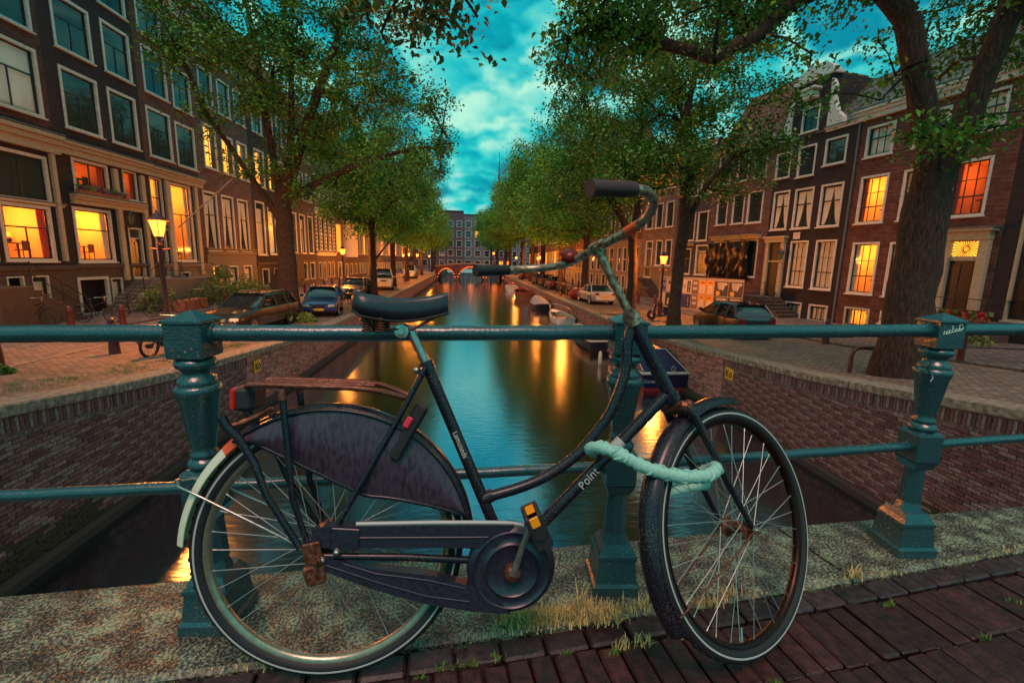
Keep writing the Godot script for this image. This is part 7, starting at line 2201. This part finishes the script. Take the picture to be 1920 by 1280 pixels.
func bicycle() -> void:
	var t := thing("bicycle", "old black step-through bicycle with rusty carrier and chain case, leaning on the railing", "bicycle")
	t.transform = Transform3D(Basis(Vector3.UP, deg_to_rad(0.71)) * Basis(Vector3.RIGHT, deg_to_rad(-8.08)), Vector3(-0.358, 0.0, -1.118))
	var V := func(a: Array) -> Array:
		var o := []
		for q in a: o.append(Vector3(q[0], q[1], q[2] if q.size() > 2 else 0.0))
		return o
	var b := MB.new()
	var smooth := func(pts: Array, n: int) -> Array:
		var c := Curve3D.new()
		for i in pts.size():
			var d: Vector3 = (pts[mini(i + 1, pts.size() - 1)] - pts[maxi(i - 1, 0)]) * 0.17
			c.add_point(pts[i], -d, d)
		var o := []
		for i in n + 1: o.append(c.sample_baked(c.get_baked_length() * i / n, true))
		return o
	# frame
	b.tube(V.call([[0.254, 0.842], [0.483, 0.290]]), 0.0158, 16)
	b.tube(smooth.call(V.call([[0.835, 0.962], [0.818, 0.90], [0.814, 0.83], [0.797, 0.768], [0.765, 0.695], [0.728, 0.645], [0.682, 0.592], [0.63, 0.552], [0.568, 0.517], [0.505, 0.494], [0.451, 0.480], [0.420, 0.472]]), 48), 0.0152, 16)
	b.tube(V.call([[0.945, 0.762], [0.483, 0.298]]), 0.0168, 16)
	b.tube(V.call([[0.826, 0.976], [0.960, 0.728]]), 0.0205, 18)
	b.tube(V.call([[0.832, 0.966], [0.838, 0.955]]), 0.0245, 18); b.tube(V.call([[0.948, 0.752], [0.956, 0.738]]), 0.0245, 18)
	b.tube(V.call([[0.262, 0.824], [0.250, 0.850]]), 0.019, 16); b.tube(V.call([[0.435, 0.478], [0.408, 0.468]]), 0.0185, 14)
	b.tube(V.call([[0.725, 0.612], [0.745, 0.575]]), 0.010, 10)
	for s in [-1.0, 1.0]:
		b.tube(V.call([[0.252, 0.836, 0.018 * s], [0.19, 0.715, 0.036 * s], [0.0, 0.375, 0.060 * s]]), [0.0085, 0.0085, 0.0075], 10)
		b.tube(V.call([[-0.005, 0.358, 0.062 * s], [0.20, 0.342, 0.055 * s], [0.47, 0.305, 0.035 * s]]), [0.0085, 0.0105, 0.0105], 10)
	b.tube(V.call([[0.483, 0.298, -0.045], [0.483, 0.298, 0.045]]), 0.024, 18)
	obj("frame", b, M.bike, t)
	# worn lettering on the tubes
	var lt := text_obj("lettering", "Point", 0.030, M.lettering, t)
	lt.transform = Transform3D(Basis(Vector3.BACK, atan2(0.464, 0.462)), Vector3(0.705, 0.521, 0.0172))
	lt = text_obj("lettering", "Lamoseds", 0.0175, M.lettering, t)
	lt.transform = Transform3D(Basis(Vector3.BACK, atan2(-0.552, 0.229)), Vector3(0.345, 0.624, 0.0162))
	b = MB.new(); b.tube(V.call([[0.775, 0.592, 0.0], [0.805, 0.622, 0.0]]), 0.01725, 16)
	obj("decal_band", b, M.reflex, t)
	# wheels and mudguards
	wheel(t, Vector3(0, 0.355, 0), false)
	fender(t, Vector3(0, 0.355, 0), 0.385, deg_to_rad(6), deg_to_rad(128), 0.029, M.bike)
	fender(t, Vector3(0, 0.355, 0), 0.381, deg_to_rad(134), deg_to_rad(176), 0.029, M.whitefender, 14)
	fender(t, Vector3(0, 0.355, 0), 0.383, deg_to_rad(128), deg_to_rad(134), 0.029, M.orange, 4)
	# coat guard, both sides, following the mudguard
	for s in [-1.0, 1.0]:
		var rows := []
		for i in 21:
			var f := i / 20.0
			var a := deg_to_rad(lerpf(128.0, 12.0, f))
			var o := Vector2(cos(a) * 0.372, 0.355 + sin(a) * 0.372)
			var low := Vector2(lerpf(-0.20, 0.10, minf(f * 1.9, 1.0)), lerpf(0.655, 0.497, minf(f * 1.9, 1.0))) if f < 0.53 else Vector2(lerpf(0.10, 0.362, (f - 0.53) / 0.47), lerpf(0.497, 0.435, pow((f - 0.53) / 0.47, 1.5)))
			var row := []
			for k in 6:
				var u := k / 5.0
				var q := o.lerp(low, u)
				row.append(Vector3(q.x, q.y, s * (0.031 + 0.012 * sin(u * PI))))
			rows.append(row)
		b = MB.new(); b.loft(rows, false, 1.0)
		if b.n[40].z * s < 0: b = MB.new(); b.loft(rows, false, -1.0)
		obj("coat_guard", b, M.coat, t)
		b = MB.new()
		var e := []
		for row in rows: e.append(row[5])
		b.tube(e, 0.0055, 7)
		e = []
		for row in rows: e.append(row[0] + Vector3(0, 0, 0.003 * s))
		b.tube(e, 0.0045, 6)
		b.tube([rows[0][5], rows[0][0]], 0.0045, 6)
		obj("guard_edging", b, M.bike, t)
	# chain case
	b = MB.new()
	b.prism(PackedVector2Array([Vector2(-0.030, 0.385), Vector2(-0.024, 0.43), Vector2(0.0, 0.437), Vector2(0.08, 0.435), Vector2(0.490, 0.421), Vector2(0.44, 0.362), Vector2(0.09, 0.378)]), 0.040, 0.072)
	b.prism(PackedVector2Array([Vector2(-0.036, 0.395), Vector2(-0.024, 0.335), Vector2(0.12, 0.270), Vector2(0.258, 0.222), Vector2(0.38, 0.194), Vector2(0.48, 0.182), Vector2(0.42, 0.262), Vector2(0.372, 0.264), Vector2(0.258, 0.299), Vector2(0.121, 0.322), Vector2(0.0, 0.36)]), 0.041, 0.0725)
	b.lathe([[0.118, 0.038], [0.119, 0.058], [0.115, 0.066], [0.106, 0.070], [0.102, 0.0765], [0.097, 0.070], [0.074, 0.072], [0.070, 0.078], [0.065, 0.072], [0.03, 0.074], [0.0, 0.074]], 56, Transform3D(Basis(Vector3.RIGHT, PI / 2), Vector3(0.483, 0.300, 0)))
	# pressed ribs
	b.tube(V.call([[0.09, 0.405, 0.0725], [0.42, 0.392, 0.0725]]), 0.003, 6); b.tube(V.call([[0.0, 0.341, 0.0725], [0.14, 0.285, 0.0725], [0.26, 0.243, 0.0725], [0.37, 0.222, 0.0725]]), 0.003, 6); b.tube(V.call([[0.05, 0.34, 0.0725], [0.13, 0.310, 0.0725], [0.26, 0.286, 0.0725], [0.36, 0.258, 0.0725]]), 0.003, 6)
	obj("chain_case", b, M.case, t)
	b = MB.new(); b.tube(smooth.call(V.call([[0.08, 0.436, 0.060], [0.30, 0.431, 0.060], [0.47, 0.423, 0.060], [0.515, 0.414, 0.060]]), 20), 0.0055, 8)
	obj("chain_case_trim", b, M.reflex, t)
	b = MB.new()
	b.cbox(Vector3(0.055, 0.405, 0.076), Vector3(0.07, 0.055, 0.004), 0.002, Basis(Vector3.BACK, -0.1))
	obj("case_clip", b, M.case, t)
	for q in [[-0.0, 0.353], [0.035, 0.372]]:
		b = MB.new(); b.ball(Vector3(q[0], q[1], 0.078), Vector3(0.010, 0.012, 0.006), 10)
		obj("bolt", b, M.chrome, t)
	# rear dropout with its rusty nut and stand bracket
	b = MB.new()
	b.cbox(Vector3(-0.02, 0.350, 0.076), Vector3(0.045, 0.10, 0.008), 0.003, Basis(Vector3.BACK, 0.18)); b.cbox(Vector3(-0.018, 0.318, 0.078), Vector3(0.05, 0.05, 0.016), 0.005, Basis(Vector3.BACK, 0.3))
	b.lathe([[0.0, 0.098], [0.007, 0.098], [0.0075, 0.09], [0.0135, 0.089], [0.014, 0.08], [0.019, 0.079], [0.019, 0.070]], 6, Transform3D(Basis(Vector3.RIGHT, PI / 2), Vector3(-0.012, 0.356, 0)), false)
	obj("dropout", b, M.rusty, t)
	b = MB.new(); b.cbox(Vector3(-0.02, 0.350, -0.066), Vector3(0.045, 0.10, 0.008), 0.003, Basis(Vector3.BACK, 0.18))
	obj("dropout", b, M.rusty, t)
	# crank and pedals
	b = MB.new(); b.tube(V.call([[0.483, 0.300, 0.094], [0.508, 0.378, 0.098], [0.534, 0.455, 0.104]]), [0.0115, 0.0085, 0.0095], 10)
	b.tube(V.call([[0.483, 0.300, -0.07], [0.458, 0.222, -0.074], [0.432, 0.145, -0.08]]), [0.0115, 0.0085, 0.0095], 10)
	obj("crank", b, M.chrome, t)
	b = MB.new(); b.lathe([[0.022, 0.074], [0.022, 0.094], [0.016, 0.101], [0.0, 0.103]], 18, Transform3D(Basis(Vector3.RIGHT, PI / 2), Vector3(0.483, 0.300, 0)))
	obj("crank_bolt", b, M.rusty, t)
	for s in [1.0, -1.0]:
		var pc := Vector3(0.534, 0.455, 0.155) if s > 0 else Vector3(0.432, 0.145, -0.13)
		var bs := Basis(Vector3.BACK, 1.98)
		b = MB.new()
		b.tube([pc - Vector3(0, 0, 0.05), pc + Vector3(0, 0, 0.05)], 0.010, 12)
		b.tube([pc + Vector3(0, 0, 0.04), pc + Vector3(0, 0, 0.052)], 0.015, 14)
		for e in [-1.0, 1.0]: b.cbox(pc + bs * Vector3(0, 0.016 * e, 0), Vector3(0.085, 0.012, 0.075), 0.003, bs)
		for z in [-0.042, 0.042]: b.cbox(pc + Vector3(0, 0, z), Vector3(0.085, 0.042, 0.006), 0.002, bs)
		var pd := obj("pedal", b, M.rubber, t)
		for e in [1.0]:
			b = MB.new(); b.cbox(pc + bs * Vector3(0.030 * e, 0.0, 0.047), Vector3(0.026, 0.022, 0.006), 0.002, bs); b.cbox(pc + bs * Vector3(0.044 * e, 0, 0), Vector3(0.004, 0.022, 0.045), 0.001, bs)
			obj("reflector", b, M.amber, pd)
	# carrier
	b = MB.new()
	for s in [-1.0, 1.0]:
		b.tube(smooth.call(V.call([[-0.185, 0.790, 0.055 * s], [-0.17, 0.797, 0.06 * s], [0.093, 0.785, 0.06 * s], [0.16, 0.770, 0.045 * s], [0.213, 0.750, 0.022 * s]]), 30), 0.0075, 9)
		b.tube(V.call([[-0.10, 0.786, 0.06 * s], [-0.097, 0.758, 0.064 * s]]), 0.011, 9)
	b.tube(V.call([[-0.185, 0.790, -0.055], [-0.19, 0.791, 0.0], [-0.185, 0.790, 0.055]]), 0.0075, 9)
	for x in [-0.10, 0.02, 0.09]: b.tube(V.call([[x, 0.789, -0.06], [x, 0.789, 0.06]]), 0.005, 7)
	b.tube(V.call([[-0.17, 0.797, 0.02], [0.12, 0.788, 0.02]]), 0.005, 7); b.tube(V.call([[-0.17, 0.797, -0.02], [0.12, 0.788, -0.02]]), 0.005, 7)
	obj("carrier", b, M.rusty, t)
	for s in [-1.0, 1.0]:
		b = MB.new(); b.tube(V.call([[-0.097, 0.765, 0.062 * s], [-0.074, 0.514, 0.068 * s], [-0.035, 0.385, 0.070 * s]]), [0.0085, 0.008, 0.0075], 9)
		obj("carrier_stay", b, M.bike, t)
	# folded rear stand
	for s in [-1.0, 1.0]:
		b = MB.new(); b.tube(V.call([[-0.240, 0.718, 0.066 * s], [-0.228, 0.695, 0.066 * s], [-0.199, 0.665, 0.066 * s], [-0.164, 0.604, 0.068 * s], [-0.134, 0.520, 0.07 * s], [-0.055, 0.385, 0.072 * s]]), [0.012, 0.012, 0.0105, 0.010, 0.0095, 0.009], 10)
		obj("stand", b, M.bike, t)
	b = MB.new(); b.tube(smooth.call(V.call([[-0.225, 0.695, 0.06], [-0.20, 0.700, 0.05], [-0.165, 0.716, 0.02], [-0.155, 0.722, -0.02], [-0.20, 0.70, -0.05], [-0.225, 0.695, -0.06]]), 24), 0.0065, 8)
	obj("stand_brace", b, M.rusty, t)
	b = MB.new()
	for s in [-1.0, 1.0]: b.tube(V.call([[-0.372, 0.540, 0.012 * s], [-0.36, 0.537, 0.032 * s], [-0.299, 0.513, 0.046 * s], [-0.109, 0.412, 0.058 * s], [-0.03, 0.365, 0.064 * s]]), 0.0035, 7)
	b.tube(V.call([[-0.372, 0.540, -0.012], [-0.385, 0.543, 0.0], [-0.372, 0.540, 0.012]]), 0.0045, 7)
	obj("mudguard_stay", b, M.chrome, t)
	b = MB.new(); b.cbox(Vector3(-0.200, 0.757, 0), Vector3(0.050, 0.062, 0.085), 0.010)
	var lamp := obj("tail_light", b, M.rubber, t)
	b = MB.new(); b.cbox(Vector3(-0.226, 0.757, 0), Vector3(0.018, 0.060, 0.083), 0.007)
	obj("lens", b, M.redlens, lamp)
	# ring lock body on the seat stays
	b = MB.new()
	var lb := Basis(Vector3.BACK, atan2(0.147, 0.082))
	b.cbox(Vector3(0.212, 0.668, 0.048), Vector3(0.165, 0.030, 0.022), 0.008, lb); b.cbox(Vector3(0.20, 0.662, -0.042), Vector3(0.15, 0.028, 0.02), 0.008, lb)
	obj("ring_lock", b, M.rubber, t)
	b = MB.new(); b.cbox(Vector3(0.211, 0.697, 0.062), Vector3(0.032, 0.017, 0.010), 0.004, lb)
	obj("lock_key", b, M.pink, t)
	# seat post, clamp, saddle
	b = MB.new(); b.tube(V.call([[0.256, 0.838], [0.209, 0.938]]), 0.0128, 14)
	obj("seat_post", b, M.chrome, t)
	b = MB.new(); b.lathe([[0.0, 0.034], [0.008, 0.034], [0.009, 0.028], [0.018, 0.027], [0.019, 0.016], [0.012, 0.014], [0.012, -0.014], [0.019, -0.016], [0.018, -0.027], [0.0, -0.03]], 18, Transform3D(Basis(Vector3.RIGHT, PI / 2), Vector3(0.190, 0.932, 0)))
	obj("saddle_clamp", b, M.chrome, t)
	b = MB.new(); b.ball(Vector3(0.228, 0.828, 0.016), Vector3(0.010, 0.010, 0.008), 10)
	obj("bolt", b, M.chrome, t)
	b = MB.new()
	for s in [-1.0, 1.0]:
		b.tube(V.call([[0.29, 0.978, 0.012 * s], [0.22, 0.938, 0.022 * s], [0.14, 0.936, 0.03 * s], [0.09, 0.962, 0.05 * s]]), 0.0035, 6)
		for q in 2:
			var sp := []
			for k in 41: sp.append(Vector3(0.105 + q * 0.035 + cos(k * 0.95) * 0.011, 0.931 + k * 0.0010, 0.05 * s + sin(k * 0.95) * 0.011))
			b.tube(sp, 0.0022, 5)
	b.tube(V.call([[0.10, 0.932, -0.06], [0.10, 0.932, 0.06]]), 0.004, 6)
	obj("saddle_springs", b, M.rusty, t)
	var rings := []
	for i in 19:
		var f := i / 18.0
		var x := lerpf(0.066, 0.312, f)
		var hw := lerpf(0.085, 0.022, pow(smoothstep(0.0, 0.92, f), 0.85)) * (pow(sin(minf(f * 9.0 + 0.25, PI / 2)), 0.5)) * (1.0 if f < 0.93 else lerpf(1.0, 0.6, (f - 0.93) / 0.07))
		var top := 1.026 + 0.012 * pow(f - 0.5, 2) * 4.0 - 0.006 * sin(f * PI) - (0.010 if i == 0 else 0.0)
		var low := 0.958 + 0.022 * pow(absf(f - 0.48) * 2.0, 1.7) + (0.006 if f < 0.1 else 0.0)
		rings.append([Vector3(x, low, hw * 0.93), Vector3(x, lerpf(low, top, 0.45), hw * 1.0), Vector3(x, lerpf(low, top, 0.8), hw * 0.96), Vector3(x, top - 0.004, hw * 0.78), Vector3(x, top, hw * 0.4), Vector3(x, top - 0.001, 0), Vector3(x, top, -hw * 0.4), Vector3(x, top - 0.004, -hw * 0.78), Vector3(x, lerpf(low, top, 0.8), -hw * 0.96), Vector3(x, lerpf(low, top, 0.45), -hw), Vector3(x, low, -hw * 0.93), Vector3(x, low + 0.012, -hw * 0.5), Vector3(x, low + 0.014, hw * 0.5)])
	b = MB.new(); b.loft(rings, true, 1.0)
	if b.n[6 * 60].dot(b.v[6 * 60] - Vector3(0.19, 1.0, 0)) < 0: b = MB.new(); b.loft(rings, true, -1.0)
	obj("saddle", b, M.leather, t)
	b = MB.new()
	for s in [-1.0, 1.0]:
		var e := []
		for r in rings: e.append(r[0] if s > 0 else r[10])
		b.tube(e, 0.0032, 6)
	obj("saddle_welt", b, M.rubber, t)
	# everything that turns with the fork
	var ax := Vector3(-0.473, 0.881, 0).normalized()
	var pv := Vector3(0.965, 0.719, 0)
	var st := Transform3D(Basis(ax, deg_to_rad(27.5)), Vector3.ZERO)
	st.origin = pv - st.basis * pv
	var turn := func(o: Node3D) -> void: o.transform = st * o.transform
	b = MB.new(); b.tube(V.call([[0.835, 0.960], [0.728, 1.160]]), 0.0125, 14); b.tube(V.call([[0.735, 1.147], [0.719, 1.178]]), 0.0155, 14)
	b.tube(V.call([[0.725, 1.170, -0.022], [0.725, 1.170, 0.022]]), 0.0165, 14)
	turn.call(obj("stem", b, M.barmetal, t))
	b = MB.new(); b.tube(V.call([[0.838, 0.955], [0.834, 0.963], [0.830, 0.970], [0.826, 0.978], [0.822, 0.985], [0.816, 0.996]]), [0.026, 0.028, 0.023, 0.027, 0.021, 0.015], 20)
	b.tube(V.call([[0.742, 1.134], [0.739, 1.140]]), 0.0145, 12)
	turn.call(obj("headset", b, M.barmetal, t))
	# handlebar plane leans forward of the stem
	var fd := Vector3(0.881, 0.473, 0); var up := ax
	var tau := deg_to_rad(26.0)
	var bf := fd * cos(tau) - up * sin(tau)
	var bp := func(f: float, l: float, rise := 0.0) -> Vector3: return Vector3(0.725, 1.171, 0) + bf * f + Vector3(0, 0, l) + (up * cos(tau) + fd * sin(tau)) * rise
	for s in [1.0, -1.0]:
		b = MB.new()
		b.tube(smooth.call([bp.call(0, 0), bp.call(0.006, 0.08 * s), bp.call(0.008, 0.15 * s, 0.004), bp.call(-0.004, 0.20 * s, 0.010), bp.call(-0.035, 0.243 * s, 0.016), bp.call(-0.08, 0.268 * s, 0.018), bp.call(-0.125, 0.276 * s, 0.014), bp.call(-0.24, 0.268 * s, 0.0)], 44), 0.0118, 14)
		turn.call(obj("handlebar", b, M.barmetal, t))
		b = MB.new()
		var pts := []; var rad := []
		for k in 45:
			var f := k / 44.0
			pts.append((bp.call(-0.130, 0.2755 * s, 0.0135) as Vector3).lerp(bp.call(-0.250, 0.267 * s, -0.001), f)); rad.append(0.0162 + (0.0011 if k % 2 else -0.0004) * (1.0 if k > 3 and k < 38 else 0.0) + (0.0022 if k >= 39 else 0.0))
		b.tube(pts, rad, 18)
		turn.call(obj("grip", b, M.gripred if s > 0 else M.rubber, t))
	b = MB.new(); b.tube([bp.call(0.0075, 0.108, 0.002), bp.call(0.0085, 0.150, 0.004)], 0.0132, 14)
	turn.call(obj("tape_band", b, M.orange, t))
	b = MB.new(); b.lathe([[0.0, 0.026], [0.016, 0.024], [0.026, 0.016], [0.029, 0.004], [0.029, -0.002], [0.024, -0.004], [0.0, -0.006]], 24, Transform3D(Basis(Vector3.RIGHT, 0.7) * Basis(Vector3.BACK, 0.35), bp.call(0.0, -0.125, 0.012)))
	b.cbox(bp.call(0.0, -0.125, 0.002), Vector3(0.02, 0.014, 0.02), 0.003)
	turn.call(obj("bell", b, M.bell, t))
	# fork
	b = MB.new()
	for s in [-1.0, 1.0]: b.tube(smooth.call(V.call([[0.962, 0.722, 0.03 * s], [0.985, 0.690, 0.044 * s], [1.035, 0.595, 0.047 * s], [1.085, 0.498, 0.048 * s], [1.125, 0.425, 0.05 * s], [1.165, 0.358, 0.052 * s]]), 24), [], 10) if false else b.tube(V.call([[0.962, 0.722, 0.03 * s], [0.985, 0.690, 0.044 * s], [1.035, 0.595, 0.047 * s], [1.085, 0.498, 0.048 * s], [1.125, 0.425, 0.05 * s], [1.165, 0.358, 0.052 * s]]), [0.0125, 0.0125, 0.0115, 0.010, 0.0085, 0.0075], 12)
	turn.call(obj("fork", b, M.bike, t))
	b = MB.new(); b.cbox(Vector3(0.966, 0.715, 0), Vector3(0.045, 0.03, 0.10), 0.010, Basis(Vector3.BACK, -0.49)); b.ball(Vector3(0.985, 0.722, 0.03), Vector3(0.018, 0.014, 0.016), 10)
	turn.call(obj("fork_crown", b, M.rusty, t))
	var hub := Vector3(1.165, 0.355, 0)
	turn.call(wheel(t, hub, true))
	var fg := sub("front_guard", t); fg.name = "mudguard_set"
	fender(fg, hub, 0.388, deg_to_rad(82), deg_to_rad(214), 0.033, M.bike, 40)
	turn.call(fg)
	b = MB.new()
	for s in [-1.0, 1.0]:
		b.tube(V.call([[1.165, 0.355, 0.056 * s], [1.08, 0.305, 0.05 * s], [0.845, 0.195, 0.034 * s]]), 0.0028, 6)
	turn.call(obj("mudguard_stay", b, M.rusty, t))
	b = MB.new(); b.tube(V.call([[1.165, 0.355, -0.075], [1.165, 0.355, 0.075]]), 0.0065, 10); b.tube(V.call([[1.165, 0.355, 0.058], [1.165, 0.355, 0.066]]), 0.0125, 6)
	turn.call(obj("axle", b, M.chrome, t))
	# chain lock in its pale turquoise sleeve, hung through wheel and frame
	var lk := thing("chain_lock", "chain lock in a wrinkled pale turquoise cloth sleeve looped through the front wheel", "bicycle lock")
	lk.transform = t.transform
	var path: Array = smooth.call(V.call(LOCK), 90)
	var rad := []
	for k in path.size(): rad.append(0.0168 + 0.0016 * sin(k * 1.9) + 0.0012 * sin(k * 0.83 + 1.0) - (0.005 if k == 0 or k == path.size() - 1 else 0.0))
	b = MB.new(); b.tube(path, rad, 16)
	# folds in the cloth
	var rg := RandomNumberGenerator.new(); rg.seed = 3
	for k in range(3, path.size() - 3):
		if rg.randf() < 0.45: continue
		var p: Vector3 = path[k]; var d: Vector3 = (path[k + 1] - path[k - 1]).normalized()
		var a0 := rg.randf() * TAU; var tw := rg.randf_range(-0.006, 0.006)
		var u := d.cross(Vector3.UP).normalized(); var w := d.cross(u)
		var arc := []
		for j in 6:
			var a := a0 + j * 0.32
			arc.append(p + (u * cos(a) + w * sin(a)) * (0.0172) + d * (j - 2.5) * tw)
		b.tube(arc, [0.0005, 0.003, 0.004, 0.004, 0.003, 0.0005], 6)
	obj("sleeve", b, M.sleeve, lk)
	b = MB.new(); b.tube(smooth.call(V.call(LOCK_TAIL), 20), [0.010, 0.013, 0.016, 0.018, 0.016, 0.014, 0.015, 0.013, 0.011, 0.010, 0.012, 0.013, 0.012, 0.011, 0.012, 0.013, 0.012, 0.011, 0.010, 0.009, 0.008], 12)
	obj("sleeve_end", b, M.sleeve, lk)
